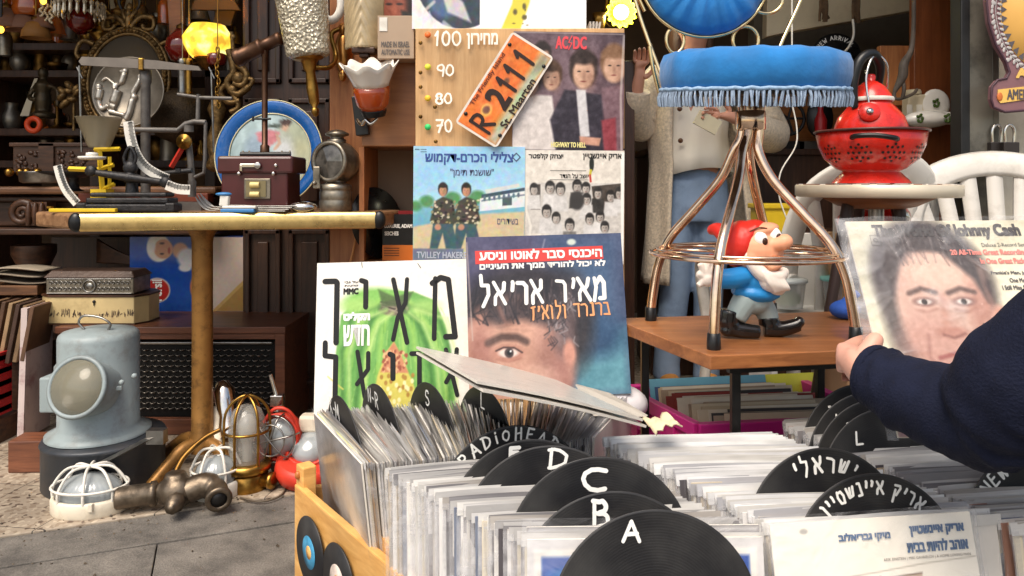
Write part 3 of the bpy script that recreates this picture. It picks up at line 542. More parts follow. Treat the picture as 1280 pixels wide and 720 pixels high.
for k in range(3):
 t = thing('fork', ['steel fork lying lowest in the fanned cutlery by the scale', 'steel fork lying in the middle of the fanned cutlery', 'steel fork lying topmost of the fanned cutlery'][k], 'fork', (Xp(262, 2.26), 2.26, TZ), 'forks fanned on the table')
 d = 2.235 + .012 * k; z = TZ + .003 + .005 * k; xa = Xp(246 + k * 3, d)
 mb = MB(); mb.tube(bez([(xa + .062, d, z + .004), (xa + .1, d, z + .008), (xa + .19, d + .02, z + .003)], 4), [.006, .004, .003, .003, .003, .004, .005, .007, .008], 6, flat=.4); obj('handle', mb, STEEL, t)
 for j in range(4): mb = MB(); dy = (j - 1.5) * .006; mb.tube(bez([(xa, d + dy, z + .044 - .003 * j), (xa + .012, d + dy, z + .022), (xa + .034, d + dy, z + .004), (xa + .064, d + dy * .4, z + .004)], 4), .0017, 5); obj('tine', mb, STEEL, t)
t = thing('spoon', 'big tarnished serving spoon with bowl turned down by the lamp', 'spoon', P(375, 255, 2.27))
mb = MB(); q = P(379, 255, 2.25); mb.ell((q.x, q.y, TZ + .015), (.042, .028, .018), (0, 0, .15)); obj('bowl', mb, CHROME, t)
mb = MB(); mb.tube(bez([(q.x - .038, q.y, TZ + .015), (q.x - .06, q.y, TZ + .018), (q.x - .12, q.y + .01, TZ + .012), (q.x - .2, q.y + .01, TZ + .006)], 4), [.009] + [.005] * 8 + [.006, .008, .01, .01], 8, flat=.5); obj('handle', mb, STEEL, t)
t = thing('knife_bundle', 'stack of dull steel table knives lying flat before the maroon box', 'cutlery', P(320, 260, 2.24)); 
for k in range(4): q = P(318 + k * 4, 262, 2.22); mb = MB(); mb.box((q.x + .02, q.y, TZ + .004 + .005 * k), (.15, .018, .0035), (0, 0, .02 * k)); obj('knife', mb, STEEL, t, bevel=.001)
t = thing('bottle_opener', 'white and blue plastic kitchen opener lying by the forks', 'opener', P(290, 262, 2.21))
q = P(300, 262, 2.205); mb = MB(); mb.box((q.x - .005, q.y, TZ + .006), (.1, .022, .011)); obj('blue_grip', mb, mat('blue_plastic', (60, 122, 178), .4), t, bevel=.003)
mb = MB(); mb.box((q.x, q.y, TZ + .0165), (.1, .02, .009)); mb.box((q.x - .045, q.y, TZ + .035), (.026, .018, .032), (0, .12, 0)); obj('white_body', mb, WHITEP, t, bevel=.003)
mb = MB(); mb.ell((q.x - .048, q.y, TZ + .055), (.024, .014, .006)); obj('thumb_pad', mb, _mats['blue_plastic'], t)
# cabinet with slatted metal grille
CD = 2.66; x0, x1 = Xp(72, CD), Xp(356, CD); zt = Zp(408, CD); zb = .0; dep = .42
t = thing('wooden_cabinet', 'low dark brown cabinet with black scalloped grille under the table', 'cabinet', ((x0 + x1) / 2, CD + dep / 2, 0))
mb = MB(); mb.box(((x0+x1)/2, CD + dep/2, zt - .012), (x1 - x0 + .01, dep + .02, .024)); obj('top_board', mb, REDWOOD, t, bevel=.003)
mb = MB(); w_ = .035
mb.box((x0 + w_/2, CD + dep/2, (zt - .024)/2), (w_, dep, zt - .024)); mb.box((x1 - w_/2, CD + dep/2, (zt - .024)/2), (w_, dep, zt - .024)); mb.box(((x0+x1)/2, CD + dep - .01, (zt-.024)/2), (x1 - x0 - 2*w_, .02, zt - .024)); mb.box(((x0+x1)/2, CD + .018, .03), (x1 - x0 - 2*w_, .03, .055)); mb.box(((x0+x1)/2, CD + .018, zt - .036), (x1 - x0 - 2*w_, .03, .022)); obj('carcass', mb, REDWOOD, t, bevel=.002)
mb = MB(); mb.box(((x0+x1)/2, CD + .05, (zt - .05)/2 + .02), (x1 - x0 - 2*w_, .01, zt - .11)); gr = obj('grille_panel', mb, mat('black_grille', (22, 20, 19), .5, .5), t)
mb = MB(); gx0, gx1, gz0, gz1 = x0 + w_ + .02, x1 - w_ - .02, .075, zt - .085; nx_, nz_ = 26, 12
for j in range(nz_):
 for i in range(nx_):
  px_ = gx0 + (gx1 - gx0) * (i + .5 + .5 * (j % 2)) / (nx_ + .5); pz_ = gz0 + (gz1 - gz0) * (j + .5) / nz_
  mb.grid(6, 1, lambda u, v: (px_ + (u - .5) * .023, CD + .043 - .013 * v * math.sin(u * math.pi), pz_ + .004 - .008 * math.sin(u * math.pi) + .0065 * v * math.sin(u*math.pi)))
obj('louvres', mb, mat('grille_lips', (158, 152, 144), .35, .7, var=.3, scale=20), gr, solid=.0015)
mb = MB(); mb.tube([(gx0, CD + .03, zt - .065), (gx1, CD + .03, zt - .065)], .006, 8); obj('rail', mb, STEEL, t)
OD = 2.74; t = thing('octagonal_box', 'cream octagonal wooden box with a dark painted frieze under the silver casket', 'box', P(112, 412, OD))
zc = zt; x0, x1 = Xp(42, OD - .06), Xp(176, OD - .06); hw = (x1 - x0)/2; cx = (x0 + x1)/2; ch = .05
octo = [(-hw + ch, -.07), (hw - ch*.6, -.07), (hw, -.02), (hw, .06), (hw - ch, .12), (-hw + ch, .12), (-hw, .06), (-hw, -.03)]
IV = mat('aged_ivory_paint', (206, 184, 134), .5, var=.12, scale=10, grime=(130, 104, 66), gamt=.4, gscale=12)
mb = MB(); mb.prism(octo, .1, T(cx, OD + .02, zc)); bx = obj('body', mb, IV, t, bevel=.002)
mb = MB(); mb.prism([(x*1.02, y*1.04) for x, y in octo], .006, T(cx, OD + .02, zc + .1)); mb.prism([(x*1.015, y*1.03) for x, y in octo], .006, T(cx, OD + .02, zc - .0)); obj('edging', mb, CARVED, t)
mb = MB(); rng = random.Random(5); fy = OD + .02 - .0715
for i in range(70):
 u = rng.random(); x = cx - hw + ch + (2*hw - ch*1.6) * u; h_ = rng.uniform(.003, .014) * (1 + .8*math.sin(u*9)); ribbon(mb, [(x, -.006 + rng.uniform(-.006, .006)), (x + rng.uniform(-.004, .008), -.006 + h_)], .0022, 0, 0, frame(Vector((0, fy, zc + .04)), Vector((1, 0, 0)), Vector((0, 0, 1))))
obj('frieze', mb, mat('sepia_ink', (88, 72, 62), .6), bx)
mb = MB(); mb.lathe([(0, 0), (.006, 0), (.005, .003), (0, .003)], 12, look((cx + .02, fy, zc + .084), (0, -1, 0))); mb.box((cx + .02, fy - .001, zc + .076), (.004, .002, .012)); obj('keyhole', mb, BLACK, t)
zs = zc + .108; x0, x1 = Xp(56, OD - .04), Xp(166, OD - .04); cx = (x0+x1)/2; hw = (x1-x0)/2
t = thing('silver_casket', 'embossed silver casket with dark padded lid on the cream box', 'box', (cx, OD + .02, zs))
mb = MB(); mb.box((cx, OD + .03, zs + .03), (2*hw, .13, .06)); bx = obj('body', mb, PEWTER, t, bevel=.004)
mb = MB(); mb.hexa([(cx-hw-.008, OD-.042, zs+.06), (cx+hw+.008, OD-.042, zs+.06), (cx+hw+.008, OD+.10, zs+.06), (cx-hw-.008, OD+.10, zs+.06), (cx-hw+.012, OD-.02, zs+.085), (cx+hw-.012, OD-.02, zs+.085), (cx+hw-.012, OD+.08, zs+.085), (cx-hw+.012, OD+.08, zs+.085)]); obj('lid', mb, mat('dark_leather_lid', (66, 50, 42), .4, .2, var=.2, bump=.3), t, bevel=.004)
mb = MB(); fy = OD - .036; Mf = frame(Vector((cx, fy, zs + .03)), Vector((1, 0, 0)), Vector((0, 0, 1)))
for i in range(17):
 for s in (-1, 1):
  x = -hw + .02 + i * (2*hw - .04)/16
  if abs(x) < .026: continue
  mb.tube([(x + .009*math.cos(q*.7)*(1-q/12), s*.011 + .009*math.sin(q*.7)*(1-q/12), .002) for q in range(11)], .0016, 5, M=Mf)
mb.tube([(.022*math.cos(q*math.pi/10), .022*math.sin(q*math.pi/10), .002) for q in range(20)], .003, 6, True, M=Mf); mb.ell((0, 0, .0), (.015, .012, .005), M=Mf)
for s in (-1, 1): mb.tube([(-hw + .006, s*.026, .001), (hw - .006, s*.026, .001)], .0025, 6, M=Mf)
obj('embossing', mb, STEEL, bx)
BDp = 2.98; x0, x1, y0, y1 = 163, 305, 296, 388; o = P(x0, y1, BDp); wd = Xp(x1, BDp) - Xp(x0, BDp); zz = zt; ht = Zp(y0, BDp) - zz
t = thing('detergent_tin', 'blue printed detergent tin lying sideways on the cabinet behind the pole', 'tin', (o.x + wd/2, BDp, zz))
Mx = frame(Vector((o.x, BDp, zz)), Vector((1, 0, 0)), Vector((0, 0, 1)))
mb = MB(); mb.box((o.x + wd/2, BDp + .052, zz + ht/2), (wd, .1, ht)); bx = obj('body', mb, mat('blue_tin', (28, 70, 150), .3, var=.1, coat=.4), t, bevel=.006)
A = Art((163, 296, 305, 388), 140, (30, 78, 166), .65); A.noise(8, 20, 2); A.poly([(262, 296), (305, 296), (305, 388), (250, 388), (252, 360)], (206, 186, 174), soft=2); A.poly([(240, 300), (262, 300), (256, 330), (240, 322)], (26, 44, 90), soft=3)
A.ell(199, 310, 15, 17, (232, 222, 210), 2); A.ell(205, 311, 12, 12, (206, 146, 112), 2); A.ell(203, 304, 3, 1.3, (60, 36, 30), 1); A.ell(203, 317, 2.5, 1.2, (60, 36, 30), 1); A.ell(212, 313, 1.6, 4, (170, 60, 50), 1); A.ell(190, 306, 5, 11, (236, 230, 222), 3); A.ell(226, 313, 10, 10, (206, 150, 120), 3); A.ell(236, 322, 14, 12, (222, 220, 222), 4); A.ell(232, 334, 8, 5, (216, 212, 214), 2)
A.ell(197, 362, 16.5, 15.5, (212, 204, 200), 1); A.ell(197, 362, 15, 14, (176, 44, 42), 1); A.poly([(268, 388), (305, 352), (305, 388)], (170, 130, 60), soft=1); A.line([(268, 388), (305, 352)], 4, (196, 160, 90)); A.ell(244, 358, 6, 13, (190, 120, 80), 2); A.noise(6, 3, 5, False)
pr = A.build('printed_face', wd, ht, .0045, bx, PRINTG); pr.matrix_world = Mx
mb = MB(); M2 = Mx @ T((197-163)/142*wd, (388-362)/92*ht, .0055) @ Matrix.Rotation(R(90), 4, 'Z'); text(mb, 'Persil', -.042, -.019, .042, .019, 0, 0, M2, bold=.0012); obj('lettering', mb, WINK, bx)
# carved sideboard at far left
SDp = 2.9; t = thing('carved_sideboard', 'dark carved walnut sideboard with scroll brackets at the far left', 'sideboard', (Xp(100, SDp), SDp + .2, 0))
x0, x1 = Xp(-40, SDp), Xp(272, SDp); cx = (x0+x1)/2; wd = x1-x0
mb = MB(); mb.box((cx, SDp + .23, Zp(238, SDp)), (wd, .5, .03)); obj('top_slab', mb, CARVEDL, t, bevel=.01)
mb = MB(); mb.box((cx, SDp + .25, Zp(249, SDp)), (wd - .04, .45, .02)); mb.box((cx, SDp + .27, Zp(268, SDp)), (wd - .1, .4, .10)); mb.box((cx, SDp + .22, Zp(289, SDp)), (wd - .02, .5, .025)); obj('frieze', mb, CARVED, t, bevel=.006)
mb = MB(); mb.box((Xp(185, SDp), SDp - .01, Zp(247, SDp)), (.5, .06, .035)); obj('red_rail', mb, mat('worn_red_wood', (122, 56, 34), .5, var=.2, scale=12), t, bevel=.004)
mb = MB(); mb.box((cx, SDp + .46, .33), (wd - .1, .03, .66)); mb.box((Xp(100, SDp), SDp + .3, .06), (.9, .36, .12)); obj('back_board', mb, DARKWOOD, t)
def scroll(mb, c, r, turns=2.2, th=.016, dirn=1):
 pts = [(c[0] + dirn * r*(1-q/40)*math.cos(q*turns*2*math.pi/40), c[1], c[2] + r*(1-q/40)*math.sin(q*turns*2*math.pi/40)) for q in range(38)]; mb.tube(pts, [th*(1 - q/60) for q in range(38)], 8)
for x in (28, 232):
 mb = MB(); b0 = P(x, 267, SDp - .02); scroll(mb, b0, .05); mb.box((b0.x + .06, SDp, b0.z), (.08, .06, .09)); 
 for q in range(3): mb.ell((b0.x + .035 + .025*q, SDp - .035, b0.z), (.012, .014, .045))
 obj('bracket', mb, CARVED, t)
for x in (44,):
 mb = MB(); b0 = P(x, 360, SDp); scroll(mb, P(x, 372, SDp), .085, 2.4, .026); mb.lathe([(.06, .06), (.065, .09), (.05, .12), (.05, .42), (.07, .5), (.05, .55), (.08, .62), (.08, .655)], 20, T(Xp(x - 22, SDp), SDp + .1, 0)); scroll(mb, P(x - 6, 470, SDp + .02), .12, 2.0, .03, -1); obj('scroll_support', mb, CARVED, t)
mb = MB(); mb.grid(20, 12, lambda u, v: (Xp(95, SDp) + .5*u, SDp + .15 - .05*math.sin(u*math.pi), Zp(302, SDp) - .1*v - .08*math.sin(u*math.pi)*(1-v))); obj('apron', mb, CARVED, t, solid=.01)
t = thing('wood_block', 'small reddish wood block on the floor beside the blue binnacle', 'block', P(42, 590, 2.3)); mb = MB(); mb.box((Xp(42, 2.36), 2.36, .05), (.105, .09, .1), (0, 0, .05)); obj('block', mb, REDWOOD, t, bevel=.004)
tag(obj('leaning_board', MB().box((Xp(36, 2.62), 2.66, .24), (.02, .18, .46), (0, .03, .1)), mat('white_stained_board', (200, 184, 180), .6, var=.1, grime=(120, 50, 60), gamt=.6, gscale=14)), 'white edged board with reddish stains leaning against the cabinet side', 'board')
for k, (x, y) in enumerate(((32, 335), (28, 342), (38, 350))):
 mb = MB(); q = P(x, y, 2.8); nn = k
 mb.grid(8, 4, lambda u, v: (q.x + (u-.5)*.2, q.y + (v-.5)*.12, q.z + .006*math.sin(u*4 + nn)))
 tag(obj('paper_sheet', mb, mat('grey_paper_%s' % 'abc'[k], (150 - 20*k, 138 - 20*k, 120 - 18*k), .8), solid=.004), ['grey paper lying uppermost in the pile beside the cream box', 'brownish paper in the middle of the pile beside the cream box', 'dark crumpled paper lowest in the pile beside the cream box'][k], 'paper', 'papers piled by the cream box')
mb = MB(); mb.box((Xp(26, 2.8), 2.82, Zp(352, 2.8) - .025), (.2, .16, .036)); tag(obj('book_block', mb, CARVEDL, bevel=.003), 'thick brown book under the loose papers at the far left', 'book')
for k in range(6):
 mb = MB(); q = P(4 + 9*k, 412, 2.75 - .02*k); mb.box((q.x, q.y, q.z), (.014, .16, .24 - .01*k), (0, .18, .1)); tag(obj('old_book', mb, mat('book_cloth_%s' % 'abcdef'[k], [(110, 84, 58), (84, 60, 44), (150, 124, 92), (70, 50, 40), (120, 96, 70), (96, 70, 52)][k], .7, var=.2, scale=20), bevel=.002), '%s old book leaning in the row at the far left edge' % ['tan', 'dark brown', 'pale straw', 'blackish brown', 'sand coloured', 'chestnut'][k], 'book', 'old books at the far left')
mb = MB(); mb.lathe([(.16, 0), (.165, .02), (.165, .26), (.15, .28)], 24, T(Xp(20, 2.95), 2.97, 0)); tag(obj('wooden_barrel', mb, CARVED), 'dark wooden tub standing under the old books at far left', 'tub')
t = thing('plastic_crate', 'red plastic crate at the far left edge of the floor', 'crate', P(0, 520, 2.6)); mb = MB(); rc = P(-10, 480, 2.6)
for k in range(5): mb.box((rc.x, rc.y, .23 + k*.045), (.12, .12, .022)) if False else mb.box((rc.x - .03, rc.y, .11 + k*.045), (.12, .12, .022))
for s in (-1, 1): mb.box((rc.x - .03 + s*.052, rc.y, .2), (.016, .122, .22))
obj('slats', mb, mat('red_crate', (170, 34, 36), .4), t, bevel=.002); mb = MB(); mb.box((rc.x - .03, rc.y + .03, .04), (.14, .14, .08)); obj('foot', mb, CARVED, t)
# things on the floor
ND = 2.27; cx = Xp(124, ND); BLUEG = mat('blue_grey_enamel', (146, 158, 160), .45, var=.08, scale=14, grime=(104, 92, 80), gamt=.45, gscale=16, bump=.1)
tcx = Xp(131, ND); tub = thing('metal_tub', 'dark blue grey metal tub on the floor carrying the binnacle', 'tub', (tcx, ND, 0))
mb = MB(); mb.lathe([(.0, 0), (.165, 0), (.168, .006), (.168, .125), (.172, .13), (.168, .138), (.11, .143), (0, .143)], 40, T(tcx, ND, 0)); obj('drum', mb, mat('dark_slate_metal', (62, 66, 72), .45, .3, var=.2, scale=14, grime=(100, 90, 80), gamt=.35, gscale=8), tub)
mb = MB(); mb.M = frame(Vector((0, 0, 0)), Vector((1, 0, 0)), Vector((0, 1, 0))); a, b = P(108, 588, ND - .178), P(192, 545, ND - .1); mb.M = Matrix(); mb.tube([a, (a + b)/2 + Vector((0, -.02, 0)), b], [.016, .016, .018], 4, flat=.4, sm=False); mb.box(b + Vector((.01, .0, 0)), (.05, .03, .04)); obj('strap', mb, STEEL, tub)
bz = .143; t = thing('ship_binnacle', 'blue grey ship binnacle with round glass face and wire handle', 'binnacle', (cx, ND, bz))
mb = MB(); mb.lathe([(.145, 0), (.145, .008), (.125, .016), (.112, .03), (.112, .29), (.109, .302), (.1, .31), (.06, .318), (0, .322)], 40, T(cx, ND, bz)); obj('body', mb, BLUEG, t)
hc = P(103, 484, ND - .125); ax = Vector((-.08, -.95, .27))
mb = MB(); mb.shell([(.08, -.06), (.082, .0), (.083, .02), (.09, .025), (.084, .031), (.077, .029), (.075, .0), (.075, -.05)], 36, look(hc, ax)); obj('hood_ring', mb, BLUEG, t)
mb = MB(); mb.lathe([(.0, .006), (.076, .006), (.076, .009), (0, .01)], 32, look(hc + ax.normalized()*.02, ax)); obj('glass', mb, mat('dusty_window_glass', (150, 146, 128), .15, alpha=.55, coat=.5), t)
mb = MB(); mb.lathe([(0, .0), (.07, .0), (.07, .002), (0, .003)], 28, look(hc, ax)); mb.box((.01, -.005, .003), (.035, .05, .004), M=look(hc, ax)); obj('inner_card', mb, mat('dim_card', (110, 104, 84), .7), t)
mb = MB(); mb.box((Xp(74, ND), ND - .01, Zp(488, ND)), (.055, .09, .105)); obj('lamp_box', mb, BLUEG, t, bevel=.005)
mb = MB(); mb.lathe([(.022, 0), (.028, .006), (.028, .024), (.02, .034), (.01, .04), (.009, .048), (0, .05)], 20, T(Xp(83, ND), ND - .01, Zp(466, ND))); obj('chimney_cap', mb, BLUEG, t)
mb = MB(); hz = bz + .32; mb.tube(bez([(cx - .028, ND - .03, hz), (cx - .045, ND - .03, hz + .02), (cx - .03, ND - .03, hz + .04), (cx + .02, ND - .03, hz + .035), (cx + .05, ND - .03, hz + .015), (cx + .04, ND - .03, hz - .008)]), .0035, 8); obj('wire_handle', mb, STEEL, t)
for x, y in ((97, 520), (152, 478), (168, 470)): mb = MB(); mb.ell(P(x, y, ND - .11), .008); obj('screw', mb, BLUEG, t)
mb = MB(); mb.box((Xp(158, ND), ND - .1, Zp(475, ND)), (.07, .01, .012), (0, 0, .35)); obj('band', mb, BLUEG, t, bevel=.002)
def bulkhead(c, rx, ry, h, basem, cagem, glassm, t, ribs=4, rings=1, n=32):
 """oval cage lamp lying with its back on the floor: base, ribbed glass, wire cage"""
 M = T(*c); S_ = Matrix.Diagonal((rx, ry, 1, 1))
 mb = MB(); mb.lathe([(.97, 0), (1, .004), (1, .036), (.96, .042), (.9, .043), (.88, .03)], n, M @ S_); obj('base', mb, basem, t)
 mb = MB(); mb.lathe([(.82, .035), (.84, .05)] + [(.84*math.cos(q*math.pi/16), .05 + (h-.065)*math.sin(q*math.pi/16)) for q in range(1, 8)] + [(0, h - .015)], n*3, M @ S_, wob=lambda a, r, z: (r*(1 + .012*math.cos(a*32)), z)); obj('glass', mb, glassm, t)
 for k in range(ribs):
  a = math.pi*k/ribs + .2; mb = MB(); ca, sa = math.cos(a)*rx*.95, math.sin(a)*ry*.95
  mb.tube(bez([(c[0]+ca, c[1]+sa, .035 + c[2]), (c[0]+ca*.98, c[1]+sa*.98, c[2] + h*.62), (c[0]+ca*.6, c[1]+sa*.6, c[2] + h), (c[0], c[1], c[2] + h + .004), (c[0]-ca*.6, c[1]-sa*.6, c[2] + h), (c[0]-ca*.98, c[1]-sa*.98, c[2] + h*.62), (c[0]-ca, c[1]-sa, c[2] + .035)]), .0038, 8); obj('cage_wire', mb, cagem, t)
 mb = MB(); mb.tube([(c[0] + rx*.975*math.cos(q*math.pi/20), c[1] + ry*.975*math.sin(q*math.pi/20), c[2] + h*.6) for q in range(40)], .0036, 6, True); obj('cage_ring', mb, cagem, t)
 mb = MB(); mb.box((c[0] + rx*.4, c[1] - ry*.93, c[2] + .034), (.012, .012, .022)); obj('clip', mb, basem, t, bevel=.002)
GLASSF = mat('frosted_lamp_glass', (150, 156, 158), .12, trans=.0, var=.12, scale=20, coat=.8)
c = (Xp(105, 2.03), 2.06, 0.0); t = thing('bulkhead_lamp', 'cream oval bulkhead lamp with white wire cage on the terrazzo edge', 'lamp', c); bulkhead(c, .103, .075, .115, CREAMP, WHITEP, GLASSF, t)
c = (Xp(262, 2.12), 2.17, 0.0); t = thing('bulkhead_lamp', 'white round cage lamp behind the bronze pipe valve', 'lamp', c); bulkhead(c, .072, .07, .125, WHITEP, WHITEP, GLASSF, t, 3)
VD = 2.06; t = thing('pipe_valve', 'corroded bronze pipe valve lying on the floor between the cage lamps', 'valve', (Xp(218, VD), VD, 0))
mb = MB(); a = Vector((Xp(152, VD), VD - .03, .042)); b = Vector((Xp(200, VD), VD, .045)); mb.lathe([(.022, 0), (.028, 0), (.03, .004), (.03, .085), (.034, .088), (.034, .1), (.028, .104)], 24, look(a, b - a)); obj('pipe_end', mb, BRONZE, t)
mb = MB(); cc = Vector((Xp(222, VD), VD, .05)); mb.ell(cc, (.05, .045, .045)); mb.tube([b, cc], [.03, .036], 16); mb.lathe([(.03, 0), (.032, .014), (.028, .03), (.024, .034)], 20, T(cc.x - .01, cc.y + .01, cc.z + .015)); obj('valve_body', mb, BRONZE, t, remesh=.005, smooth_it=3)
mb = MB(); mb.lathe([(.026, 0), (.026, .03), (.02, .034), (.02, .05), (.012, .052), (.011, .06), (0, .061)], 8, look(cc + Vector((.012, -.028, -.012)), (.15, -1, .0))); obj('gland_nut', mb, BRONZE, t)
mb = MB(); mb.tube(bez([cc + Vector((.03, 0, 0)), cc + Vector((.07, .01, .012)), cc + Vector((.105, 0, .004)), cc + Vector((.125, -.03, -.006))]), [.034]*10 + [.03]*6 + [.032]*3, 18); obj('elbow', mb, BRONZE, t)
mb = MB(); e = cc + Vector((.129, -.038, -.008)); mb.lathe([(.02, -.02), (.022, .004), (.034, .004), (.036, -.003), (.034, -.012)], 20, look(e, (.5, -1, -.2))); mb.lathe([(0, .0), (.021, .0), (.021, .002), (0, .002)], 20, look(e, (.5, -1, -.2)), mi=1); obj('mouth', mb, [BRONZE, BLACK], t)
mb = MB(); mb.tube(bez([cc + Vector((-.02, .02, .03)), cc + Vector((-.01, .06, .07)), cc + Vector((.03, .1, .11)), cc + Vector((.07, .12, .13))]), [.009, .008, .007, .006], 10); obj('lever_pipe', mb, BRASSD, t)
GD = 2.21; c = Vector((Xp(309, GD), GD, 0)); t = thing('ship_lamp', 'tall brass ship lamp with clear globe and brass cage', 'lamp', c)
mb = MB(); mb.lathe([(.06, 0), (.062, .01), (.06, .045), (.052, .05)], 30, T(*c)); mb.lathe([(.052, .05), (.07, .055), (.07, .075), (.058, .08), (0, .08)], 30, T(*c)); obj('base', mb, BRASS, t)
mb = MB(); mb.lathe([(.02, 0), (.02, .02), (.024, .022), (.024, .034), (.012, .036)], 16, look(c + Vector((.055, -.02, .03)), (1, -.3, 0))); obj('cable_gland', mb, BRASS, t)
mb = MB(); mb.lathe([(.05, .08), (.052, .1), (.054, .16), (.052, .2), (.04, .23), (.02, .244), (0, .247)], 30, T(*c)); obj('globe', mb, mat('clear_grey_glass', (190, 188, 180), .05, trans=0, alpha=.38, coat=1.), t)
mb = MB(); mb.lathe([(.014, .08), (.014, .13), (.018, .135), (.03, .17), (.03, .19), (.015, .215), (0, .218)], 20, T(*c)); obj('bulb', mb, mat('bulb_glass', (206, 204, 196), .1, alpha=.6, coat=1), t)
for k in range(6):
 a = k*math.pi/3 + .3; u = Vector((math.cos(a), math.sin(a), 0)); mb = MB(); mb.tube(bez([c + u*.064 + Vector((0, 0, .07)), c + u*.064 + Vector((0, 0, .2)), c + u*.048 + Vector((0, 0, .245)), c + u*.02 + Vector((0, 0, .268)), c + Vector((0, 0, .272))]), .0042, 8); obj('cage_bar', mb, BRASS, t)
mb = MB(); mb.tube([c + Vector((.064*math.cos(q*math.pi/16), .064*math.sin(q*math.pi/16), .17)) for q in range(32)], .004, 6, True); obj('cage_ring', mb, BRASS, t)
t = thing('chrome_fitting', 'pair of tarnished chrome fittings leaning behind the brass ship lamp', 'fitting', P(285, 560, 2.3))
mb = MB(); a, b = P(288, 545, 2.31), P(279, 484, 2.36); mb.lathe([(.03, 0), (.032, .03), (.026, .06), (.03, .1), (.034, .14), (.02, .17), (0, .175)], 18, look(a, b - a)); obj('tube', mb, CHROME, t)
mb = MB(); a, b = P(272, 562, 2.3), P(271, 510, 2.34); mb.lathe([(.02, 0), (.02, .05), (.016, .06), (.016, .09), (.02, .1), (.012, .13)], 14, look(a, b - a)); obj('ivory_tube', mb, CREAMP, t)
HD = 2.27; RED = mat('red_rubber', (200, 58, 40), .45, var=.12, scale=20)
def hand_lamp(label, cpx, ax, cage=True):
 c = P(*cpx, HD); t = thing('inspection_lamp', label, 'lamp', (c.x, HD, 0), 'red inspection lamps'); M = look(c, ax)
 mb = MB(); mb.lathe([(.05, -.05), (.066, -.04), (.07, -.005), (.072, .012), (.064, .014), (.06, 0)], 30, M); obj('shade', mb, RED, t)
 mb = MB(); mb.ell((0, 0, .004), (.058, .058, .036), M=M); obj('glass', mb, GLASSF, t)
 if cage:
  mb = MB(); 
  for k in range(3): a = k*math.pi/3 + .25; mb.tube(bez([(.074*math.cos(a), .074*math.sin(a), .012), (.06*math.cos(a), .06*math.sin(a), .05), (0, 0, .06), (-.06*math.cos(a), -.06*math.sin(a), .05), (-.074*math.cos(a), -.074*math.sin(a), .012)], 5), .003, 6, M=M)
  for rr, zz in ((.045, .055), (.068, .034)): mb.tube([(rr*math.cos(q*math.pi/14), rr*math.sin(q*math.pi/14), zz) for q in range(28)], .0028, 6, True, M=M)
  obj('wire_guard', mb, STEEL, t)
 return t, M, c
t, M, c = hand_lamp('red hand lamp with round wire guard beside the brass ship lamp', (348, 546), (-.15, -1, .12))
mb = MB(); mb.tube(bez([P(330, 528, HD - .03), P(342, 512, HD - .03), P(358, 512, HD - .03), P(371, 528, HD - .02), P(374, 552, HD - .01)]), .0055, 8); obj('hook', mb, RED, t)
mb = MB(); mb.tube([P(349, 512, HD + .05), P(346, 495, HD + .05), P(338, 468, HD + .05)], [.02, .008, .006], 10); mb.box(P(347, 500, HD + .045), (.04, .03, .035)); obj('socket_stem', mb, CHROME, t, bevel=.003)
mb = MB(); mb.lathe([(.06, 0), (.065, .02), (.04, .05), (.035, .1)], 20, T(c.x + .02, HD + .07, 0)); obj('foot', mb, BLACK, t)
t, M, c = hand_lamp('red floor lamp with bare frosted dome behind the wooden record crate', (388, 560), (.0, -.55, .83), False)
mb = MB(); q = P(383, 592, HD - .02); mb.lathe([(.05, 0), (.085, .006), (.095, .03), (.09, .055), (.08, .06)], 32, look(Vector((q.x, q.y, .015)), (.1, -.2, 1))); obj('flange', mb, RED, t)
mb = MB(); mb.box(P(388, 528, HD + .03), (.06, .05, .05)); obj('cap', mb, CREAMP, t, bevel=.008)
mb = MB(); mb.tube(bez([(Xp(300, 2.12), 2.12, .006), (Xp(330, 2.12), 2.10, .004), (Xp(352, 2.15), 2.14, .004), (Xp(356, 2.2), 2.22, .006)]), .003, 6); tag(obj('power_cord', mb, mat('brown_flex', (96, 84, 70), .6)), 'thin brown flex curling on the floor round the ship lamp', 'cord')
# BACK OF THE SHOP, LEFT
AMBER = mat('amber_glass', (150, 70, 20), .15, var=.4, scale=14, coat=1., emis=.04)
REDGL = mat('ruby_glass', (110, 22, 16), .12, var=.3, scale=14, coat=1.)
CRYST = mat('crystal_glass', (186, 172, 146), .08, .35, var=.35, scale=60, coat=1.)
GILT = mat('old_gilt', (122, 96, 58), .42, .7, var=.45, scale=50, grime=(44, 32, 20), gamt=.7, gscale=30, bump=.8, bscale=70)
SILV = mat('tarnished_silver', (136, 128, 116), .4, .8, var=.25, scale=14, grime=(72, 62, 50), gamt=.5, gscale=10)
PINKS = mat('pinkish_fabric', (120, 84, 66), .8, var=.15)
WD = 2.95; x0, x1 = Xp(301, WD), Xp(432, WD); cx = (x0+x1)/2; wd = x1-x0
t = thing('wardrobe', 'tall dark brown panelled wardrobe behind the crystal wall lamp', 'wardrobe', (cx, WD + .2, 0))
mb = MB(); mb.box((cx, WD + .22, 1.0), (wd, .4, 2.0)); obj('carcass', mb, DARKWOOD, t, bevel=.004)
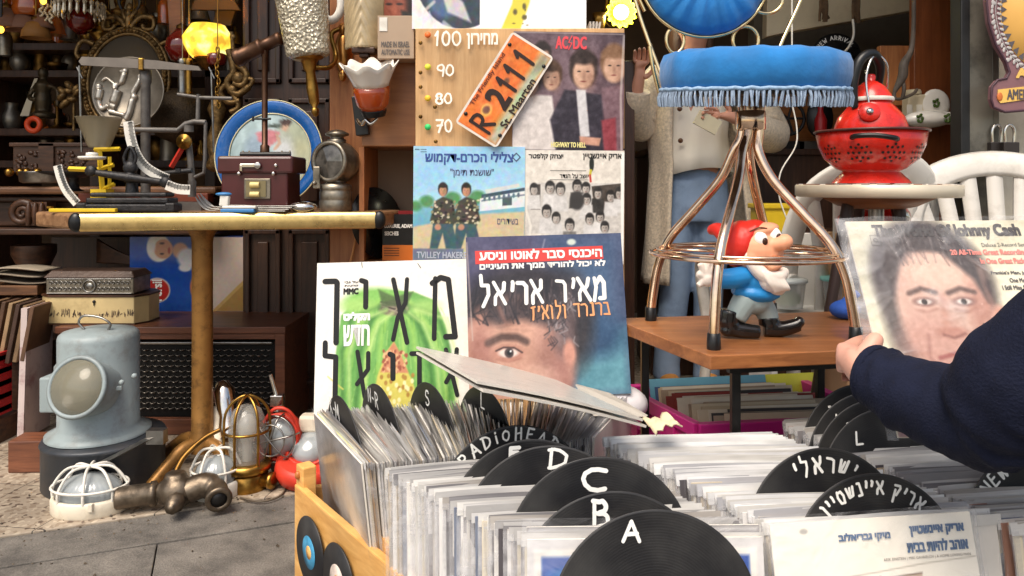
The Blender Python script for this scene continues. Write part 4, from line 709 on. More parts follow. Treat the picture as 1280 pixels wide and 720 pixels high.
for (a, b) in ((305, 350), (360, 412)):
 xa, xb = Xp(a, WD), Xp(b, WD); mb = MB()
 for (z0, z1) in ((.1, .72), (.78, 1.24), (1.3, 1.95)):
  for s in ((xa, z0, xa+.02, z1), (xb-.02, z0, xb, z1), (xa, z0, xb, z0+.02), (xa, z1-.02, xb, z1)): mb.box(((s[0]+s[2])/2, WD + .012, (s[1]+s[3])/2), (s[2]-s[0], .026, s[3]-s[1]))
  mb.box(((xa+xb)/2, WD + .015, (z0+z1)/2), (xb-xa-.1, .018, z1-z0-.1))
 obj('door_panel', mb, DARKWOOD, t, bevel=.004)
SHD = 3.55
t = thing('shelf_unit', 'dark wooden shelf unit full of old lamps at the back left', 'shelf', (Xp(40, SHD), SHD + .2, 0))
for k, yy in enumerate((58, 92, 165, 205)):
 mb = MB(); mb.box((Xp(80, SHD), SHD + .2, Zp(yy, SHD)), (1.6, .4, .035)); obj('shelf_board', mb, DARKWOOD, t, bevel=.003)
for x in (-20, 118, 262):
 mb = MB(); mb.box((Xp(x, SHD), SHD + .2, .95), (.05, .4, 1.9)); obj('upright', mb, DARKWOOD, t, bevel=.003)
KINDS = {
 'vase': [(.03, 0), (.045, .03), (.05, .07), (.03, .11), (.018, .13), (.028, .15)], 'bottle': [(.034, 0), (.036, .09), (.03, .11), (.012, .13), (.012, .17), (.015, .175)],
 'candlestick': [(.05, 0), (.045, .012), (.014, .03), (.02, .05), (.011, .07), (.011, .12), (.02, .135), (.024, .15), (.02, .16)], 'bowl': [(.025, 0), (.03, .006), (.06, .03), (.075, .06), (.07, .06), (.02, .015)],
 'bell': [(.055, 0), (.05, .01), (.04, .05), (.03, .08), (.012, .095), (.012, .115), (0, .12)], 'oil_lamp': [(.045, 0), (.05, .01), (.02, .03), (.045, .06), (.045, .085), (.02, .1), (.024, .11), (.034, .15), (.022, .2), (.018, .25)],
 'jug': [(.035, 0), (.055, .04), (.055, .08), (.03, .12), (.035, .15)], 'tankard': [(.045, 0), (.04, .02), (.038, .11), (.042, .12), (.02, .14), (0, .15)]}
def curio(kind, label, px, py, d, m, s=1., hang=False, handle=False, mi2=None):
 c = P(px, py, d); t = thing(kind, label, kind.replace('_', ' '), c)
 mb = MB(); mb.lathe([(r*s, z*s) for r, z in KINDS[kind]], 22, T(*c)); obj('body', mb, m, t)
 if kind == 'oil_lamp' or handle:
  mb = MB(); h_ = KINDS[kind][-1][1]*s; mb.tube(bez([c + Vector((.03*s, 0, h_*.25)), c + Vector((.07*s, 0, h_*.35)), c + Vector((.07*s, 0, h_*.6)), c + Vector((.035*s, 0, h_*.75))]), .005*s, 6); obj('handle', mb, m, t)
 return t
for i, (kd, lb, px, py, mm, s) in enumerate([
  ('vase', 'dark brass vase on the upper back shelf under the amber shades', 20, 56, BRASSD, .8), ('candlestick', 'tall brass candlestick on the upper back shelf', 60, 56, BRASSD, .95), ('bottle', 'amber bottle on the upper shelf beside the brass candlestick', 72, 56, AMBER, .8), ('oil_lamp', 'old brass oil lamp on the upper back shelf near the red lantern', 85, 56, BRASSD, .6),
  ('jug', 'dull pewter jug on the second back shelf', 25, 90, SILV, .8), ('tankard', 'brown metal tankard on the second shelf near the gilt mirror', 52, 90, BRASSD, .9), ('bowl', 'shallow bronze bowl on the second back shelf', 70, 90, BRASSD, .7), ('bell', 'small brass bell on the second back shelf at far left', 8, 90, BRASSD, .8),
  ('vase', 'slim silver vase on the second shelf close to the mirror frame', 88, 90, SILV, .8), ('candlestick', 'short dark candlestick on the third back shelf', 72, 163, BRASSD, .9), ('bowl', 'small copper bowl on the third back shelf below the statue', 92, 163, BRASSD, .6), ('jug', 'dark jug on the third back shelf at far left', 14, 163, SILV, .9),
  ('tankard', 'grey metal tankard behind the red lever arm', 214, 203, SILV, 1.3), ('bottle', 'ruby glass bottle behind the round brass disc', 222, 203, REDGL, 1.1), ('vase', 'bronze vase behind the hanging rods of the balance', 200, 203, BRASSD, 1.2), ('candlestick', 'twisted brass candlestick next to the blue tray', 252, 203, BRASS, 1.25), ('oil_lamp', 'blackened oil lamp between the disc and the blue tray', 240, 203, BRASSD, 1.2)]):
 curio(kd, lb, px, py, SHD + .08 + .03*(i % 3), mm, s)
def pendant(label, px, py, d, prof, m, s=1., cat='lampshade', name='hanging_lamp'):
 c = P(px, py, d); t = thing(name, label, cat, c); mb = MB(); mb.shell([(r*s, z*s) for r, z in prof], 26, T(*c)); obj('shade', mb, m, t, solid=.003)
 mb = MB(); zt_ = prof[-1][1]*s; mb.lathe([(prof[-1][0]*s*1.05, 0), (prof[-1][0]*s, .02), (.006, .03)], 14, T(c.x, c.y, c.z + zt_ - .006)); mb.tube([(c.x, c.y, c.z + zt_ + .02), (c.x, c.y, 2.81)], .004, 6); obj('cord', mb, BRASSD, t)
TUL = [(.062, 0), (.066, .03), (.06, .08), (.045, .13), (.03, .17), (.02, .19)]; CONE = [(.07, 0), (.064, .02), (.02, .085)]
pendant('amber glass shade hanging leftmost at the top left corner', 4, 26, 3.2, TUL, AMBER, 1.1); pendant('amber glass shade hanging second from the left corner', 22, 24, 3.25, TUL, AMBER, 1.); pendant('amber glass shade hanging nearest the crystal chandelier', 38, 22, 3.15, TUL, AMBER, 1.05)
pendant('small dusky pink cone shade hanging at far left below the amber glass', 8, 36, 3.1, CONE, PINKS); pendant('middle dusky pink cone shade below the amber glass', 31, 38, 3.12, CONE, PINKS, .95); pendant('smallest dusky pink cone shade, right of the other pink ones', 51, 36, 3.12, CONE, PINKS, .75)
pendant('bell shaped tan lampshade hanging below the pink cone shades', 45, 48, 3.1, [(.055, 0), (.05, .03), (.035, .06), (.018, .07)], mat('tan_shade', (140, 96, 46), .7))
pendant('ruby red glass lantern hanging at the top left', 101, 42, 3.2, [(.02, 0), (.05, .03), (.055, .07), (.03, .11), (.018, .13)], REDGL, 1., 'lantern', 'hanging_lantern'); pendant('dark red glass ball lamp hanging beside the lit yellow lamp', 227, 80, 3.0, [(.01, 0), (.04, .015), (.062, .06), (.055, .1), (.03, .125), (.02, .14)], REDGL, 1., 'lamp', 'hanging_lamp')
for k, (x, y, lb) in enumerate(((54, 1, 'tiny lit yellow bulb at the top edge above the bead strings'), (1, 37, 'tiny lit yellow bulb at the far left edge'))):
 c = P(x, y, 3.05); tt_ = thing('small_bulb', lb, 'bulb', c); mb = MB(); mb.ell(c, (.012, .012, .015)); obj('glass', mb, mat('warm_bulb', (255, 190, 60), .3, emis=3.), tt_); mb = MB(); mb.tube([c + Vector((0, 0, .012)), c + Vector((0, .01, .3))], .005, 6); obj('cable', mb, BLACK, tt_)
c = P(100, 4, 3.1); t = thing('crystal_chandelier', 'chandelier rim with a fringe of pale crystal drops at the top edge', 'chandelier', c); mb = MB(); mb.lathe([(.088, 0), (.092, .01), (.092, .02), (.086, .028)], 40, T(*c)); mb.tube([(c.x - .09, c.y, c.z + .02), (c.x, c.y, c.z + .2), (c.x + .09, c.y, c.z + .02)], .005, 6); mb.tube([(c.x, c.y, c.z + .2), (c.x, c.y, 2.81)], .005, 6); obj('ring', mb, BRASSD, t)
for k in range(22):
 a = 2*math.pi*k/22; q = c + Vector((.09*math.cos(a), .09*math.sin(a), 0)); mb = MB(); mb.lathe([(0, -.062), (.008, -.05), (.006, -.02), (.0105, -.008), (.002, .004)], 6, T(*q), sm=False); obj('crystal_drop', mb, CRYST, t)
for k, (x, y0, y1) in enumerate(((58, 4, 34), (64, 8, 30), (52, 6, 26))):
 mb = MB(); 
 for j in range(14): q = P(x + 2*math.sin(j), y0 + (y1 - y0)*j/14, 3.1); mb.ell(q, .0065, n=8, m=6)
 a = P(x, y0, 3.1); mb.tube([a, (a.x, a.y, 2.81)], .002, 5); tag(obj('bead_string', mb, CRYST), ['longest string of crystal beads hanging left of the chandelier', 'string of crystal beads hanging closest to the chandelier', 'short string of crystal beads hanging beside the amber shades'][k], 'beads', 'crystal bead strings')
c = P(54, 148, 3.3); t = thing('dark_statuette', 'dark bronze statuette standing before a slanted white pane', 'statuette', c); mb = MB(); mb.lathe([(.05, 0), (.05, .02), (.03, .03), (.035, .08), (.028, .11), (.036, .15), (.012, .175), (.022, .195), (.018, .22), (0, .228)], 20, T(*c)); mb.tube(bez([c + Vector((.03, 0, .145)), c + Vector((.07, -.01, .12)), c + Vector((.075, -.02, .05))]), .011, 8); mb.tube(bez([c + Vector((-.03, 0, .145)), c + Vector((-.055, -.01, .1)), c + Vector((-.03, -.03, .08))]), .011, 8); obj('figure', mb, mat('dark_bronze', (70, 58, 40), .4, .6, var=.3, scale=40), t, remesh=.006, smooth_it=3)
mb = MB(); mb.hexa([P(25, 145, 3.4), P(36, 145, 3.4), P(36, 145, 3.42), P(25, 145, 3.42), P(43, 98, 3.4), P(47, 98, 3.4), P(47, 98, 3.42), P(43, 98, 3.42)]); tag(obj('picture_card', mb, mat('pale_pane', (196, 186, 162), .5)), 'narrow pale pane leaning slanted behind the dark statuette', 'pane')
mb = MB(); q = P(42, 153, 3.25); mb.tube([(q.x + .028*math.cos(a*math.pi/10), q.y, q.z - .01 + .028*math.sin(a*math.pi/10)) for a in range(20)], .012, 8, True); tag(obj('orange_ring', mb, mat('orange_plastic', (210, 74, 34), .4)), 'orange ring lying on the shelf edge below the statuette', 'ring')
CDp = 3.0; x0, x1 = Xp(16, CDp), Xp(124, CDp); t = thing('carved_chest', 'dark brown carved wooden chest behind the scale on the sideboard', 'chest', ((x0+x1)/2, CDp + .1, Zp(214, CDp))); z0, z1 = Zp(216, CDp), Zp(179, CDp)
mb = MB(); mb.box(((x0+x1)/2, CDp + .1, (z0+z1)/2), (x1-x0, .2, z1-z0)); mb.box(((x0+x1)/2, CDp + .1, z1 - .006), (x1-x0+.02, .22, .016)); bx = obj('body', mb, CARVED, t, bevel=.003)
mb = MB(); rng = random.Random(9)
for k in range(60):
 x = rng.uniform(x0 + .02, x1 - .02); z = rng.uniform(z0 + .015, z1 - .035); mb.ell((x, CDp - .002, z), (rng.uniform(.006, .013), .006, rng.uniform(.005, .011)), n=8, m=6)
mb.box(((x0*.6+x1*.4), CDp - .004, (z0+z1)/2), (.06, .012, z1-z0)); obj('carving', mb, CARVED, bx)
c = P(42, 229, 2.86); t = thing('serving_dish', 'shiny round metal dish holding small brass balls on the sideboard', 'dish', c); mb = MB(); mb.lathe([(.09, 0), (.102, .006), (.106, .04), (.11, .046), (.102, .044), (.096, .01), (0, .008)], 40, T(c.x, c.y + .1, c.z)); obj('dish', mb, STEEL, t)
for k, (x, y) in enumerate(((16, 214), (27, 213), (38, 214), (48, 212))): mb = MB(); q = P(x, y, 2.94); mb.ell((q.x, q.y - .02 + .015*(k % 2), c.z + .043), .017); tag(obj('brass_ball', mb, BRASS), ['leftmost of the four brass balls in the metal dish', 'second brass ball from the left in the metal dish', 'third brass ball from the left in the metal dish', 'rightmost of the four brass balls in the metal dish'][k], 'ball', 'brass balls in the dish')
mb = MB(); mb.lathe([(0, 0), (.03, .0), (.1, .014), (.12, .022), (.1, .019), (0, .006)], 32, T(Xp(88, 2.7), 2.72, Zp(222, 2.7))); mb.lathe([(.04, -.05), (.02, -.04), (.014, -.01), (.02, .0)], 16, T(Xp(88, 2.7), 2.72, Zp(222, 2.7))); tag(obj('scale_bowl', mb, IRON), 'wide black shallow footed bowl behind the yellow scale bar', 'bowl')
MD = 3.15; c = P(158, 102, MD); rx, rz = 49*MD/F, 63*MD/F; t = thing('oval_mirror', 'dusty oval mirror in an ornate gilt frame with a crest', 'mirror', (c.x, MD, c.z - rz)); Mx = frame(c, Vector((1, 0, 0)), Vector((0, .12, 1)))
mb = MB(); mb.lathe([(0, 0), (1, 0), (1, .004), (0, .004)], 48, Mx @ Matrix.Diagonal((rx, rz, 1, 1))); obj('glass', mb, mat('dusty_mirror', (108, 98, 84), .35, .4, var=.15, scale=4), t)
mb = MB(); K = 72
for q in range(K):
 a = 2*math.pi*q/K; mb.ell((rx*1.03*math.cos(a), rz*1.03*math.sin(a), .012), (.012, .012, .012 + .004*(q % 2)), n=8, m=6, M=Mx)
mb.tube([(rx*.97*math.cos(2*math.pi*q/48), rz*.97*math.sin(2*math.pi*q/48), .006) for q in range(48)], .008, 8, True, M=Mx); mb.tube([(rx*1.1*math.cos(2*math.pi*q/48), rz*1.09*math.sin(2*math.pi*q/48), .004) for q in range(48)], .01, 8, True, M=Mx); obj('frame', mb, GILT, t)
mb = MB()
for s in (-1, 1):
 mb.tube(bez([(s*.01, rz*1.1, .01), (s*.05, rz*1.3, .01), (s*.1, rz*1.28, .01), (s*.105, rz*1.08, .01), (s*.07, rz*1.06, .01), (s*.06, rz*1.14, .01)]), [.012]*10 + [.009]*16, 8, M=Mx)
 mb.tube(bez([(s*rx*.85, rz*.75, .01), (s*rx*1.15, rz*.82, .01), (s*rx*1.3, rz*.6, .01), (s*rx*1.2, rz*.45, .01)]), .01, 8, M=Mx); mb.tube(bez([(0, rz*1.16, .01), (s*.018, rz*1.32, .02), (s*.03, rz*1.44, .01)]), .009, 8, M=Mx)
mb.ell((0, rz*1.28, .015), (.016, .05, .014), M=Mx); mb.ell((0, rz*1.5, .012), (.014, .022, .012), M=Mx); obj('crest', mb, GILT, t)
RDp = 2.85; c = P(162, 125, RDp); t = thing('relief_tray', 'tarnished silver oval tray with raised figures in front of the mirror', 'tray', (c.x, RDp, Zp(180, RDp))); Mx = frame(c, Vector((1, 0, .05)), Vector((0, .1, 1)))
a_, b_ = 45*RDp/F, 62*RDp/F; mb = MB(); mb.lathe([(0, 0), (.9, 0), (.96, .012), (1, .014), (1, .008), (.9, -.004), (0, -.004)], 44, Mx @ T(0, .03, 0) @ Matrix.Diagonal((a_, b_*.72, 1, 1))); obj('tray', mb, SILV, t)
mb = MB(); f_ = lambda x, y: ((x - 162)*RDp/F, -(y - 125)*RDp/F, .004)
for pts, r in (([(128, 100), (134, 96), (144, 104), (152, 104)], .007), ([(152, 104), (156, 92)], .012), ([(148, 112), (143, 128)], .02), ([(126, 110), (124, 122)], .016), ([(124, 124), (128, 135), (136, 130)], .01), ([(166, 126), (162, 142), (158, 150)], .013), ([(170, 110), (166, 118), (176, 100)], .011), ([(136, 138), (150, 142), (162, 146)], .008), ([(139, 130), (146, 134)], .014), ([(150, 88), (160, 88)], .007)):
 mb.tube(bez([f_(*p) for p in pts], 4), r, 8, M=Mx)
for x, y, r in ((124, 106, .014), (157, 88, .012), (144, 108, .013), (168, 122, .014), (176, 96, .012)): mb.ell(f_(x, y), (r, r, r*.8), M=Mx)
obj('figures', mb, mat('bright_silver', (190, 182, 170), .35, .8, var=.2, scale=30), t, remesh=.004, smooth_it=2)
OD_ = 2.85; c = P(296, 110, OD_); t = thing('gilt_ornament', 'gilded scroll wall ornament between the lit lamp and the wardrobe', 'ornament', c); mb = MB()
for pts, r in (([(286, 62), (292, 88), (284, 104), (296, 118), (312, 108)], .014), ([(290, 40), (291, 62)], .008), ([(296, 80), (308, 92), (304, 106), (292, 104)], .013), ([(284, 104), (276, 116), (286, 128), (300, 126)], .012), ([(292, 118), (298, 134), (288, 140)], .011), ([(312, 108), (316, 100), (308, 98)], .009)):
 mb.tube(bez([P(x, y, OD_) for x, y in pts], 5), r, 8)
for x, y, r in ((291, 46, .012), (292, 70, .018), (298, 98, .026), (290, 112, .02)): mb.ell(P(x, y, OD_), (r, r*.7, r))
obj('scrollwork', mb, GILT, t)
mb = MB()
for k in range(15):
 q = P(272 + 1.5*math.sin(k), 62 + 5*k, 2.8); rot = Matrix.Rotation(R(90)*(k % 2), 4, 'Z'); mb.tube([(.006*math.cos(a*math.pi/6), 0, .011*math.sin(a*math.pi/6)) for a in range(12)], .003, 5, True, M=T(*q) @ rot)
q = P(272, 62, 2.8); mb.tube([q, (q.x, q.y, 2.81)], .002, 5); tag(obj('brass_chain', mb, BRASS), 'brass chain hanging below the lit yellow lamp', 'chain')
for k, (x, r) in enumerate(((228, .016), (236, .012))):
 mb = MB(); mb.lathe([(r, 0), (r*1.1, .01), (r, .02), (r, .12), (r*1.2, .13), (r*.8, .14)], 16, T(*P(x, 118, 2.9))); a = P(x, 75, 2.9); mb.tube([a, (a.x, a.y, 2.81)], .002, 5); tag(obj('brass_tube', mb, [STEEL, BRASS][k]), ['steel tube hanging left of the lit lamp chain', 'thin brass tube hanging next to the steel tube'][k], 'tube', 'metal tubes hanging by the lamp')
LP = 2.9; c = P(260, 72, LP); t = thing('lit_lamp', 'glowing yellow marbled glass lamp shade on the left', 'lamp', c)
mb = MB(); LM = bpy.data.materials.new('glowing_marbled_glass'); LM.use_nodes = True; n = LM.node_tree; b = n.nodes['Principled BSDF']; tc = n.nodes.new('ShaderNodeTexCoord'); nz = n.nodes.new('ShaderNodeTexNoise'); nz.inputs['Scale'].default_value = 16; nz.inputs['Detail'].default_value = 4; n.links.new(tc.outputs['Object'], nz.inputs[0]); cr = n.nodes.new('ShaderNodeValToRGB'); e = cr.color_ramp.elements; e[0].position = .36; e[0].color = (.62, .34, .03, 1); e[1].position = .52; e[1].color = (1, .74, .06, 1); x = e.new(.66); x.color = (1, .9, .35, 1); n.links.new(nz.outputs[0], cr.inputs[0]); n.links.new(cr.outputs[0], b.inputs['Emission Color']); n.links.new(cr.outputs[0], b.inputs['Base Color']); b.inputs['Emission Strength'].default_value = .8; b.inputs['Roughness'].default_value = .25
sc_ = LP / F; mb.shell([(18*sc_, 0), (22*sc_, 4*sc_), (28.5*sc_, 16*sc_), (29.5*sc_, 25*sc_), (25*sc_, 32*sc_), (21*sc_, 38*sc_), (20*sc_, 40*sc_)], 36, T(*c), wob=lambda a, r, z: (r*(1 + .012*math.sin(8*a)*max(0, min(1, (z - .03)/.09))), z)); obj('shade', mb, LM, t, solid=.003)
mb = MB(); mb.lathe([(.01, -.05), (.03, -.035), (.045, -.01), (.055, .002), (.03, .004)], 20, T(*c)); mb.tube([c + Vector((-.09, .06, -.02)), c + Vector((0, 0, -.02))], .008, 8); obj('fitter', mb, BRASSD, t)
mb = MB(); mb.lathe([(.025, 0), (.035, .01), (.038, .04), (.03, .045)], 16, T(*(c + Vector((.045, -.03, -.035))))); obj('red_cup', mb, REDGL, t)
mb = MB(); mb.tube([c + Vector((-.09, .06, -.02)), P(236, 0, LP + .06), (Xp(236, LP), LP + .06, 2.81)], .004, 6); obj('cord', mb, BLACK, t)
pl = bpy.data.lights.new('lamp_glow', 'POINT'); pl.energy = 7; pl.color = (1, .72, .3); pl.shadow_soft_size = .05; po = bpy.data.objects.new('lamp_glow', pl); COL.objects.link(po); po.location = c + Vector((0, -.0, .06)); po.parent = t; po.matrix_parent_inverse = T(*(-c))
for nm, lb, ct, pts, d, m in (('beige_card', 'beige card hanging at the top above the gilt mirror', 'card', [(137, 0), (165, -4), (163, 26), (140, 29)], 3.3, mat('beige_card', (138, 122, 94), .8)), ('brown_board', 'brown wooden board hanging above the dark red ball lamp', 'board', [(209, -6), (228, -6), (230, 42), (212, 46)], 3.25, CHIP), ('tan_board', 'slanted tan board at the top near the wardrobe', 'board', [(274, -6), (300, -6), (288, 32), (266, 30)], 3.3, mat('tan_board', (112, 86, 56), .7)), ('lamp_canopy', 'wide brown shade hanging at the top above the lit lamp', 'lampshade', [(238, 12), (300, 12), (284, -14), (252, -14)], 3.2, mat('brown_canopy', (92, 68, 44), .7))):
 mb = MB(); a = [P(x, y, d) for x, y in pts]; b = [p + Vector((0, .02, 0)) for p in a]; mb.add(a + b, [(0,1,2,3), (7,6,5,4), (0,4,5,1), (1,5,6,2), (2,6,7,3), (3,7,4,0)]); tp = min(a, key=lambda p: -p.z); mb.tube([tp + Vector((0, .01, -.005)), (tp.x, tp.y + .01, 2.81)], .002, 5); tag(obj(nm, mb, m), lb, ct)
mb = MB(); q = P(162, 2, 3.2); mb.tube([(q.x + .045*math.cos(a*math.pi/14), q.y, q.z + .05*math.sin(a*math.pi/14)) for a in range(28)], [.008 + .004*math.sin(a*math.pi/14) for a in range(28)], 8, True); mb.tube([(q.x, q.y, q.z + .05), (q.x, q.y, 2.81)], .003, 5); tag(obj('black_ring', mb, BLACK), 'black horn-like ring hanging in front of the beige card', 'ring')
rng = random.Random(21); MM = [('bright brass', BRASS), ('blackened brass', BRASSD), ('gilded', GILT), ('pewter', PEWTER), ('amber glass', AMBER), ('tarnished silver', SILV), ('copper toned', _mats['brown_patina_brass'])]; KL = list(KINDS)
for i in range(34):
 kd, (mn, mm) = KL[i % 8], MM[i % 7]; yy = (56, 90, 163, 203)[i % 4]; x = rng.choice([rng.uniform(-5, 112), rng.uniform(206, 300)]); curio(kd, '%s %s crowded into the dark clutter %s of the oval mirror' % (mn, kd.replace('_', ' '), 'left' if x < 150 else 'right'), x, yy, SHD + .16 + .05*(i % 3), mm, rng.uniform(.75, 1.25), handle=i % 3 == 0)
for i in range(14):
 kd, (mn, mm) = KL[(i*3 + 1) % 8], MM[(i + 3) % 7]; x = (6, 70, 86, 112, 124, 136, 182, 196, 206, 250, 282, 290, 150, 172)[i]; y = (70, 44, 50, 40, 58, 48, 36, 52, 30, 26, 44, 70, 34, 28)[i]; d_ = 3.3 + .05*(i % 4); th_ = curio(kd, '%s %s hung by a wire above the shelves %s' % (mn, kd.replace('_', ' '), 'near the left corner' if x < 100 else 'over the mirror' if x < 215 else 'beside the lit lamp'), x, y, d_, mm, .85)
 q = P(x, y - 30, d_); mb = MB(); mb.tube([P(x, y - 8, d_), (q.x, q.y, 2.81)], .003, 5); obj('wire', mb, BRASSD, th_)
mb = MB(); q = P(228, 150, 3.1); mb.shell([(.03, -.1), (.1, -.07), (.13, 0), (.1, .09), (.05, .12)], 28, T(*q)); tag(obj('mesh_basket', mb, mat('dark_woven_wire', (66, 54, 40), .5, .5, var=.5, scale=160, bump=.8, bscale=160)), 'dark round wire basket behind the red lever arm', 'basket')
mb = MB(); q = P(272, 165, 2.98); mb.lathe([(.02, 0), (.05, .02), (.03, .06), (.045, .12), (.02, .2), (.04, .25), (.02, .3)], 20, T(q.x, q.y, q.z - .16)); tag(obj('gilt_column', mb, GILT), 'gilt turned column beside the rim of the blue tray', 'column')
mb = MB(); q = P(92, 118, 3.1)
for k in range(9): mb.ell((q.x + rng.uniform(-.05, .03), q.y, q.z + rng.uniform(-.05, .04)), (.025, .02, .014), (0, rng.uniform(-1, 1), 0), n=10, m=6)
mb.tube([(q.x - .005, q.y + .01, q.z), (q.x - .005, q.y + .01, Zp(163, 3.1))], .006, 6); tag(obj('gilt_leaf', mb, GILT), 'gilt carved leaf standing left of the oval mirror', 'ornament')
# MIDDLE: oak column, sconces, plywood case with covers
ED = 2.45
x0, x1 = Xp(411, ED), Xp(457, ED); t_ = tag(obj('wooden_column', MB().box(((x0+x1)/2, ED + .06, 1.25), (x1-x0, .1, 2.5)), OAK, bevel=.003), 'orange brown wooden post carrying the wall lamps', 'post')
BD_ = 2.36; x0, x1 = Xp(452, BD_), Xp(519, BD_ - .08)
t = thing('brown_cabinet', 'brown veneered wall case open below, left of the plywood price board', 'cabinet', ((x0+x1)/2, BD_ + .2, 0))
z1, z0 = Zp(30, BD_), Zp(183, BD_)
mb = MB(); mb.box(((x0+x1)/2, BD_ + .16, (z0+z1)/2), (x1-x0, .32, z1-z0)); obj('upper_box', mb, CHIP, t, bevel=.003)
zb = Zp(328, BD_); mb = MB(); mb.box(((x0+x1)/2, BD_ + .30, (z0+zb)/2), (x1-x0, .02, z0-zb)); obj('back_board', mb, mat('greyish_card_back', (156, 136, 118), .8, var=.1, scale=5), t)
mb = MB(); mb.box(((x0+x1)/2, BD_ + .16, zb/2), (x1-x0, .3, zb)); obj('lower_box', mb, CHIP, t, bevel=.003)
mb = MB(); mb.box((x0 - .008, BD_ + .17, (z0 + zb)/2), (.016, .26, z0 - zb)); obj('side_board', mb, OAK, t)
c = P(468, 310, BD_ + .06); t = thing('vinyl_record', 'black vinyl record standing edge-on in the open brown case', 'record', (c.x, c.y, zb)); mb = MB(); mb.lathe([(0, -.001), (.12, -.001), (.12, .001), (0, .001)], 48, look((Xp(463, BD_) , BD_ + .13, zb + .12), (.8, -.55, .18))); obj('disc', mb, VINYL, t)
o = P(478, 316, BD_ + .06); t = thing('book', 'black book with orange lower band and white title in the open brown case', 'book', (o.x + .05, o.y, zb)); wd = Xp(519, BD_) - o.x + .01
mb = MB(); mb.box((o.x + wd/2, o.y + .012, zb + .075), (wd, .02, .15)); bk = obj('cover', mb, BLACKP, t); mb = MB(); mb.box((o.x + wd/2, o.y + .0005, zb + .025), (wd, .002, .05)); obj('orange_band', mb, mat('orange_print', (206, 112, 36), .5), bk)
M = frame(Vector((o.x, o.y - .0008, zb)), Vector((1, 0, 0)), Vector((0, 0, 1))); mb = MB(); text(mb, 'LUXURIE, ADAM', .008, .105, wd*.78, .118, .002, 0, M, bold=.0006); text(mb, 'SEICHES', .008, .082, wd*.42, .094, .002, 0, M, bold=.0006); obj('lettering', mb, WINK, bk)
mb = MB()
for k in range(4): mb.box((o.x + .03, o.y - .0012, zb + .016 + .008*k), (.05, .0006, .002))
obj('small_print', mb, BINK, bk)
mb = MB(); q = P(509, 262, BD_ + .1); mb.box((q.x, q.y + .012, zb + .08), (.06, .02, .16)); tag(obj('red_book', mb, mat('red_cloth', (140, 26, 30), .6)), 'red book standing behind the black and orange book', 'book')
mb = MB(); mb.tube(bez([P(455, 172, ED), P(452, 230, ED - .01), P(444, 300, ED - .01), P(436, 335, ED)]), .004, 6); tag(obj('lamp_wire', mb, mat('tan_wire', (196, 138, 84), .5)), 'tan wire running down the wooden post from the ruffled lamp', 'wire')
x0, x1 = Xp(478, BD_), Xp(522, BD_); zz = Zp(79, BD_); t = thing('cardboard_box', 'small greyish cardboard box with a white sticker behind the ruffled lamp', 'box', ((x0+x1)/2, BD_ - .05, zz))
mb = MB(); mb.box(((x0+x1)/2, BD_ - .045, (zz + Zp(27, BD_))/2), (x1-x0, .08, Zp(27, BD_)-zz)); bx = obj('carton', mb, mat('grey_cardboard', (170, 148, 126), .8, var=.08), t, bevel=.002)
M = frame(Vector((x0, BD_ - .0865, zz)), Vector((1, 0, 0)), Vector((0, 0, 1))); mb = MB(); 
mb.box((.018, .105, 0), (.024, .042, .001), M=M); obj('sticker', mb, WHITEP, bx)
mb = MB(); text(mb, 'MADE IN ISRAEL', .012, .035, .098, .052, .0006, 0, M, bold=.0004); text(mb, 'AUTOMATIC USE', .012, .012, .098, .028, .0006, 0, M, bold=.0004); obj('lettering', mb, mat('grey_print', (96, 90, 86), .7), bx)
x0, x1 = Xp(474, BD_), Xp(514, BD_); o = Vector((x0, BD_ + .03, Zp(31, BD_))); t = thing('framed_photo', 'dark photo of a reddish face standing on the brown case at the top edge', 'photo', o)
mb = MB(); mb.box((x0 + .05, BD_ + .04, o.z + .1), (.104, .012, .2)); bx = obj('backing', mb, BLACKP, t); A = Art((474, -48, 514, 31), 60, (40, 24, 20), 2.); A.ell(490, 4, 17, 26, (140, 74, 54), 8); A.ell(491, 10, 4, 8, (166, 92, 68), 3); A.ell(491, 22, 8, 2.2, (74, 32, 26), 2); A.ell(484, 2, 4, 1.6, (40, 22, 18), 1.5); A.ell(498, 2, 4, 1.6, (40, 22, 18), 1.5); A.poly([(500, 10), (514, 14), (514, 31), (502, 31)], (34, 34, 32), soft=4); A.noise(10, 4, 1)
pr = A.build('face_print', .1, .198, .0068, bx, PRINT); pr.matrix_world = frame(Vector((x0 + .0, BD_ + .04, o.z + .001)), Vector((1, 0, 0)), Vector((0, 0, 1)))
def scut(mb, prof, n, M, **k): mb.shell(prof, n, M, **k)
GLS = mat('cut_crystal_shade', (206, 196, 172), .1, .25, var=.25, scale=30, coat=1., alpha=.82); GL = bpy.data.materials['cut_crystal_shade'].node_tree
_b = GL.nodes['Principled BSDF']; _t = GL.nodes.new('ShaderNodeTexVoronoi'); _t.inputs['Scale'].default_value = 95; _c = GL.nodes.new('ShaderNodeTexCoord'); GL.links.new(_c.outputs['Object'], _t.inputs[0]); _p = GL.nodes.new('ShaderNodeBump'); _p.inputs['Strength'].default_value = .9; _p.inputs['Distance'].default_value = .012; GL.links.new(_t.outputs['Distance'], _p.inputs['Height']); GL.links.new(_p.outputs[0], _b.inputs['Normal'])
c = P(386, 74, 2.3); s = 2.3/F; t = thing('crystal_wall_lamp', 'brass wall lamp with round diamond cut glass shade, left of the post', 'lamp', c)
mb = MB(); ax = Vector((-.12, 0, 1)); M = look(c, ax)
def dia(a, r, z): return (r*(1 + .014*abs(math.sin(a*12 + z*140)) + .014*abs(math.sin(a*12 - z*140))), z)
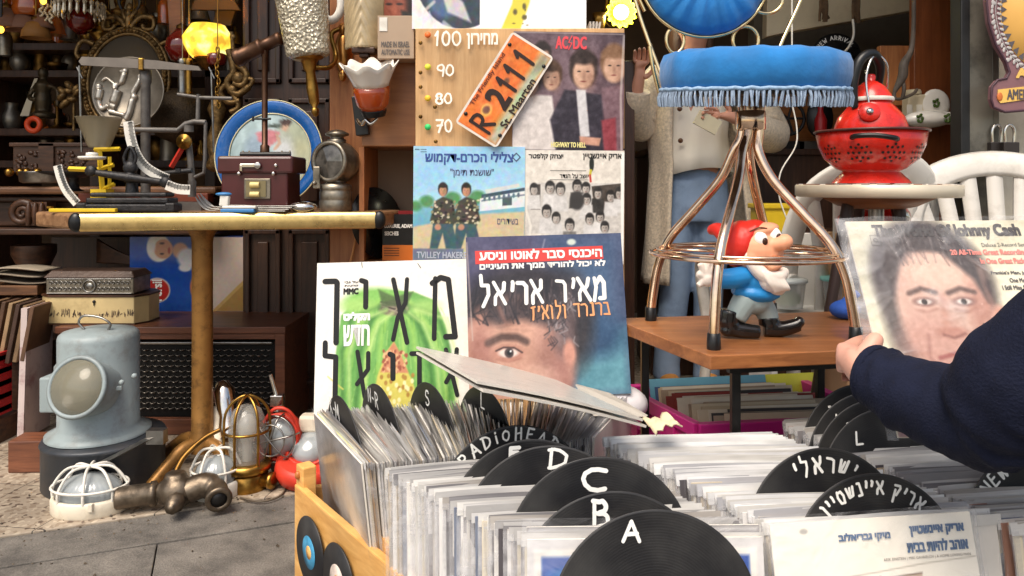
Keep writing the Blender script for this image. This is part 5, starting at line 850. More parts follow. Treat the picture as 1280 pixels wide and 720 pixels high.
mb.shell([(24*s + 0*q*s, q*s) if q else (10*s, 0) for q in (0,)] + [(22*s, 3*s)] + [((25 + 6.*(q/80))*s, q*s) for q in range(5, 84, 2)], 120, M, wob=dia); obj('shade', mb, GLS, t, solid=.004)
mb = MB(); mb.lathe([(.0, -.18), (.008, -.176), (.012, -.165), (.012, -.155), (.007, -.15), (.016, -.135), (.018, -.09), (.014, -.04), (.02, -.03), (.022, -.012), (.03, -.004), (.044, .0), (.05, .008)], 24, M); obj('stem', mb, BRASS, t)
mb = MB(); mb.tube(bez([c + Vector((.02, .0, -.025)), P(412, 84, 2.34), P(420, 70, 2.4), P(414, 44, 2.41), P(424, 36, 2.42)]), .008, 10); obj('arm', mb, BRASS, t)
mb = MB(); q = P(429, 66, 2.44); mb.lathe([(0, .02), (.018, .018), (.026, .008), (.03, -.004)], 24, look(q, (0, -1, 0)) @ Matrix.Diagonal((1, 2.6, 1, 1))); 
for k in (-1, 1): mb.ell((q.x, q.y - .01, q.z + k*.076), (.014, .012, .02))
obj('back_plate', mb, mat('polished_copper_brass', (196, 140, 78), .3, 1., var=.2, scale=20), t)
c = P(455, 62, 2.34); t = thing('glass_wall_lamp', 'flat wall lamp of ribbed leaf patterned glass beside the cardboard box', 'lamp', c)
mb = MB(); M = frame(c, Vector((1, 0, 0)), Vector((0, 0, 1)))
mb.grid(36, 24, lambda u, v: ((u-.5)*.117*(1 + .1*v), v*.2, .045*math.cos((u-.5)*math.pi) + .003*math.sin(40*abs(u-.5) + 30*v)), M=M); obj('shade', mb, mat('leaf_glass', (198, 178, 140), .12, .1, var=.2, scale=24, coat=1., alpha=.8), t, solid=.004)
mb = MB(); mb.box((c.x + .005, c.y - .02, c.z - .008), (.072, .04, .018)); mb.box((c.x + .005, c.y - .015, c.z - .022), (.03, .03, .014)); obj('holder', mb, mat('dark_brown_metal', (62, 44, 36), .4, .4), t, bevel=.004)
mb = MB(); mb.tube([(Xp(415, 2.42) + .035*math.cos(a), 2.4, Zp(4, 2.4) + .055*math.sin(a)) for a in [q*math.pi/12 for q in range(24)]], .014, 8, True); tag(obj('white_ring', mb, WHITEP), 'white ceramic ring hanging at the top between the two glass wall lamps', 'ring')
c = P(467, 137, 2.27); t = thing('ruffled_lamp', 'wall lamp with white ruffled glass over an orange cup on a black plate', 'lamp', c); s = 2.27/F; M = look(c, (-.04, -.32, 1))
mb = MB(); mb.shell([(.0, .0), (15*s, 0), (20*s, 8*s), (22*s, 22*s), (21.5*s, 30*s)], 36, M); obj('orange_cup', mb, mat('orange_glass', (176, 70, 22), .15, var=.12, coat=1.), t, solid=.003)
mb = MB(); mb.shell([(21*s, 28*s), (23*s, 36*s), (30*s, 50*s), (34*s, 57*s)], 96, M, wob=lambda a, r, z: (r*(1 + .07*math.sin(8*a)*((z/s - 28)/29)), z + .008*math.sin(8*a)*((z/s-28)/29))); obj('ruffle', mb, mat('milk_glass', (236, 228, 216), .15, var=.04, coat=1.), t, solid=.003)
mb = MB(); q = P(447, 143, 2.3); mb.box((q.x, q.y + .06, q.z), (.04, .05, .125), (0, -.12, 0)); obj('back_plate', mb, BLACKP, t, bevel=.003)
mb = MB(); mb.lathe([(14*s, -8*s), (16*s, -2*s), (16*s, 2*s), (10*s, 3*s)], 20, M); obj('cup_holder', mb, BLACKP, t)
mb = MB(); mb.tube(bez([P(447, 150, 2.31), P(452, 156, 2.29), P(457, 150, 2.28), P(464, 155, 2.27), P(472, 148, 2.27)]), .006, 8); obj('chrome_arm', mb, CHROME, t)
# plywood case carrying covers
QD = 2.25; x0, x1 = Xp(519, QD), Xp(781, QD); z1, z0 = Zp(35, QD), Zp(186, QD)
t = thing('plywood_case', 'pale plywood case with handwritten price list and coloured dots', 'case', ((x0+x1)/2, QD + .2, 0))
mb = MB(); mb.box(((x0+x1)/2, QD + .18, (z0+z1)/2), (x1-x0, .35, z1-z0)); mb.box(((x0+x1)/2, QD + .18, z0/2 - .002), (x1-x0, .35, z0 - .004)); ply = obj('boards', mb, PLY, t, bevel=.002)
M = frame(Vector((0, QD - .0058, 0)), Vector((1, 0, 0)), Vector((0, 0, 1))); u = lambda px: Xp(px, QD); v = lambda py: Zp(py, QD)
for s_, ya, yb, xa, xb in (('100', 57, 40, 544, 576), ('90', 95, 81, 547, 567), ('80', 130, 117, 545, 565), ('70', 165, 150, 546, 565)):
 mb = MB(); hand(mb, s_, v(yb) - v(ya), .006, u(xa), v(ya), 0, 0, M, .15, width=u(xb) - u(xa)); obj('price_lettering', mb, mat('white_chalk_pen', (250, 244, 230), .6), ply)
mb = MB()
text(mb, 'מחירון', u(584), v(61), u(622), v(42), 0, 0, M, bold=.0012, heb=True); obj('price_lettering', mb, mat('white_chalk_pen', (250, 244, 230), .6), ply)
for yy, cl, nm in ((44, (236, 110, 44), 'orange'), (84, (216, 214, 60), 'lime'), (123, (226, 184, 50), 'yellow'), (159, (60, 206, 110), 'green')):
 mb = MB(); mb.lathe([(0, 0), (.0095, 0), (.0095, .0006), (0, .0008)], 24, M @ T(u(535), v(yy), -.0004)); obj('price_dot', mb, mat('sticker_' + nm, cl, .5), ply)
for x, y in ((526, 54), (526, 91), (526, 109), (526, 146), (544, 134), (545, 177)): mb = MB(); mb.lathe([(.002, 0), (.006, .001), (.006, .002), (.002, .002)], 16, M @ T(u(x), v(y), -.0012)); obj('screw', mb, BRASSD, ply)
CARD = mat('white_card', (232, 226, 214), .6, var=.04); CARDG = mat('grey_worn_card', (170, 164, 154), .7, var=.1)
def quad_frame(bl, br, tl, tr):
 bl, br, tl, tr = map(Vector, (bl, br, tl, tr)); uu = ((br - bl) + (tr - tl)); vv = ((tl - bl) + (tr - br)); wd = uu.length/2; ht = vv.length/2; c = (bl + br + tl + tr)/4; Mx = frame(c, uu, vv)
 return Mx @ T(-wd/2, -ht/2, 0), wd, ht
def cover(name, label, cat, M, wd, ht, art=None, th=.004, m=None, edge=None, group=None, pm=None):
 """a flat printed sleeve: local XY from its lower left corner, print facing +z"""
 mb = MB(); mb.box((wd/2, ht/2, -th/2), (wd, ht, th)); o = obj(name, mb, edge or CARD, M=M, bevel=.0008); tag(o, label, cat, group)
 if art is not None: art.build('printed_picture', wd, ht, .0006, o, pm or PRINT)
 return o
class Wr:
 """lettering on a cover, addressed in photograph pixels of the art box"""
 def __init__(s, box, wd, ht): s.b = box; s.w = wd; s.h = ht; s.mb = MB()
 def x(s, px): return (px - s.b[0]) / (s.b[2] - s.b[0]) * s.w
 def y(s, py): return (s.b[3] - py) / (s.b[3] - s.b[1]) * s.h
 def t(s, st, x0, y0, x1, y1, mi=0, heb=False, bold=0., shear=0., z=.0016): text(s.mb, st, s.x(x0), s.y(y1), s.x(x1), s.y(y0), z, mi, None, shear, bold, heb); return s
 def line(s, pts, wd, mi=0, z=.0016): ribbon(s.mb, [(s.x(a), s.y(b)) for a, b in pts], wd, z, mi)
 def done(s, o, mats): obj('lettering', s.mb, mats, o)
def face(A, cx, cy, s, skin=(205, 165, 140), hair=(50, 40, 36), shade=(150, 110, 92), tilt=0):
 A.ell(cx, cy - .25*s, .62*s, .85*s, hair, s*.15); A.ell(cx, cy, .46*s, .66*s, skin, s*.12); A.ell(cx + .28*s, cy + .1*s, .2*s, .5*s, shade, s*.3, amt=.6); A.ell(cx, cy - .62*s, .5*s, .22*s, hair, s*.15)
 for q in (-1, 1): A.ell(cx + q*.19*s, cy - .1*s, .11*s, .05*s, (50, 36, 32), s*.06)
 A.ell(cx + .02*s, cy + .1*s, .06*s, .14*s, shade, s*.12, amt=.7); A.ell(cx, cy + .33*s, .17*s, .05*s, (130, 66, 60), s*.06)
def qpx(pts, d): return quad_frame(*[P(x, y, dd) for (x, y), dd in zip(pts, d if isinstance(d, (list, tuple)) else [d]*4)])
M, wd, ht = qpx([(515, 36), (600, 36), (515, -46), (600, -46)], QD + .02); M = M; wd, ht = wd*1.45, wd*1.45
A = Art((515, -60, 640, 36), 150, (226, 226, 224)); A.ell(578, -24, 62, 60, (40, 50, 62), 1.5); A.ell(556, 8, 20, 18, (70, 96, 130), 6); A.poly([(548, -10), (580, 10), (590, 30), (560, 20)], (196, 196, 190), soft=3)
rng = random.Random(4)
for k in range(26): x, y = rng.uniform(530, 620), rng.uniform(-40, 34); A.line([(x, y), (x + rng.uniform(-14, 20), y + rng.uniform(-10, 10))], rng.uniform(1, 5), rng.choice([(200, 206, 208), (30, 34, 40), (120, 130, 140), (226, 214, 200)]), .7, 2)
A.noise(14, 5, 3, False); o = cover('picture_disc', 'picture disc in a clear sleeve on top of the plywood case', 'record', M, wd, ht, A, pm=PRINTG)
M, wd, ht = qpx([(600, 38), (733, 39), (600, -94), (733, -94)], QD + .015)
A = Art((600, -94, 733, 39), 130, (244, 243, 240)); A.poly([(604, 39), (640, 39), (646, 6), (700, -70), (690, -76), (640, -30), (618, 4)], (244, 243, 240)); A.poly([(626, 39), (650, 39), (662, 4), (668, -40), (650, -40), (640, 6)], (226, 210, 60), soft=2)
for k in range(14): A.ell(rng.uniform(636, 660), rng.uniform(-20, 34), rng.uniform(1, 3), rng.uniform(1, 5), (96, 84, 30), 2)
o = cover('record_sleeve', 'white sleeve with a yellow blotchy stripe on top of the plywood case', 'record', M, wd, ht, A, pm=PRINTG)
HB = (641, 40, 780, 188); M, wd, ht = qpx([(641, 187), (780, 189), (641, 39), (780, 41)], QD - .012); A = Art(HB, 170, (84, 70, 78)); A.ell(700, 90, 70, 60, (110, 88, 96), 40); A.noise(12, 24, 1)
A.poly([(641, 188), (641, 150), (650, 118), (690, 120), (700, 188)], (214, 206, 202), soft=3); A.poly([(696, 188), (688, 150), (706, 112), (752, 118), (764, 188)], (48, 42, 54), soft=3); A.poly([(752, 110), (780, 104), (780, 188), (758, 188)], (120, 92, 100), soft=4); A.poly([(720, 112), (732, 112), (738, 170), (726, 172)], (206, 204, 206), soft=2); A.poly([(756, 188), (752, 150), (770, 146), (772, 188)], (140, 56, 66), soft=3)
for fx, fy, s, h in ((660, 104, 27, (40, 30, 28)), (689, 99, 22, (84, 60, 44)), (677, 72, 19, (50, 38, 36)), (729, 92, 29, (50, 36, 32)), (767, 84, 28, (130, 96, 70))): face(A, fx, fy, s, hair=h)
A.poly([(725, 170), (752, 172), (750, 182), (726, 180)], (200, 150, 128), soft=2); A.noise(16, 5, 2); A.line([(779, 44), (776, 120), (778, 186)], 3, (220, 214, 206), .5); A.line([(642, 41), (778, 42)], 1.5, (190, 180, 176), .6)
o = cover('album_cover', 'dark group photo album cover with red title at the upper right of the case', 'record cover', M, wd, ht, A); TM = [mat('red_print', (226, 76, 84), .5), mat('pale_yellow_print', (232, 222, 150), .5), WINK]; W = Wr(HB, wd, ht); W.t('AC', 694, 46, 709, 61, 0, bold=.0012).t('DC', 716, 46, 732, 61, 0, bold=.0012); W.line([(714, 45), (710, 53), (714, 54), (710, 62)], .003, 0); W.done(o, TM); W = Wr(HB, wd, ht); W.t('HIGHWAY TO HELL', 690, 178, 733, 184, 1, bold=.0006); W; W.done(o, TM)
KB = (517, 183, 656, 326); M, wd, ht = qpx([(516, 326), (656, 326), (517, 182), (656, 184)], QD - .016); A = Art(KB, 170, (168, 212, 234)); A.poly([(517, 183), (656, 183), (656, 215), (517, 240)], (150, 200, 232), soft=30); A.poly([(517, 258), (656, 248), (656, 326), (517, 326)], (120, 180, 200), soft=3); A.poly([(517, 282), (560, 270), (656, 264), (656, 326), (517, 326)], (206, 190, 152), soft=3); A.poly([(517, 268), (580, 262), (600, 268), (517, 284)], (110, 172, 196), soft=3); A.poly([(517, 311), (580, 311), (580, 326), (517, 326)], (110, 118, 140), soft=2)
for x, y, r in ((534, 252, 9), (520, 258, 8), (566, 248, 10), (597, 246, 10), (590, 252, 8)): A.ell(x, y, r, r*.8, (84, 142, 92), 4)
A.poly([(602, 243), (656, 234), (656, 240), (602, 249)], (60, 80, 96)); A.poly([(600, 248), (656, 238), (656, 258), (600, 264)], (222, 230, 232)); A.poly([(602, 250), (656, 242), (656, 244), (602, 252)], (120, 140, 156))
for x in range(606, 654, 6): A.ell(x, 249 - (x - 600)*.12, 1.6, 3, (90, 110, 130))
A.poly([(628, 247), (640, 246), (640, 256), (628, 257)], (80, 92, 100)); A.poly([(606, 237), (648, 229), (650, 233), (608, 242)], (210, 214, 210))
for cx_, dx in ((554, 0), (583, 2)):
 A.poly([(cx_-16, 276), (cx_-10, 252), (cx_, 246), (cx_+12, 250), (cx_+18, 275), (cx_+12, 284), (cx_-10, 284)], (70, 66, 58), soft=2); 
 for k in range(40): A.ell(cx_ + rng.uniform(-14, 16), rng.uniform(250, 280), rng.uniform(1, 2.5), rng.uniform(1, 2), rng.choice([(206, 196, 170), (38, 38, 36), (150, 140, 110)]), 1)
 A.poly([(cx_-12, 280), (cx_+12, 280), (cx_+20, 311), (cx_+4, 311), (cx_, 292), (cx_-6, 311), (cx_-16, 311)], (62, 92, 100), soft=2); face(A, cx_, 239, 10, (196, 146, 116), (40, 32, 30)); A.ell(cx_ - 6, 284, 4, 4, (190, 140, 112), 2)
A.noise(10, 4, 8, False); o = cover('album_cover', 'pale blue album cover with two seated men in patterned shirts', 'record cover', M, wd, ht, A); W = Wr(KB, wd, ht)
W.t('צלילי הכרם-דקמוש', 532, 190, 641, 206, 0, True, .001).t('"שושנת תימן"', 563, 211, 617, 222, 1, True, .0003).t('TVILLEY HAKEREM', 522, 315, 590, 323, 3, bold=.0004).t('בשידורים', 622, 273, 648, 280, 1, True); W.line([(519, 187), (524, 187)], .002, 1); W.line([(526, 187), (533, 187)], .0015, 1); W.line([(526, 190), (533, 190)], .0015, 1)
for a, b in (((645, 191), (650, 196)), ((650, 196), (645, 201)), ((645, 201), (640, 196)), ((640, 196), (645, 191))): W.line([a, b], .003, 1)
W.done(o, [mat('blue_print', (60, 84, 150), .5), mat('slate_print', (80, 86, 120), .5), WINK, mat('pale_grey_print', (190, 196, 210), .5)])
NB = (656, 187, 781, 330); M, wd, ht = qpx([(655, 330), (780, 330), (656, 187), (780, 189)], QD - .013); A = Art(NB, 170, (226, 220, 210), 1.1); A.poly([(662, 228), (778, 228), (778, 292), (658, 292)], (206, 202, 196)); A.poly([(740, 232), (778, 228), (778, 260), (744, 262)], (74, 66, 60), soft=1); A.poly([(664, 230), (676, 230), (676, 262), (664, 262)], (80, 74, 70), soft=1)
for k, (x, y, s, b) in enumerate(((668, 238, 9, 216), (688, 236, 10, 220), (701, 238, 10, 210), (722, 234, 10, 70), (733, 236, 9, 210), (748, 242, 9, 50), (764, 246, 9, 216), (775, 242, 9, 220), (684, 266, 10, 214), (696, 274, 9, 206), (734, 250, 9, 210), (713, 283, 10, 120), (738, 275, 9, 216), (751, 272, 9, 220), (757, 285, 9, 200))):
 A.poly([(x - s, y + s*2.6), (x - s*.8, y + s*.6), (x + s*.8, y + s*.6), (x + s, y + s*2.6)], (b, b-2, b-4), soft=2); face(A, x, y, s, (186, 178, 170), (44, 42, 42), (130, 124, 120))
A.noise(14, 4, 12); A.ell(722, 250, 9, 12, (60, 58, 58), 3); A.line([(656, 190), (658, 262), (664, 282), (660, 326)], 3, (240, 236, 226), .7); A.poly([(776, 189), (781, 189), (781, 326), (778, 326)], (250, 246, 240))
A.ell(740, 204, 3, 9, (36, 40, 36), 1); A.line([(739, 212), (738, 218)], 3, (200, 190, 50)); A.line([(738, 218), (739, 226)], 2.5, (190, 60, 50)); o = cover('album_cover', 'white album cover with a black and white group photo and parrot', 'record cover', M, wd, ht, A); W = Wr(NB, wd, ht)
W.t('יצחק קלפטר', 661, 191, 704, 199, 0, True, .0006).t('אריק איינשטיין', 729, 191, 777, 199, 0, True, .0006).t('יושב על הגדר', 700, 216, 736, 222, 0, True, .0003); W.line([(688, 212.5), (733, 212.5)], .0012); W.line([(688, 224), (736, 224)], .0012); W.done(o, [BINK])
c = [(569, 150), (620, 187), (640, 39), (692, 70)]; M, wd, ht = qpx([(640-0, 39), (569, 150), (692, 70), (620, 187)], QD - .022)
Mq, wd, ht = quad_frame(*[P(x, y, QD - .03) for x, y in ((620, 187), (692, 72), (569, 151), (641, 39))]); t = thing('licence_plate', 'orange licence plate with dark raised characters hung slanted over the case', 'licence plate', Mq @ Vector((wd/2, 0, 0)))
def rr(w_, h_, r, n=6):
 return [(x + r*math.cos(a), y + r*math.sin(a)) for x, y, a0 in ((w_-r, r, -90), (w_-r, h_-r, 0), (r, h_-r, 90), (r, r, 180)) for a in [R(a0 + 90*q/n) for q in range(n+1)]]
mb = MB(Mq); mb.prism(rr(wd, ht, .012), .002); pl_ = obj('plate', mb, mat('white_plate_paint', (226, 218, 206), .4, grime=(120, 96, 70), gamt=.3), t)
A = Art((0, 0, 100, 50), 120, (226, 118, 46), .5); A.poly([(0, 39), (100, 37), (100, 50), (0, 50)], (176, 184, 150), soft=8); A.ell(60, 16, 20, 8, (210, 98, 36), 6, amt=.7); A.ell(24, 20, 7, 6, (226, 170, 80), 2); A.ell(24, 20, 4, 4, (120, 70, 50), 2); A.ell(58, 22, 3.5, 3, (110, 70, 40), 2); A.ell(88, 44, 10, 4, (150, 140, 120), 3); A.noise(10, 8, 3, False); A.noise(12, 3, 4)
g = A.build('painted_face', wd - .014, ht - .014, 0, pl_, PRINT); g.matrix_world = Mq @ T(.007, .007, .0026)
mb = MB(Mq); 
for ch, xa, xb in (('R', .07, .19), ('2', .34, .46), ('1', .52, .57), ('1', .66, .71), ('1', .82, .87)): hand(mb, ch, ht*.46, .0095, wd*xa, ht*.29, .0045, 0, None, .1, width=wd*(xb-xa)) if ch in HAND else text(mb, ch, wd*xa, ht*.27, wd*xb, ht*.76, .0045, 0, bold=.0032)
text(mb, 'St. Maarten', wd*.2, ht*.045, wd*.72, ht*.2, .0045, 0, bold=.0006); text(mb, 'The Friendly Island', wd*.22, ht*.84, wd*.78, ht*.95, .0045, 1, bold=.0004); obj('characters', mb, [mat('dark_brown_paint', (44, 26, 20), .4), mat('brown_print', (110, 46, 20), .5)], pl_)
for x, y in ((.12, .9), (.88, .9), (.12, .08), (.88, .08)): mb = MB(Mq); mb.lathe([(0, .003), (.006, .003), (.005, .0055), (0, .006)], 14, T(wd*x, ht*y, 0)); obj('bolt', mb, BLACK, pl_)
# the two big covers standing behind the crates
GB = (393, 326, 592, 512); d0 = 1.72; M, wd, ht = qpx([(396, 520), (592, 514), (393, 328), (581, 325)], [d0, d0 - .02, d0 + .06, d0 + .05]); GB = (393, 326, 592, 517)
A = Art(GB, 190, (236, 231, 222), 1.02); A.noise(4, 20, 1)
A.poly([(418, 517), (420, 440), (426, 394), (450, 372), (474, 362), (520, 366), (548, 378), (562, 410), (572, 460), (574, 517)], (110, 168, 84), soft=2.5); A.ell(470, 380, 42, 20, (128, 186, 90), 8)
for k in range(9): x = 424 + 17*k; A.line([(496 + (x-496)*.25, 376), (496 + (x-496)*.8, 420), (x, 470), (x + (x-496)*.08, 517)], 6, [(152, 200, 96), (84, 146, 66), (170, 210, 110)][k % 3], .75, 6)
for k in range(120): x = rng.uniform(424, 570); y = rng.uniform(380, 510); A.line([(x, y), (x + (x-496)*.06 + rng.uniform(-2, 2), y + rng.uniform(8, 20))], 1.3, rng.choice([(180, 214, 120), (76, 136, 60), (140, 190, 80)]), .5, 1.5)
A.poly([(466, 517), (474, 470), (486, 440), (495, 428), (504, 446), (520, 480), (530, 517)], (206, 196, 96), soft=2); A.poly([(478, 466), (487, 440), (495, 429), (504, 444), (514, 468)], (196, 132, 96), soft=2)
for k in range(60): A.ell(rng.uniform(480, 512), rng.uniform(440, 466), 1.6, 2.2, rng.choice([(224, 176, 130), (150, 80, 60)]), 1)
for k in range(36): A.ell(rng.uniform(474, 520), rng.uniform(468, 512), 2.2, 3, rng.choice([(236, 226, 170), (170, 130, 60)]), 1)
A.ell(495, 386, 20, 10, (112, 100, 86), 3)
for k in range(16): A.line([(495 + rng.uniform(-18, 18), 386 + rng.uniform(-8, 8)), (495 + rng.uniform(-22, 22), 382 + rng.uniform(-12, 10))], 1.6, rng.choice([(60, 52, 46), (150, 140, 120)]), .8)
for pts in ([(484, 388), (466, 400), (452, 440), (446, 517)], [(506, 388), (524, 402), (540, 440), (548, 517)], [(476, 384), (440, 396), (428, 440), (430, 517)], [(514, 384), (552, 396), (566, 440), (566, 517)]): A.line(pts, 5, (58, 112, 50), .7, 5); A.line([(x + 9, y + 5) for x, y in pts], 4, (196, 222, 140), .7, 5)
A.ell(448, 382, 22, 9, (176, 210, 120), 8, amt=.6); A.ell(536, 386, 20, 9, (176, 210, 120), 8, amt=.6); A.poly([(474, 362), (496, 372), (520, 366), (512, 384), (480, 384)], (70, 90, 54), .8, 3)
A.line([(410, 470), (430, 486)], 1.5, (206, 196, 96)); A.noise(5, 3, 6)
o = cover('album_cover', 'white album cover with a big green pepper and tall black Hebrew letters', 'record cover', M, wd, ht, A, th=.005); W = Wr(GB, wd, ht); KK = BINK
def slab(pts, w_=.012, mi=0): W.line(pts, w_, mi)
slab([(404, 350), (418, 350), (420, 352), (420, 428)], .013); slab([(452, 350), (458, 352), (458, 384)], .012); slab([(494, 350), (512, 430)], .011); slab([(512, 350), (510, 380), (500, 398), (494, 426)], .010); slab([(545, 356), (556, 349), (566, 352), (574, 424), (562, 424)], .013); slab([(549, 350), (547, 426)], .011)
slab([(406, 428), (406, 444), (420, 446), (420, 505)], .012); slab([(448, 440), (458, 496)], .010); slab([(462, 442), (462, 462), (448, 480)], .010); slab([(490, 444), (494, 446), (494, 474)], .012); slab([(518, 444), (528, 444), (528, 505)], .011); slab([(562, 440), (576, 496)], .01); slab([(576, 440), (574, 460), (562, 480)], .01)
W.t('תקליט', 430, 391, 463, 403, 1, True, .0018).t('חדש', 430, 407, 463, 432, 1, True, .0014).t('MMC', 429, 360, 448, 367, 0, bold=.0009).t('על גבי', 430, 350, 448, 353, 0, True, .0002).t('קלטות', 430, 355, 448, 358, 0, True, .0002); W.line([(452, 327), (453, 333)], .0015); W.line([(526, 330), (530, 336)], .0015); W.done(o, [KK, WINK])
mb = MB(); q = Vector((wd*.42, ht*.99, .0)); 
EB = (580, 290, 790, 492); d1 = 1.60; M, wd, ht = qpx([(588, 500), (790, 492), (581, 297), (775, 291)], [d1, d1 + .02, d1 + .07, d1 + .09])
A = Art(EB, 200, (70, 70, 100), .97); A.poly([(580, 290), (790, 290), (790, 380), (580, 400)], (74, 70, 98), soft=20); A.poly([(690, 290), (790, 290), (790, 492), (700, 492)], (60, 84, 116), soft=50); A.poly([(720, 430), (790, 410), (790, 492), (716, 492)], (92, 146, 162), soft=20); A.ell(745, 420, 40, 26, (40, 70, 104), 24)
A.ell(656, 380, 84, 52, (40, 32, 36), 22); A.ell(716, 400, 30, 60, (46, 40, 44), 20); A.ell(640, 448, 78, 78, (192, 146, 126), 18); A.poly([(588, 400), (620, 374), (690, 378), (716, 410), (712, 470), (700, 500), (588, 500)], (196, 150, 130), soft=10)
A.ell(596, 440, 16, 44, (150, 98, 86), 16, amt=.8); A.ell(690, 450, 22, 50, (140, 96, 88), 22, amt=.6); A.poly([(600, 372), (716, 366), (724, 400), (690, 408), (650, 396), (622, 404), (604, 398)], (50, 40, 42), .85, 12); A.poly([(690, 380), (724, 390), (722, 440), (706, 430)], (78, 62, 62), soft=8); A.ell(704, 420, 12, 26, (116, 96, 96), 10, amt=.8); A.ell(712, 440, 8, 16, (206, 150, 132), 5); A.ell(700, 470, 14, 26, (160, 110, 100), 14, amt=.7)
for k in range(60): x = rng.uniform(600, 720); A.line([(x, rng.uniform(345, 375)), (x + rng.uniform(-10, 16), rng.uniform(372, 400))], 2, rng.choice([(44, 36, 40), (80, 64, 62), (110, 96, 96)]), .5, 2)
A.line([(606, 424), (624, 417), (644, 418), (656, 424)], 9, (74, 52, 46), .85, 5); A.ell(632, 437, 19, 9, (176, 122, 104), 6); A.ell(632, 437, 13, 5.5, (226, 208, 198), 2.5); A.ell(633, 437, 6, 6, (66, 50, 48), 2); A.ell(633, 437, 2.8, 2.8, (14, 12, 14), 1); A.ell(635, 435, 1.2, 1.2, (250, 250, 250), 1); A.line([(616, 434), (626, 430), (640, 431), (650, 437)], 2.2, (60, 40, 38), .9, 1.5); A.line([(616, 444), (632, 448), (648, 444)], 2.5, (160, 108, 92), .7, 3); A.line([(610, 455), (634, 460), (660, 450)], 4, (180, 128, 112), .6, 5); A.ell(592, 480, 10, 26, (222, 180, 160), 8); A.ell(660, 470, 30, 16, (222, 180, 162), 16, amt=.7)
for k in range(46): x = rng.uniform(684, 722); y = rng.uniform(362, 424); A.line([(x, y), (x + rng.uniform(-6, 6), y + rng.uniform(3, 10)), (x + rng.uniform(-8, 8), y + rng.uniform(8, 16))], 1.6, rng.choice([(150, 142, 144), (60, 50, 54), (108, 98, 100), (34, 28, 32)]), .7, 1.5)
for k in range(50): x = rng.uniform(586, 720); A.line([(x, rng.uniform(346, 372)), (x + rng.uniform(-12, 12), rng.uniform(372, 392)), (x + rng.uniform(-14, 14), rng.uniform(384, 404))], 1.8, rng.choice([(28, 22, 26), (70, 56, 56), (44, 36, 40)]), .7, 1.5)
for y in (402, 408): A.line([(604, y + 4), (632, y), (664, y + 3)], 2, (172, 128, 112), .6, 3)
A.ell(598, 474, 13, 22, (226, 186, 166), 8, amt=.8); A.line([(614, 462), (606, 486), (610, 498)], 5, (150, 104, 92), .6, 5)
A.line([(622, 381), (630, 401)], 5, (150, 108, 96), .5, 4); A.noise(10, 30, 1); A.noise(7, 3, 6); A.line([(686, 296), (676, 330)], 2, (200, 196, 206), .4, 2); A.line([(581, 297), (586, 420)], 2, (190, 170, 160), .6); A.ell(722, 300, 6, 4, (190, 200, 190), 2)
o = cover('album_cover', 'big dark album cover with a close-up eye, in front of the case', 'record cover', M, wd, ht, A, th=.006, edge=CARDG, pm=print_mat('glossy_cover', .28, .3)); W = Wr(EB, wd, ht)
mbx = W.mb; mbx.box(((W.x(592)+W.x(764))/2, (W.y(324)+W.y(307))/2, .0012), (W.x(764)-W.x(592), W.y(307)-W.y(324), .0004), (0, 0, 0.012), 2)
W.t('היכנסי סבר לאוטו וניסע', 598, 308, 762, 320, 0, True, .001, z=.0024).t('לא יכול להוריד ממך את העיניים', 598, 324, 766, 334, 0, True, .0008)
W; Wh = lambda st, a, b, c, d, wd_, mi: hand(W.mb, st, W.y(b) - W.y(d), wd_, W.x(a), W.y(d), .0018, mi, Matrix.Rotation(R(2 if mi else 1), 4, 'Z'), .22, True, W.x(c) - W.x(a)); Wh('מאיר אריאל', 600, 350, 766, 378, .0085, 0); Wh('ברנרד ולואיז', 668, 384, 772, 400, .0042, 1); W.done(o, [WINK, mat('peach_print', (230, 160, 110), .5), mat('red_banner', (206, 66, 62), .5)])
# RECORD CRATES
ZT = .428                                             # height of the record tops
def ramp_mat(name, cols, rough=.5, coat=0.):
 m = bpy.data.materials.new(name); m.use_nodes = True; n = m.node_tree; b = n.nodes['Principled BSDF']; oi = n.nodes.new('ShaderNodeObjectInfo'); cr = n.nodes.new('ShaderNodeValToRGB'); cr.color_ramp.interpolation = 'CONSTANT'
 e = cr.color_ramp.elements; e[0].position = 0; e[0].color = (*lin(cols[0]), 1); e[1].position = 1/len(cols); e[1].color = (*lin(cols[1]), 1)
 for i, c in enumerate(cols[2:]): x = e.new((i+2)/len(cols)); x.color = (*lin(c), 1)
 n.links.new(oi.outputs['Random'], cr.inputs[0]); tc = n.nodes.new('ShaderNodeTexCoord'); nz = n.nodes.new('ShaderNodeTexNoise'); nz.inputs['Scale'].default_value = 22; nz.inputs['Detail'].default_value = 5; n.links.new(tc.outputs['Object'], nz.inputs[0])
 mx = n.nodes.new('ShaderNodeMix'); mx.data_type = 'RGBA'; mx.blend_type = 'MULTIPLY'; mx.inputs[0].default_value = 1; mr = n.nodes.new('ShaderNodeMapRange'); mr.inputs[3].default_value = .8; mr.inputs[4].default_value = 1.1; n.links.new(nz.outputs[0], mr.inputs[0]); n.links.new(cr.outputs[0], mx.inputs[6]); n.links.new(mr.outputs[0], mx.inputs[7]); n.links.new(mx.outputs[2], b.inputs['Base Color'])
 b.inputs['Roughness'].default_value = rough; b.inputs['Coat Weight'].default_value = coat; return m
SLEEVE = ramp_mat('sleeve_card', [(226, 222, 216), (176, 172, 170), (232, 226, 214), (140, 136, 138), (204, 192, 168), (236, 232, 226), (84, 80, 84), (212, 210, 210), (180, 164, 140), (230, 228, 226), (120, 128, 146), (206, 204, 200), (216, 206, 186), (56, 52, 54), (196, 190, 186), (160, 120, 104)], .5)
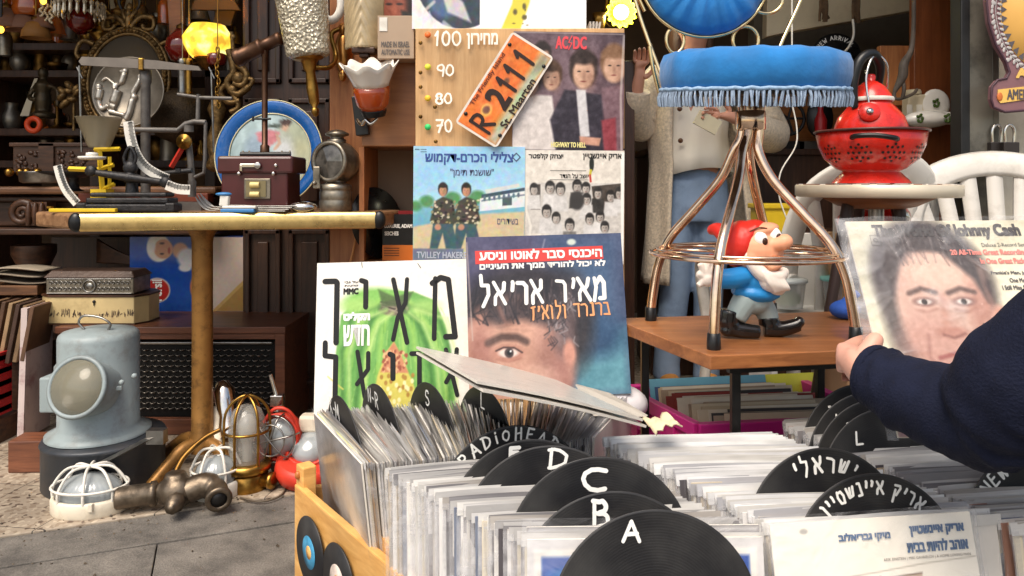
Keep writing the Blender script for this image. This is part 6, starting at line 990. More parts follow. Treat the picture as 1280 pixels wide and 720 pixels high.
SLEEVEO = ramp_mat('old_sleeve_card', [(206, 190, 160), (186, 166, 136), (222, 210, 186), (170, 150, 126), (60, 56, 54), (210, 196, 170), (150, 60, 50), (226, 216, 196), (130, 120, 110), (196, 176, 146), (60, 84, 120), (214, 200, 176)], .7)
def film_mat():
 m = bpy.data.materials.new('clear_film'); m.use_nodes = True; n = m.node_tree; b = n.nodes['Principled BSDF']; b.inputs['Base Color'].default_value = (.72, .72, .74, 1); b.inputs['Roughness'].default_value = .22; b.inputs['Coat Weight'].default_value = .4
 tc = n.nodes.new('ShaderNodeTexCoord'); oi = n.nodes.new('ShaderNodeObjectInfo'); ad = n.nodes.new('ShaderNodeVectorMath'); ad.operation = 'ADD'; n.links.new(tc.outputs['Object'], ad.inputs[0]); n.links.new(oi.outputs['Location'], ad.inputs[1])
 nz = n.nodes.new('ShaderNodeTexNoise'); mp = n.nodes.new('ShaderNodeMapping'); mp.inputs['Scale'].default_value = (5, 46, 46); n.links.new(ad.outputs[0], mp.inputs[0]); nz.inputs['Scale'].default_value = 1; nz.inputs['Detail'].default_value = 5; n.links.new(mp.outputs[0], nz.inputs[0])
 bp = n.nodes.new('ShaderNodeBump'); bp.inputs['Strength'].default_value = .5; bp.inputs['Distance'].default_value = .006; n.links.new(nz.outputs[0], bp.inputs['Height']); n.links.new(bp.outputs[0], b.inputs['Normal'])
 mr = n.nodes.new('ShaderNodeMapRange'); mr.inputs[1].default_value = .35; mr.inputs[2].default_value = .7; mr.inputs[3].default_value = .1; mr.inputs[4].default_value = .42; n.links.new(nz.outputs[0], mr.inputs[0]); n.links.new(mr.outputs[0], b.inputs['Alpha']); return m
FILM = film_mat(); WFILM = film_mat(); WFILM.name = 'white_film'; WFILM.node_tree.nodes['Principled BSDF'].inputs['Base Color'].default_value = (.9, .9, .89, 1); _q = [x for x in WFILM.node_tree.nodes if x.type == 'MAP_RANGE'][0]; _q.inputs[3].default_value = .45; _q.inputs[4].default_value = .8
FTOP = ramp_mat('film_edge', [(196, 194, 192), (160, 158, 158), (212, 210, 206), (136, 134, 136), (186, 184, 182), (220, 218, 214), (172, 166, 160), (204, 202, 200)], .3, .3); FTOPW = ramp_mat('white_film_edge', [(226, 226, 226), (204, 204, 206), (234, 234, 232), (184, 184, 188), (220, 220, 220), (212, 210, 206)], .35, .3)
def thin_film(name, a0, a1, rough=.08):
 m = bpy.data.materials.new(name); m.use_nodes = True; n = m.node_tree; b = n.nodes['Principled BSDF']; b.inputs['Base Color'].default_value = (.9, .9, .92, 1); b.inputs['Roughness'].default_value = rough; b.inputs['Coat Weight'].default_value = 1
 tc = n.nodes.new('ShaderNodeTexCoord'); nz = n.nodes.new('ShaderNodeTexNoise'); nz.inputs['Scale'].default_value = 7; nz.inputs['Detail'].default_value = 3; nz.inputs['Distortion'].default_value = 2.5; n.links.new(tc.outputs['Object'], nz.inputs[0])
 bp = n.nodes.new('ShaderNodeBump'); bp.inputs['Strength'].default_value = .8; bp.inputs['Distance'].default_value = .05; n.links.new(nz.outputs[0], bp.inputs['Height']); n.links.new(bp.outputs[0], b.inputs['Normal'])
 mr = n.nodes.new('ShaderNodeMapRange'); mr.inputs[1].default_value = .5; mr.inputs[2].default_value = .72; mr.inputs[3].default_value = a0; mr.inputs[4].default_value = a1; n.links.new(nz.outputs[0], mr.inputs[0]); n.links.new(mr.outputs[0], b.inputs['Alpha']); return m
COVERFILM = thin_film('glossy_cover_film', .05, .22)
SZ = .314
def card_mesh(k):
 r_ = random.Random(100 + k); mb = MB(); a, b, c = r_.uniform(-.003, .003), r_.uniform(-.003, .003), r_.uniform(0, 3)
 f = lambda z: (lambda u, v: (u*SZ, v*SZ, z + a*math.sin(u*3 + c) * v + b*v*v))
 n = 6; top, bot = f(.0016), f(-.0016)
 mb.grid(n, n, top); mb.grid(n, n, lambda u, v: bot(1-u, v))
 for g in (lambda t: (t, 1.), lambda t: (0., t), lambda t: (1., 1 - t)): mb.grid(n, 1, lambda u, v: (bot if v == 0 else top)(*g(u)) if False else (top if v == 0 else bot)(*g(u)), sm=False)
 return mb
def film_mesh(k):
 r_ = random.Random(200 + k); mb = MB(); p1, p2, p3 = [r_.uniform(0, 6) for _ in range(3)]; h_ = r_.uniform(.005, .010)
 def front(u, v): x = -.005 + u*(SZ + .012); y = SZ - .009 + v*(.009 + h_ + .0018*math.sin(u*4 + p1)); return (x, y, .0022 + v*.0018*math.sin(u*6 + p2) + .0006*math.sin(u*23 + p3)*v)
 def back(u, v): x, y, z = front(u, v); return (x, y - .002*math.sin(u*5 + p3), -.0022 - v*.0015*math.sin(u*6 + p3))
 mb.grid(22, 3, front, 1); mb.grid(22, 3, back, 1)
 def left(u, v): return (-.006 + .004*math.sin(v*9 + p1), v*(SZ + .004), (u - .5)*.006)
 def right(u, v): return (SZ + .006 + .004*math.sin(v*8 + p2), v*(SZ + .004), (u - .5)*.006)
 mb.grid(1, 10, left); mb.grid(1, 10, right)
 mb.grid(2, 8, lambda u, v: (-.006 + u*.012, v*SZ, .0026)); return mb
_cards = [obj('sleeve_master', card_mesh(k), SLEEVE) for k in range(5)]; _films = [obj('film_master', film_mesh(k), [FILM, FTOP]) for k in range(6)]
_cm, _fm = [o.data for o in _cards], [o.data for o in _films]
for o in _cards + _films: bpy.data.objects.remove(o)
for k, m in enumerate(_cm): m.name = 'sleeve_card'
for m in _fm: m.name = 'clear_film'
_fw = [m.copy() for m in _fm]
for m in _fw: m.materials[1] = FTOPW
_old = [m.copy() for m in _cm]
for m in _old: m.materials[0] = SLEEVEO
def sleeve(M, label, group, rnd, old=False, film=True, scale=1., fm=None):
 o = bpy.data.objects.new('record_sleeve', rnd.choice(_old if old else _cm)); COL.objects.link(o); o.matrix_world = M @ Matrix.Scale(scale, 4); tag(o, label, 'record', group)
 if film: c = bpy.data.objects.new('clear_film', rnd.choice(fm or _fm)); COL.objects.link(c); c.parent = o
 return o
def row_frames(Lf, Rf, Lb, Rb, n, zt, lean, rnd, jx=.004, jz=.002, lean_b=None, calm=1.):
 """n sleeve matrices from the front of a row to its back; corner points (x, y) are those of the sleeve tops"""
 out = []
 for i in range(n):
  t = min(1, max(0, (i + (rnd.uniform(-.9, .9)*calm if 0 < i < n - 1 else 0)) / (n - 1))); L_ = Vector(Lf).lerp(Vector(Lb), t); R_ = Vector(Rf).lerp(Vector(Rb), t); u = (R_ - L_).normalized(); c = (L_ + R_)/2
  a = rnd.uniform(-.012, .012)*calm; u = Vector((u.x*math.cos(a) - u.y*math.sin(a), u.x*math.sin(a) + u.y*math.cos(a), 0)); ln = (lean if lean_b is None else lean + (lean_b - lean)*t) + rnd.uniform(-.025, .025)*calm
  nn = u.cross(Vector((0, 0, 1))); v = (Vector((0, 0, 1)) - nn*ln).normalized(); z = zt + rnd.uniform(-jz, jz)
  tl = Vector((c.x, c.y, z)) - u*(SZ/2) + u*rnd.uniform(-jx, jx); out.append(frame(tl - v*SZ, u, v))
 return out
rnd = random.Random(11)
rowA = row_frames((.02, .985), (.334, .993), (-.205, 1.215), (.108, 1.30), 54, ZT, .14, rnd)
for i, M in enumerate(rowA):
 if i == 0: continue
 sleeve(M, 'record in a clear sleeve packed in the row behind the A to D dividers', 'records in the front lettered row', rnd)
rowL = row_frames((-.42, 1.555), (-.238, 1.225), (.27, 1.67), (.15, 1.385), 78, ZT, -.10, rnd, jx=.002, jz=.0015, lean_b=.04, calm=.35)
for i, M in enumerate(rowL):
 if i == 0: continue
 sleeve(M, 'record in a clear sleeve packed in the left crate facing left', 'records in the left crate', rnd, fm=_fw if i % 2 else None)
rowM = row_frames((.365, 1.005), (.68, 1.045), (.165, 1.37), (.49, 1.40), 62, ZT, .16, rnd, jx=.007, jz=.003)
for i, M in enumerate(rowM):
 if i == 0: continue
 sleeve(M, 'record in a white clear sleeve packed in the middle row before the pink crate', 'records in the middle row', rnd, fm=_fw)
rowR = row_frames((.70, 1.03), (1.01, 1.07), (.535, 1.475), (.85, 1.53), 56, ZT - .004, .15, rnd, jx=.008)
for i, M in enumerate(rowR): sleeve(M, 'record in a clear sleeve packed in the right row under the navy sleeve', 'records in the right row', rnd, old=(i % 3 == 0))
def board(mb, a, b, z0, z1, th=.014):
 a, b = Vector((a[0], a[1], 0)), Vector((b[0], b[1], 0)); d = (b - a).normalized(); n_ = Vector((-d.y, d.x, 0))*th/2
 mb.hexa([Vector((p.x, p.y, z)) for z in (z0, z1) for p in (a - n_, b - n_, b + n_, a + n_)])
ba, bb = Vector((-.44, 1.53)), Vector((-.085, 1.06)); bd = (bb - ba).normalized(); bn = Vector((bd.y, -bd.x)); bn = bn if bn.x < 0 else -bn
t = thing('record_crate', 'long varnished pine crate with small records on its side, front left', 'crate', ((ba.x+bb.x)/2, (ba.y+bb.y)/2 + .1, 0))
mb = MB(); board(mb, ba, bb, .0, .285, .016); side = obj('side_board', mb, PINE, t, bevel=.003)
mb = MB(); q = ba.lerp(bb, .42); off = Vector((.02, .016)); board(mb, q + off, bb + off, .05, .30, .022); obj('inner_board', mb, PINE, t, bevel=.003)
mb = MB(); board(mb, ba - bd*.004 + bn*-.012, ba + bd*.032 - bn*.012, .0, .325, .03); obj('corner_post', mb, PINE, t, bevel=.003)
mb = MB(); kp = ba + bd*.012 + bn*.0045; mb.ell((kp.x, kp.y, .306), (.007, .007, .009), n=12, m=8); obj('knot', mb, mat('pine_knot', (176, 104, 50), .4), t)
mb = MB(); board(mb, ba + Vector((.01, .02)), (.2, 1.72), .0, .27); obj('far_board', mb, PINE, t, bevel=.003)
mb = MB(); mb.hexa([(ba.x, ba.y, .085), (bb.x, bb.y, .085), (.36, 1.0, .085), (.2, 1.7, .085), (ba.x, ba.y, .1), (bb.x, bb.y, .1), (.36, 1.0, .1), (.2, 1.7, .1)]); obj('bottom', mb, PINE, t)
def on_plane(M, px, py):
 r_ = Vector(((px - 640)/F, 1, -(py - HY)/F)); o = Vector((0, 0, H)); n_ = M.col[2].to_3d(); q = o + r_*((M.translation - o).dot(n_)/r_.dot(n_)); return M.inverted() @ q
GROOVE = bpy.data.materials.new('grooved_vinyl'); GROOVE.use_nodes = True; n = GROOVE.node_tree; b = n.nodes['Principled BSDF']; b.inputs['Base Color'].default_value = (.012, .012, .014, 1); b.inputs['Roughness'].default_value = .32
tc = n.nodes.new('ShaderNodeTexCoord'); wv = n.nodes.new('ShaderNodeTexWave'); wv.wave_type = 'RINGS'; wv.rings_direction = 'Z'; wv.inputs['Scale'].default_value = 90; wv.inputs['Distortion'].default_value = .4; n.links.new(tc.outputs['Object'], wv.inputs[0]); bp = n.nodes.new('ShaderNodeBump'); bp.inputs['Strength'].default_value = .12; bp.inputs['Distance'].default_value = .001; n.links.new(wv.outputs['Fac'], bp.inputs['Height']); n.links.new(bp.outputs[0], b.inputs['Normal'])
nz = n.nodes.new('ShaderNodeTexNoise'); nz.inputs['Scale'].default_value = 9; nz.inputs['Detail'].default_value = 8; n.links.new(tc.outputs['Object'], nz.inputs[0]); cr = n.nodes.new('ShaderNodeValToRGB'); cr.color_ramp.elements[0].position = .45; cr.color_ramp.elements[0].color = (.011, .011, .013, 1); cr.color_ramp.elements[1].position = .85; cr.color_ramp.elements[1].color = (.065, .063, .06, 1); n.links.new(nz.outputs[0], cr.inputs[0]); n.links.new(cr.outputs[0], b.inputs['Base Color'])
n2 = n.nodes.new('ShaderNodeMapRange'); n2.inputs[3].default_value = .22; n2.inputs[4].default_value = .75; n.links.new(nz.outputs[0], n2.inputs[0]); n.links.new(n2.outputs[0], b.inputs['Roughness'])
def divider(top, d, u, lean, r, label, group='vinyl record dividers'):
 """a spare record used as a divider; top = pixel of its highest point, d = its depth"""
 u = Vector((u[0], u[1], 0)).normalized(); nn = u.cross(Vector((0, 0, 1))); v = (Vector((0, 0, 1)) - nn*lean).normalized(); M = frame(P(*top, d) - v*r, u, v)
 mb = MB(); mb.lathe([(0, -.0008), (r - .002, -.0008), (r, -.0014), (r + .0006, 0), (r, .0014), (r - .003, .0008), (0, .0008)], 72); o = obj('vinyl_divider', mb, GROOVE, M=M); tag(o, label, 'record divider', group); return o, M
def write(o, M, st, x0, y0, x1, y1, wd=.0055, heb=False):
 a, b = on_plane(M, x0, y1), on_plane(M, x1, y0); mb = MB(); hand(mb, st, b.y - a.y, wd, a.x, a.y, .0012, 0, None, .2, heb, width=b.x - a.x); obj('lettering', mb, WINK, o)
uA = (.316, .03)
for st, top, d, box, r, lb in (('A', (815, 637), .965, (778, 651, 799, 677), .137, 'black record divider lettered A at the very front of the row'), ('B', (765, 614), 1.03, (740, 625, 760, 659), .137, 'black record divider lettered B, partly hidden behind A'), ('C', (747, 571), 1.08, (729, 586, 756, 613), .135, 'black record divider lettered C between B and D'), ('D', (686, 557), 1.16, (686, 561, 709, 585), .137, 'black record divider lettered D behind the C divider'), ('E', (664, 549), 1.20, (638, 559, 650, 572), .135, 'black record divider lettered E, mostly hidden behind D')):
 o, M = divider(top, d, uA, .14, r, lb); write(o, M, st, *box, wd=.0058 if st != 'A' else .005)
o, M = divider((641, 532), 1.285, (.316, .085), .14, .138, 'black record divider with a band name in white capitals behind E'); mb = MB(); hand_arc(mb, 'RADiOHEAD', .1145, 94, .02, .0034, .0012, 0, .42); obj('lettering', mb, WINK, o)
o, M = divider((1026, 560), 1.14, (.316, .04), .16, .127, 'black record divider with one Hebrew word in the middle row'); mb = MB(); hand_arc(mb, 'ישראלי', .092, 88, .022, .0042, .0012, 0, .3, True); obj('lettering', mb, WINK, o)
o, M = divider((1088, 592), 1.065, (.316, .04), .16, .127, 'black record divider with two Hebrew words behind the white cover'); mb = MB(); hand_arc(mb, 'אריק איינשטיין', .1, 90, .0165, .0036, .0012, 0, .3, True); obj('lettering', mb, WINK, o)
uL = (.18, -.33)
for st, top, d, box, lb in (('K-M', (426, 497), 1.43, (408, 500, 430, 520), 'black record divider lettered K-M at the left end of the left crate'), ('N-R', (473, 482), 1.50, (458, 486, 476, 507), 'black record divider lettered N-R in the left crate'), ('S', (538, 480), 1.52, (531, 486, 538, 508), 'black record divider lettered S in the left crate'), ('L', (606, 485), 1.53, (600, 494, 608, 508), 'black record divider lettered L under the slanting sleeve')):
 o, M = divider(top, d, uL, {'K-M': -.1, 'N-R': -.07, 'S': -.03}.get(st, .0), .135, lb)
 a, b = on_plane(M, box[0], box[3]), on_plane(M, box[2], box[1]); mb = MB(); hh = max(.02, min(.03, abs(b.y - a.y))); cy = (a.y + b.y)/2; cx = (a.x + b.x)/2; ww = .022*len(st) if len(st) > 1 else .02; hand(mb, st, hh, .0042, cx - ww/2, cy - hh/2, .0012, 0, None, .2, width=ww); obj('lettering', mb, WINK, o)
for k, (top, d, lb) in enumerate((((1074, 480), 1.46, 'black record divider farthest back in the right row'), ((1084, 490), 1.42, 'second black record divider from the back in the right row'), ((1094, 499), 1.38, 'third black record divider from the back in the right row'), ((1106, 510), 1.34, 'black record divider under the sleeve cuff in the right row'))):
 o, M = divider(top, d, (.315, .05), .16, .135, lb); mb = MB()
 hand(mb, 'ILIL'[k], .022, .004, -.075 + .004*k, .075, .0012, 0, None, .2, width=.014); obj('lettering', mb, WINK, o)
o, M = divider((1290, 560), 1.17, (.315, .05), .16, .135, 'black record divider below the forearm at the right edge'); mb = MB(); hand_arc(mb, 'REVIVAL' if False else 'NEW', .11, 128, .02, .004, .0012); obj('lettering', mb, WINK, o)
def rec_cover(name, label, M, art, wr=None, film=True, sz=SZ, pm=None, cat='record'):
 mb = MB(); mb.box((sz/2, sz/2, 0), (sz, sz, .0034)); o = obj(name, mb, CARD, M=M, bevel=.0006); tag(o, label, cat); art.build('printed_picture', sz, sz, .0024, o, pm or PRINT)
 if film:
  mb = MB(); mb.grid(14, 14, lambda u, v: (-.006 + u*(sz + .018), -.004 + v*(sz + .016), .0055 + .0015*math.sin(u*9 + v*4)*math.sin(v*7))); obj('clear_film', mb, COVERFILM, o)
 return o
A = Art((0, 0, 100, 100), 130, (214, 212, 212)); A.poly([(3, 4), (97, 4), (97, 97), (3, 97)], (236, 232, 226)); A.poly([(6, 7), (94, 7), (94, 30), (6, 30)], (40, 84, 170)); A.ell(20, 14, 14, 4, (96, 150, 210), 4); A.poly([(6, 17), (94, 17), (94, 44), (6, 44)], (196, 40, 52)); 
for y in (20, 26, 32, 38): A.poly([(70, y), (94, y), (94, y + 3), (70, y + 3)], (236, 230, 230))
A.ell(20, 24, 8, 6, (236, 150, 40), 2); A.poly([(6, 44), (94, 44), (94, 94), (6, 94)], (226, 196, 50)); A.poly([(50, 44), (94, 40), (94, 80), (60, 90)], (40, 90, 160), soft=2); A.noise(10, 5, 2)
o = rec_cover('record_sleeve', 'record with a blue, red and yellow striped cover just behind divider A', rowA[0], A); mb = MB(); text(mb, 'S', .245, .235, .265, .262, .0042, 0, bold=.002); text(mb, 'E', .27, .235, .288, .262, .0042, 0, bold=.002); obj('lettering', mb, WINK, o)
M = rowA[0] @ T(0, .012, -.012); A = Art((0, 0, 100, 100), 70, (96, 92, 94)); A.poly([(0, 0), (100, 0), (100, 3), (0, 3)], (190, 188, 188)); A.noise(8, 8, 1); o = rec_cover('record_sleeve', 'record with a dark grey cover and white scribble behind divider A', M, A); mb = MB(); ribbon(mb, bez([(.03, .28, 0), (.05, .292, 0), (.056, .284, 0), (.07, .298, 0), (.075, .288, 0), (.09, .29, 0), (.1, .298, 0), (.104, .288, 0)], 4), .003, .0042); obj('lettering', mb, WINK, o)
A = Art((0, 0, 100, 100), 110, (142, 142, 146)); A.noise(22, 30, 3); A.ell(40, 40, 24, 34, (120, 112, 106), 14); A.ell(52, 50, 14, 26, (176, 170, 162), 10); A.ell(30, 62, 16, 20, (90, 84, 82), 10); A.ell(74, 30, 18, 24, (186, 182, 176), 12); A.noise(12, 6, 7); o = rec_cover('record_sleeve', 'record with a faded grey photo cover at the left end of the left crate', rowL[0], A, pm=PRINTG)
for k, (cl, lb) in enumerate((((206, 206, 120), 'record with a pale yellow edge, second from the left end of the crate'), ((190, 150, 96), 'record with a tan edge, third from the left end of the crate'))):
 M = rowL[0] @ T(0, -.002, -.007 - .006*k); mb = MB(); mb.box((SZ/2, SZ/2, 0), (SZ, SZ, .004)); tag(obj('record_sleeve', mb, mat('edge_%d' % k if False else ('yellowish_card', 'tan_card')[k], cl, .6), M=M), lb, 'record')
AB = (975, 640, 1228, 890); A = Art(AB, 170, (238, 232, 220)); A.noise(4, 30, 2); A.line([(1000, 708), (1100, 700), (1160, 694), (1226, 690)], 1.2, (150, 140, 128), .7); A.poly([(1036, 712), (1156, 704), (1158, 718), (1038, 732)], (190, 168, 150), soft=1.5); A.line([(1036, 712), (1156, 704)], 1.5, (90, 72, 62), .8); A.line([(1038, 722), (1158, 712)], 1, (100, 80, 70), .7); A.line([(1038, 732), (1158, 718)], 1.5, (90, 72, 62), .8)
for k in range(12): A.ell(1098 + rng.uniform(-8, 8), 712 + rng.uniform(-6, 6), 1.5, 2, (70, 56, 50), 1)
A.poly([(1040, 734), (1156, 720), (1156, 880), (1040, 880)], (226, 216, 200), soft=2); A.ell(1016, 650, 5, 3, (170, 166, 160), 1.5)
M, wd, ht = quad_frame(P(972, 900, .93), P(1222, 880, .955), P(975, 658, .985), P(1227, 638, 1.0)); M = M; o = rec_cover('record_sleeve', 'record with a white cover and blue Hebrew title at the front right', M @ T(wd/2 - SZ*.43, ht - SZ*.88, 0) @ Matrix.Scale(.88, 4), A); W = Wr(AB, SZ, SZ)
W.t('אריק איינשטיין', 1148, 652, 1216, 663, 0, True, .0009, z=.0044).t('אוהב להיות בבית', 1142, 668, 1218, 680, 0, True, .0009, z=.0044).t('מיקי גבריאלוב', 1058, 655, 1122, 665, 0, True, .0007, z=.0044).t('ARIK EINSTEIN | MIKI GAVRIELOV | A HOME LOVING MAN', 1110, 685, 1220, 689, 1, z=.0044); W.done(o, [mat('steel_blue_print', (84, 108, 142), .5), mat('grey_brown_print', (110, 100, 94), .5)])
mb = MB(); mb.grid(6, 12, lambda u, v: (SZ + .006 + .026*u, v*SZ*1.0, .004 - .05*u*u + .006*math.sin(v*6))); obj('film_side', mb, FILM, o)
ctr = Vector((.019, 1.335, .545)); a, c_ = P(517, 433, 1.42), P(808, 527, 1.25); b_, d_ = Vector((-.065, 1.13, .602)), Vector((.103, 1.54, .489)); uu = (b_ - a); vv = (a - d_)
ctr = (a + c_)/2; nn = (c_ - a).cross(d_ - b_).normalized(); e1 = (c_ - a).normalized(); e2 = nn.cross(e1); h_ = .222
u = (e1 + e2)/math.sqrt(2); v = nn.cross(u) * -1; v = (e2 - e1)/math.sqrt(2); Mf = frame(ctr, u, v)
mb = MB(); mb.grid(8, 8, lambda s, q: ((s-.5)*SZ, (q-.5)*SZ, .004*math.sin(s*3) + .002)); mb.grid(8, 8, lambda s, q: ((.5-s)*SZ, (q-.5)*SZ, .004*math.sin((1-s)*3) - .002)); 
for sgn in (0, 1): mb.grid(8, 1, lambda s, q: ((s-.5)*SZ, (sgn-.5)*SZ, .004*math.sin(s*3) + .002 - .004*q)); mb.grid(8, 1, lambda s, q: ((sgn-.5)*SZ, (s-.5)*SZ, .004*math.sin(sgn*3) + .002 - .004*q))
o = tag(obj('loose_sleeve', mb, mat('greyish_old_sleeve', (214, 208, 198), .45, var=.12, scale=1, grime=(120, 108, 96), gamt=.5, gscale=1, coat=.3, stretch=(6, 60, 6)), M=Mf), 'worn grey sleeve lying slanted across the tops of the left crate', 'record')
mb = MB(); mb.grid(16, 12, lambda s, q: ((s-.5)*(SZ + .016), (q-.5)*(SZ + .016), .004*math.sin(s*3) + .005 + .002*math.sin(s*15 + q*6))); obj('clear_film', mb, COVERFILM, o)
o2 = o.copy(); COL.objects.link(o2); o2.matrix_world = Mf @ T(.004, -.006, -.009) @ Matrix.Rotation(.03, 4, 'Z'); o2['label'] = 'second worn sleeve lying just under the slanting grey one'
a = P(718, 481, 1.6); mb = MB(); mb.hexa([P(742, 520, 1.5), P(808, 521, 1.46), P(810, 519, 1.47), P(744, 518, 1.51), P(719, 481, 1.56), P(760, 492, 1.55), P(762, 491, 1.56), P(721, 480, 1.57)]); tag(obj('folded_card', mb, CARDG), 'grey folded card sticking up behind the slanting sleeve', 'card')
mb = MB(); q = P(768, 505, 1.66); mb.ell(q, (.075, .05, .045), n=24, m=14); o = tag(obj('plastic_bag', mb, mat('white_bag', (226, 222, 226), .35, bump=1., bscale=14)), 'white plastic bag lying between the eye cover and the pink crate', 'bag')
mb = MB(); q0 = P(826, 533, 1.30); rng2 = random.Random(5); M = frame(q0 + Vector((0, 0, .008)), Vector((1, .25, .45)), Vector((-.2, 1, .25))); mb.grid(8, 6, lambda s, q: ((s-.5)*.048, (q-.5)*.05 + .006*math.sin(s*17), .008*math.sin(s*4 + q*2) + .003*math.sin(q*23))); tag(obj('torn_card', mb, mat('torn_card', (216, 200, 166), .8, var=.1), M=M, solid=.003), 'torn scrap of pale card lying on the middle row', 'scrap')
pc = [Vector((.40, 1.60)), Vector((.82, 1.66)), Vector((.76, 2.0)), Vector((.285, 1.90))]; zr = .385; t = thing('pink_crate', 'pink plastic crate of old records under the wooden board', 'crate', ((pc[0]+pc[2])/2).to_3d()); PK = mat('pink_plastic', (200, 44, 130), .35, var=.1, scale=10, grime=(130, 40, 90), gamt=.3)
for k in range(4):
 a, b = pc[k], pc[(k+1) % 4]; mb = MB(); board(mb, a, b, .06, zr, .006); board(mb, a, b, zr - .03, zr, .022); board(mb, a, b, zr - .085, zr - .075, .016); d = (b - a)
 for j in range(6): q = a + d*(j + .5)/6; e = d.normalized()*.003; board(mb, q - e, q + e, .08, zr - .01, .02)
 obj('side', mb, PK, t, bevel=.002)
mb = MB(); mb.hexa([(p.x, p.y, z) for z in (.05, .062) for p in pc]); obj('bottom', mb, PK, t)
rowP = row_frames((.43, 1.63), (.78, 1.66), (.32, 1.87), (.68, 1.93), 34, zr + .022, .3, rnd, jx=.035, jz=.006)
for i, M in enumerate(rowP): sleeve(M @ T(.02, 0, 0), 'worn old record standing in the pink crate', 'old records in the pink crate', rnd, True, film=False, scale=.95)
for k, (p, c, lb) in enumerate((((795, 481), (96, 150, 170), 'teal edged record at the back of the pink crate'), ((870, 476), (200, 196, 60), 'lime edged record at the back of the pink crate'))):
 M = rowP[-1] @ T(.01 + .14*k, .004, -.012 - .006*k); mb = MB(); mb.box((SZ/2, SZ/2, 0), (SZ, SZ, .005)); tag(obj('record_sleeve', mb, mat(('teal_card', 'lime_card')[k], c, .6), M=M), lb, 'record')
for nm, lb, pts in (('record_crate', 'pine crate holding the middle row of records', [(.36, .98), (.69, 1.02), (.50, 1.43), (.15, 1.40)]), ('record_crate', 'pine crate holding the right row of records under the forearm', [(.71, 1.0), (1.03, 1.04), (.87, 1.56), (.53, 1.5)])):
 c = sum((Vector(p) for p in pts), Vector((0, 0)))/4; t = thing(nm, lb, 'crate', (c.x, c.y, 0))
 for k in range(4): mb = MB(); board(mb, pts[k], pts[(k+1) % 4], .0, .24 if k else .13, .01); obj('side_board', mb, PINE, t, bevel=.002)
 mb = MB(); mb.hexa([(p[0], p[1], z) for z in (.08, .095) for p in pts]); obj('bottom', mb, PINE, t)
for k, (cx_, cy_, z_, col) in enumerate(((-.381, 1.446, .188, (70, 150, 190)), (-.302, 1.342, .186, (206, 190, 180)))):
 nn = Vector((bn.x, bn.y, 0)); c = Vector((cx_, cy_, z_)) + nn*.012; M = look(c, nn); t = tag(obj('small_record', MB(M).lathe([(.009, -.002), (.066, -.002), (.067, 0), (.066, .002), (.009, .002)], 48), GROOVE), ['small black record with a blue label fixed to the crate side', 'small black record with a pale label fixed to the crate side'][k], 'record', 'small records on the crate side')
 mb = MB(M); mb.lathe([(.012, .0005), (.031, .0028), (.031, .003), (.012, .003)], 36); g = obj('label', mb, mat(('blue_label', 'pale_label')[k], col, .5, var=.3, scale=40), t)
 mb = MB(M); mb.lathe([(0, .0015), (.0125, .0015), (.0125, .0036), (0, .0036)], 24); obj('hole', mb, PINE, t)
# RIGHT: board, stool, gnome, tiled table, chairs, frame
ZB = .588
t = thing('wooden_board_table', 'low brown wooden board on black metal legs, carrying the gilt stool', 'table', (.55, 1.6, 0))
fc, lc = Vector((.36, 1.35)), Vector((.232, 1.727)); e = Vector((.985, .17)); w_ = .56
rc, bc = fc + e*w_, lc + e*w_
mb = MB(); mb.hexa([(p.x, p.y, z) for z in (ZB - .026, ZB) for p in (fc, rc, bc, lc)]); obj('board', mb, wood('stained_brown_board', (128, 76, 42), (178, 116, 68), (4, 40, 60), .4, .15, .1), t, bevel=.002)
for (x, y) in ((Xp(919, 1.44), 1.44), (Xp(806, 1.70), 1.70), (rc.x - .05, rc.y + .06), (bc.x - .05, bc.y - .05)):
 mb = MB(); mb.box((x, y, (ZB - .026)/2), (.017, .017, ZB - .026)); obj('leg', mb, BLACK, t, bevel=.001)
mb = MB(); mb.box(((fc.x + rc.x)/2, (fc.y+rc.y)/2 + .05, ZB - .036), (w_ - .1, .015, .018), (0, 0, .17)); obj('rail', mb, BLACK, t)
# gilt metal chair with blue velvet
ROSE = mat('worn_gilt_tube', (236, 204, 176), .12, 1., var=.12, scale=30, grime=(150, 104, 78), gamt=.4, gscale=24)
GOLDR = mat('pale_gold_rod', (232, 208, 160), .18, 1., var=.1)
VEL = mat('blue_velvet', (20, 112, 178), .8, var=.22, scale=14, sheen=.25, bump=.35, bscale=60)
SC = Vector((.498, 1.585, 0)); t = thing('gilt_chair', 'round gilt metal dressing chair with blue velvet seat and grey fringe on the board', 'chair', (SC.x, SC.y, ZB))
sc = Vector((.512, 1.585, 0)); zs = 1.10; MS = T(sc.x, sc.y, zs) @ Matrix.Rotation(R(6), 4, 'X')
mb = MB(); prof = [(.184, 0), (.19, .006), (.195, .028), (.194, .054), (.186, .072), (.16, .081), (.09, .086), (0, .087)]
mb.lathe(prof, 96, MS, wob=lambda a, r, z: (r*(1 + (.010*math.sin(17*a + 1.3*math.sin(3*a)) + .006*math.sin(31*a))*(z/.075)**1.5*(r > .08)), z + .002*math.sin(13*a)*(.1 < r < .2)*(z > .05))); obj('seat_cushion', mb, VEL, t)
mb = MB(); mb.lathe([(.18, -.012), (.186, -.01), (.186, .0), (.15, .004)], 60, MS); obj('seat_pan', mb, mat('dark_seat_pan', (60, 52, 44), .6), t)
mb = MB(MS); mb.tube([(.192*math.cos(a*math.pi/40), .192*math.sin(a*math.pi/40), .0015*math.sin(a*9)) for a in range(80)], .0045, 6, True); obj('braid', mb, mat('pale_blue_braid', (140, 168, 196), .8, var=.2, scale=120), t)
mb = MB(MS); rng = random.Random(8)
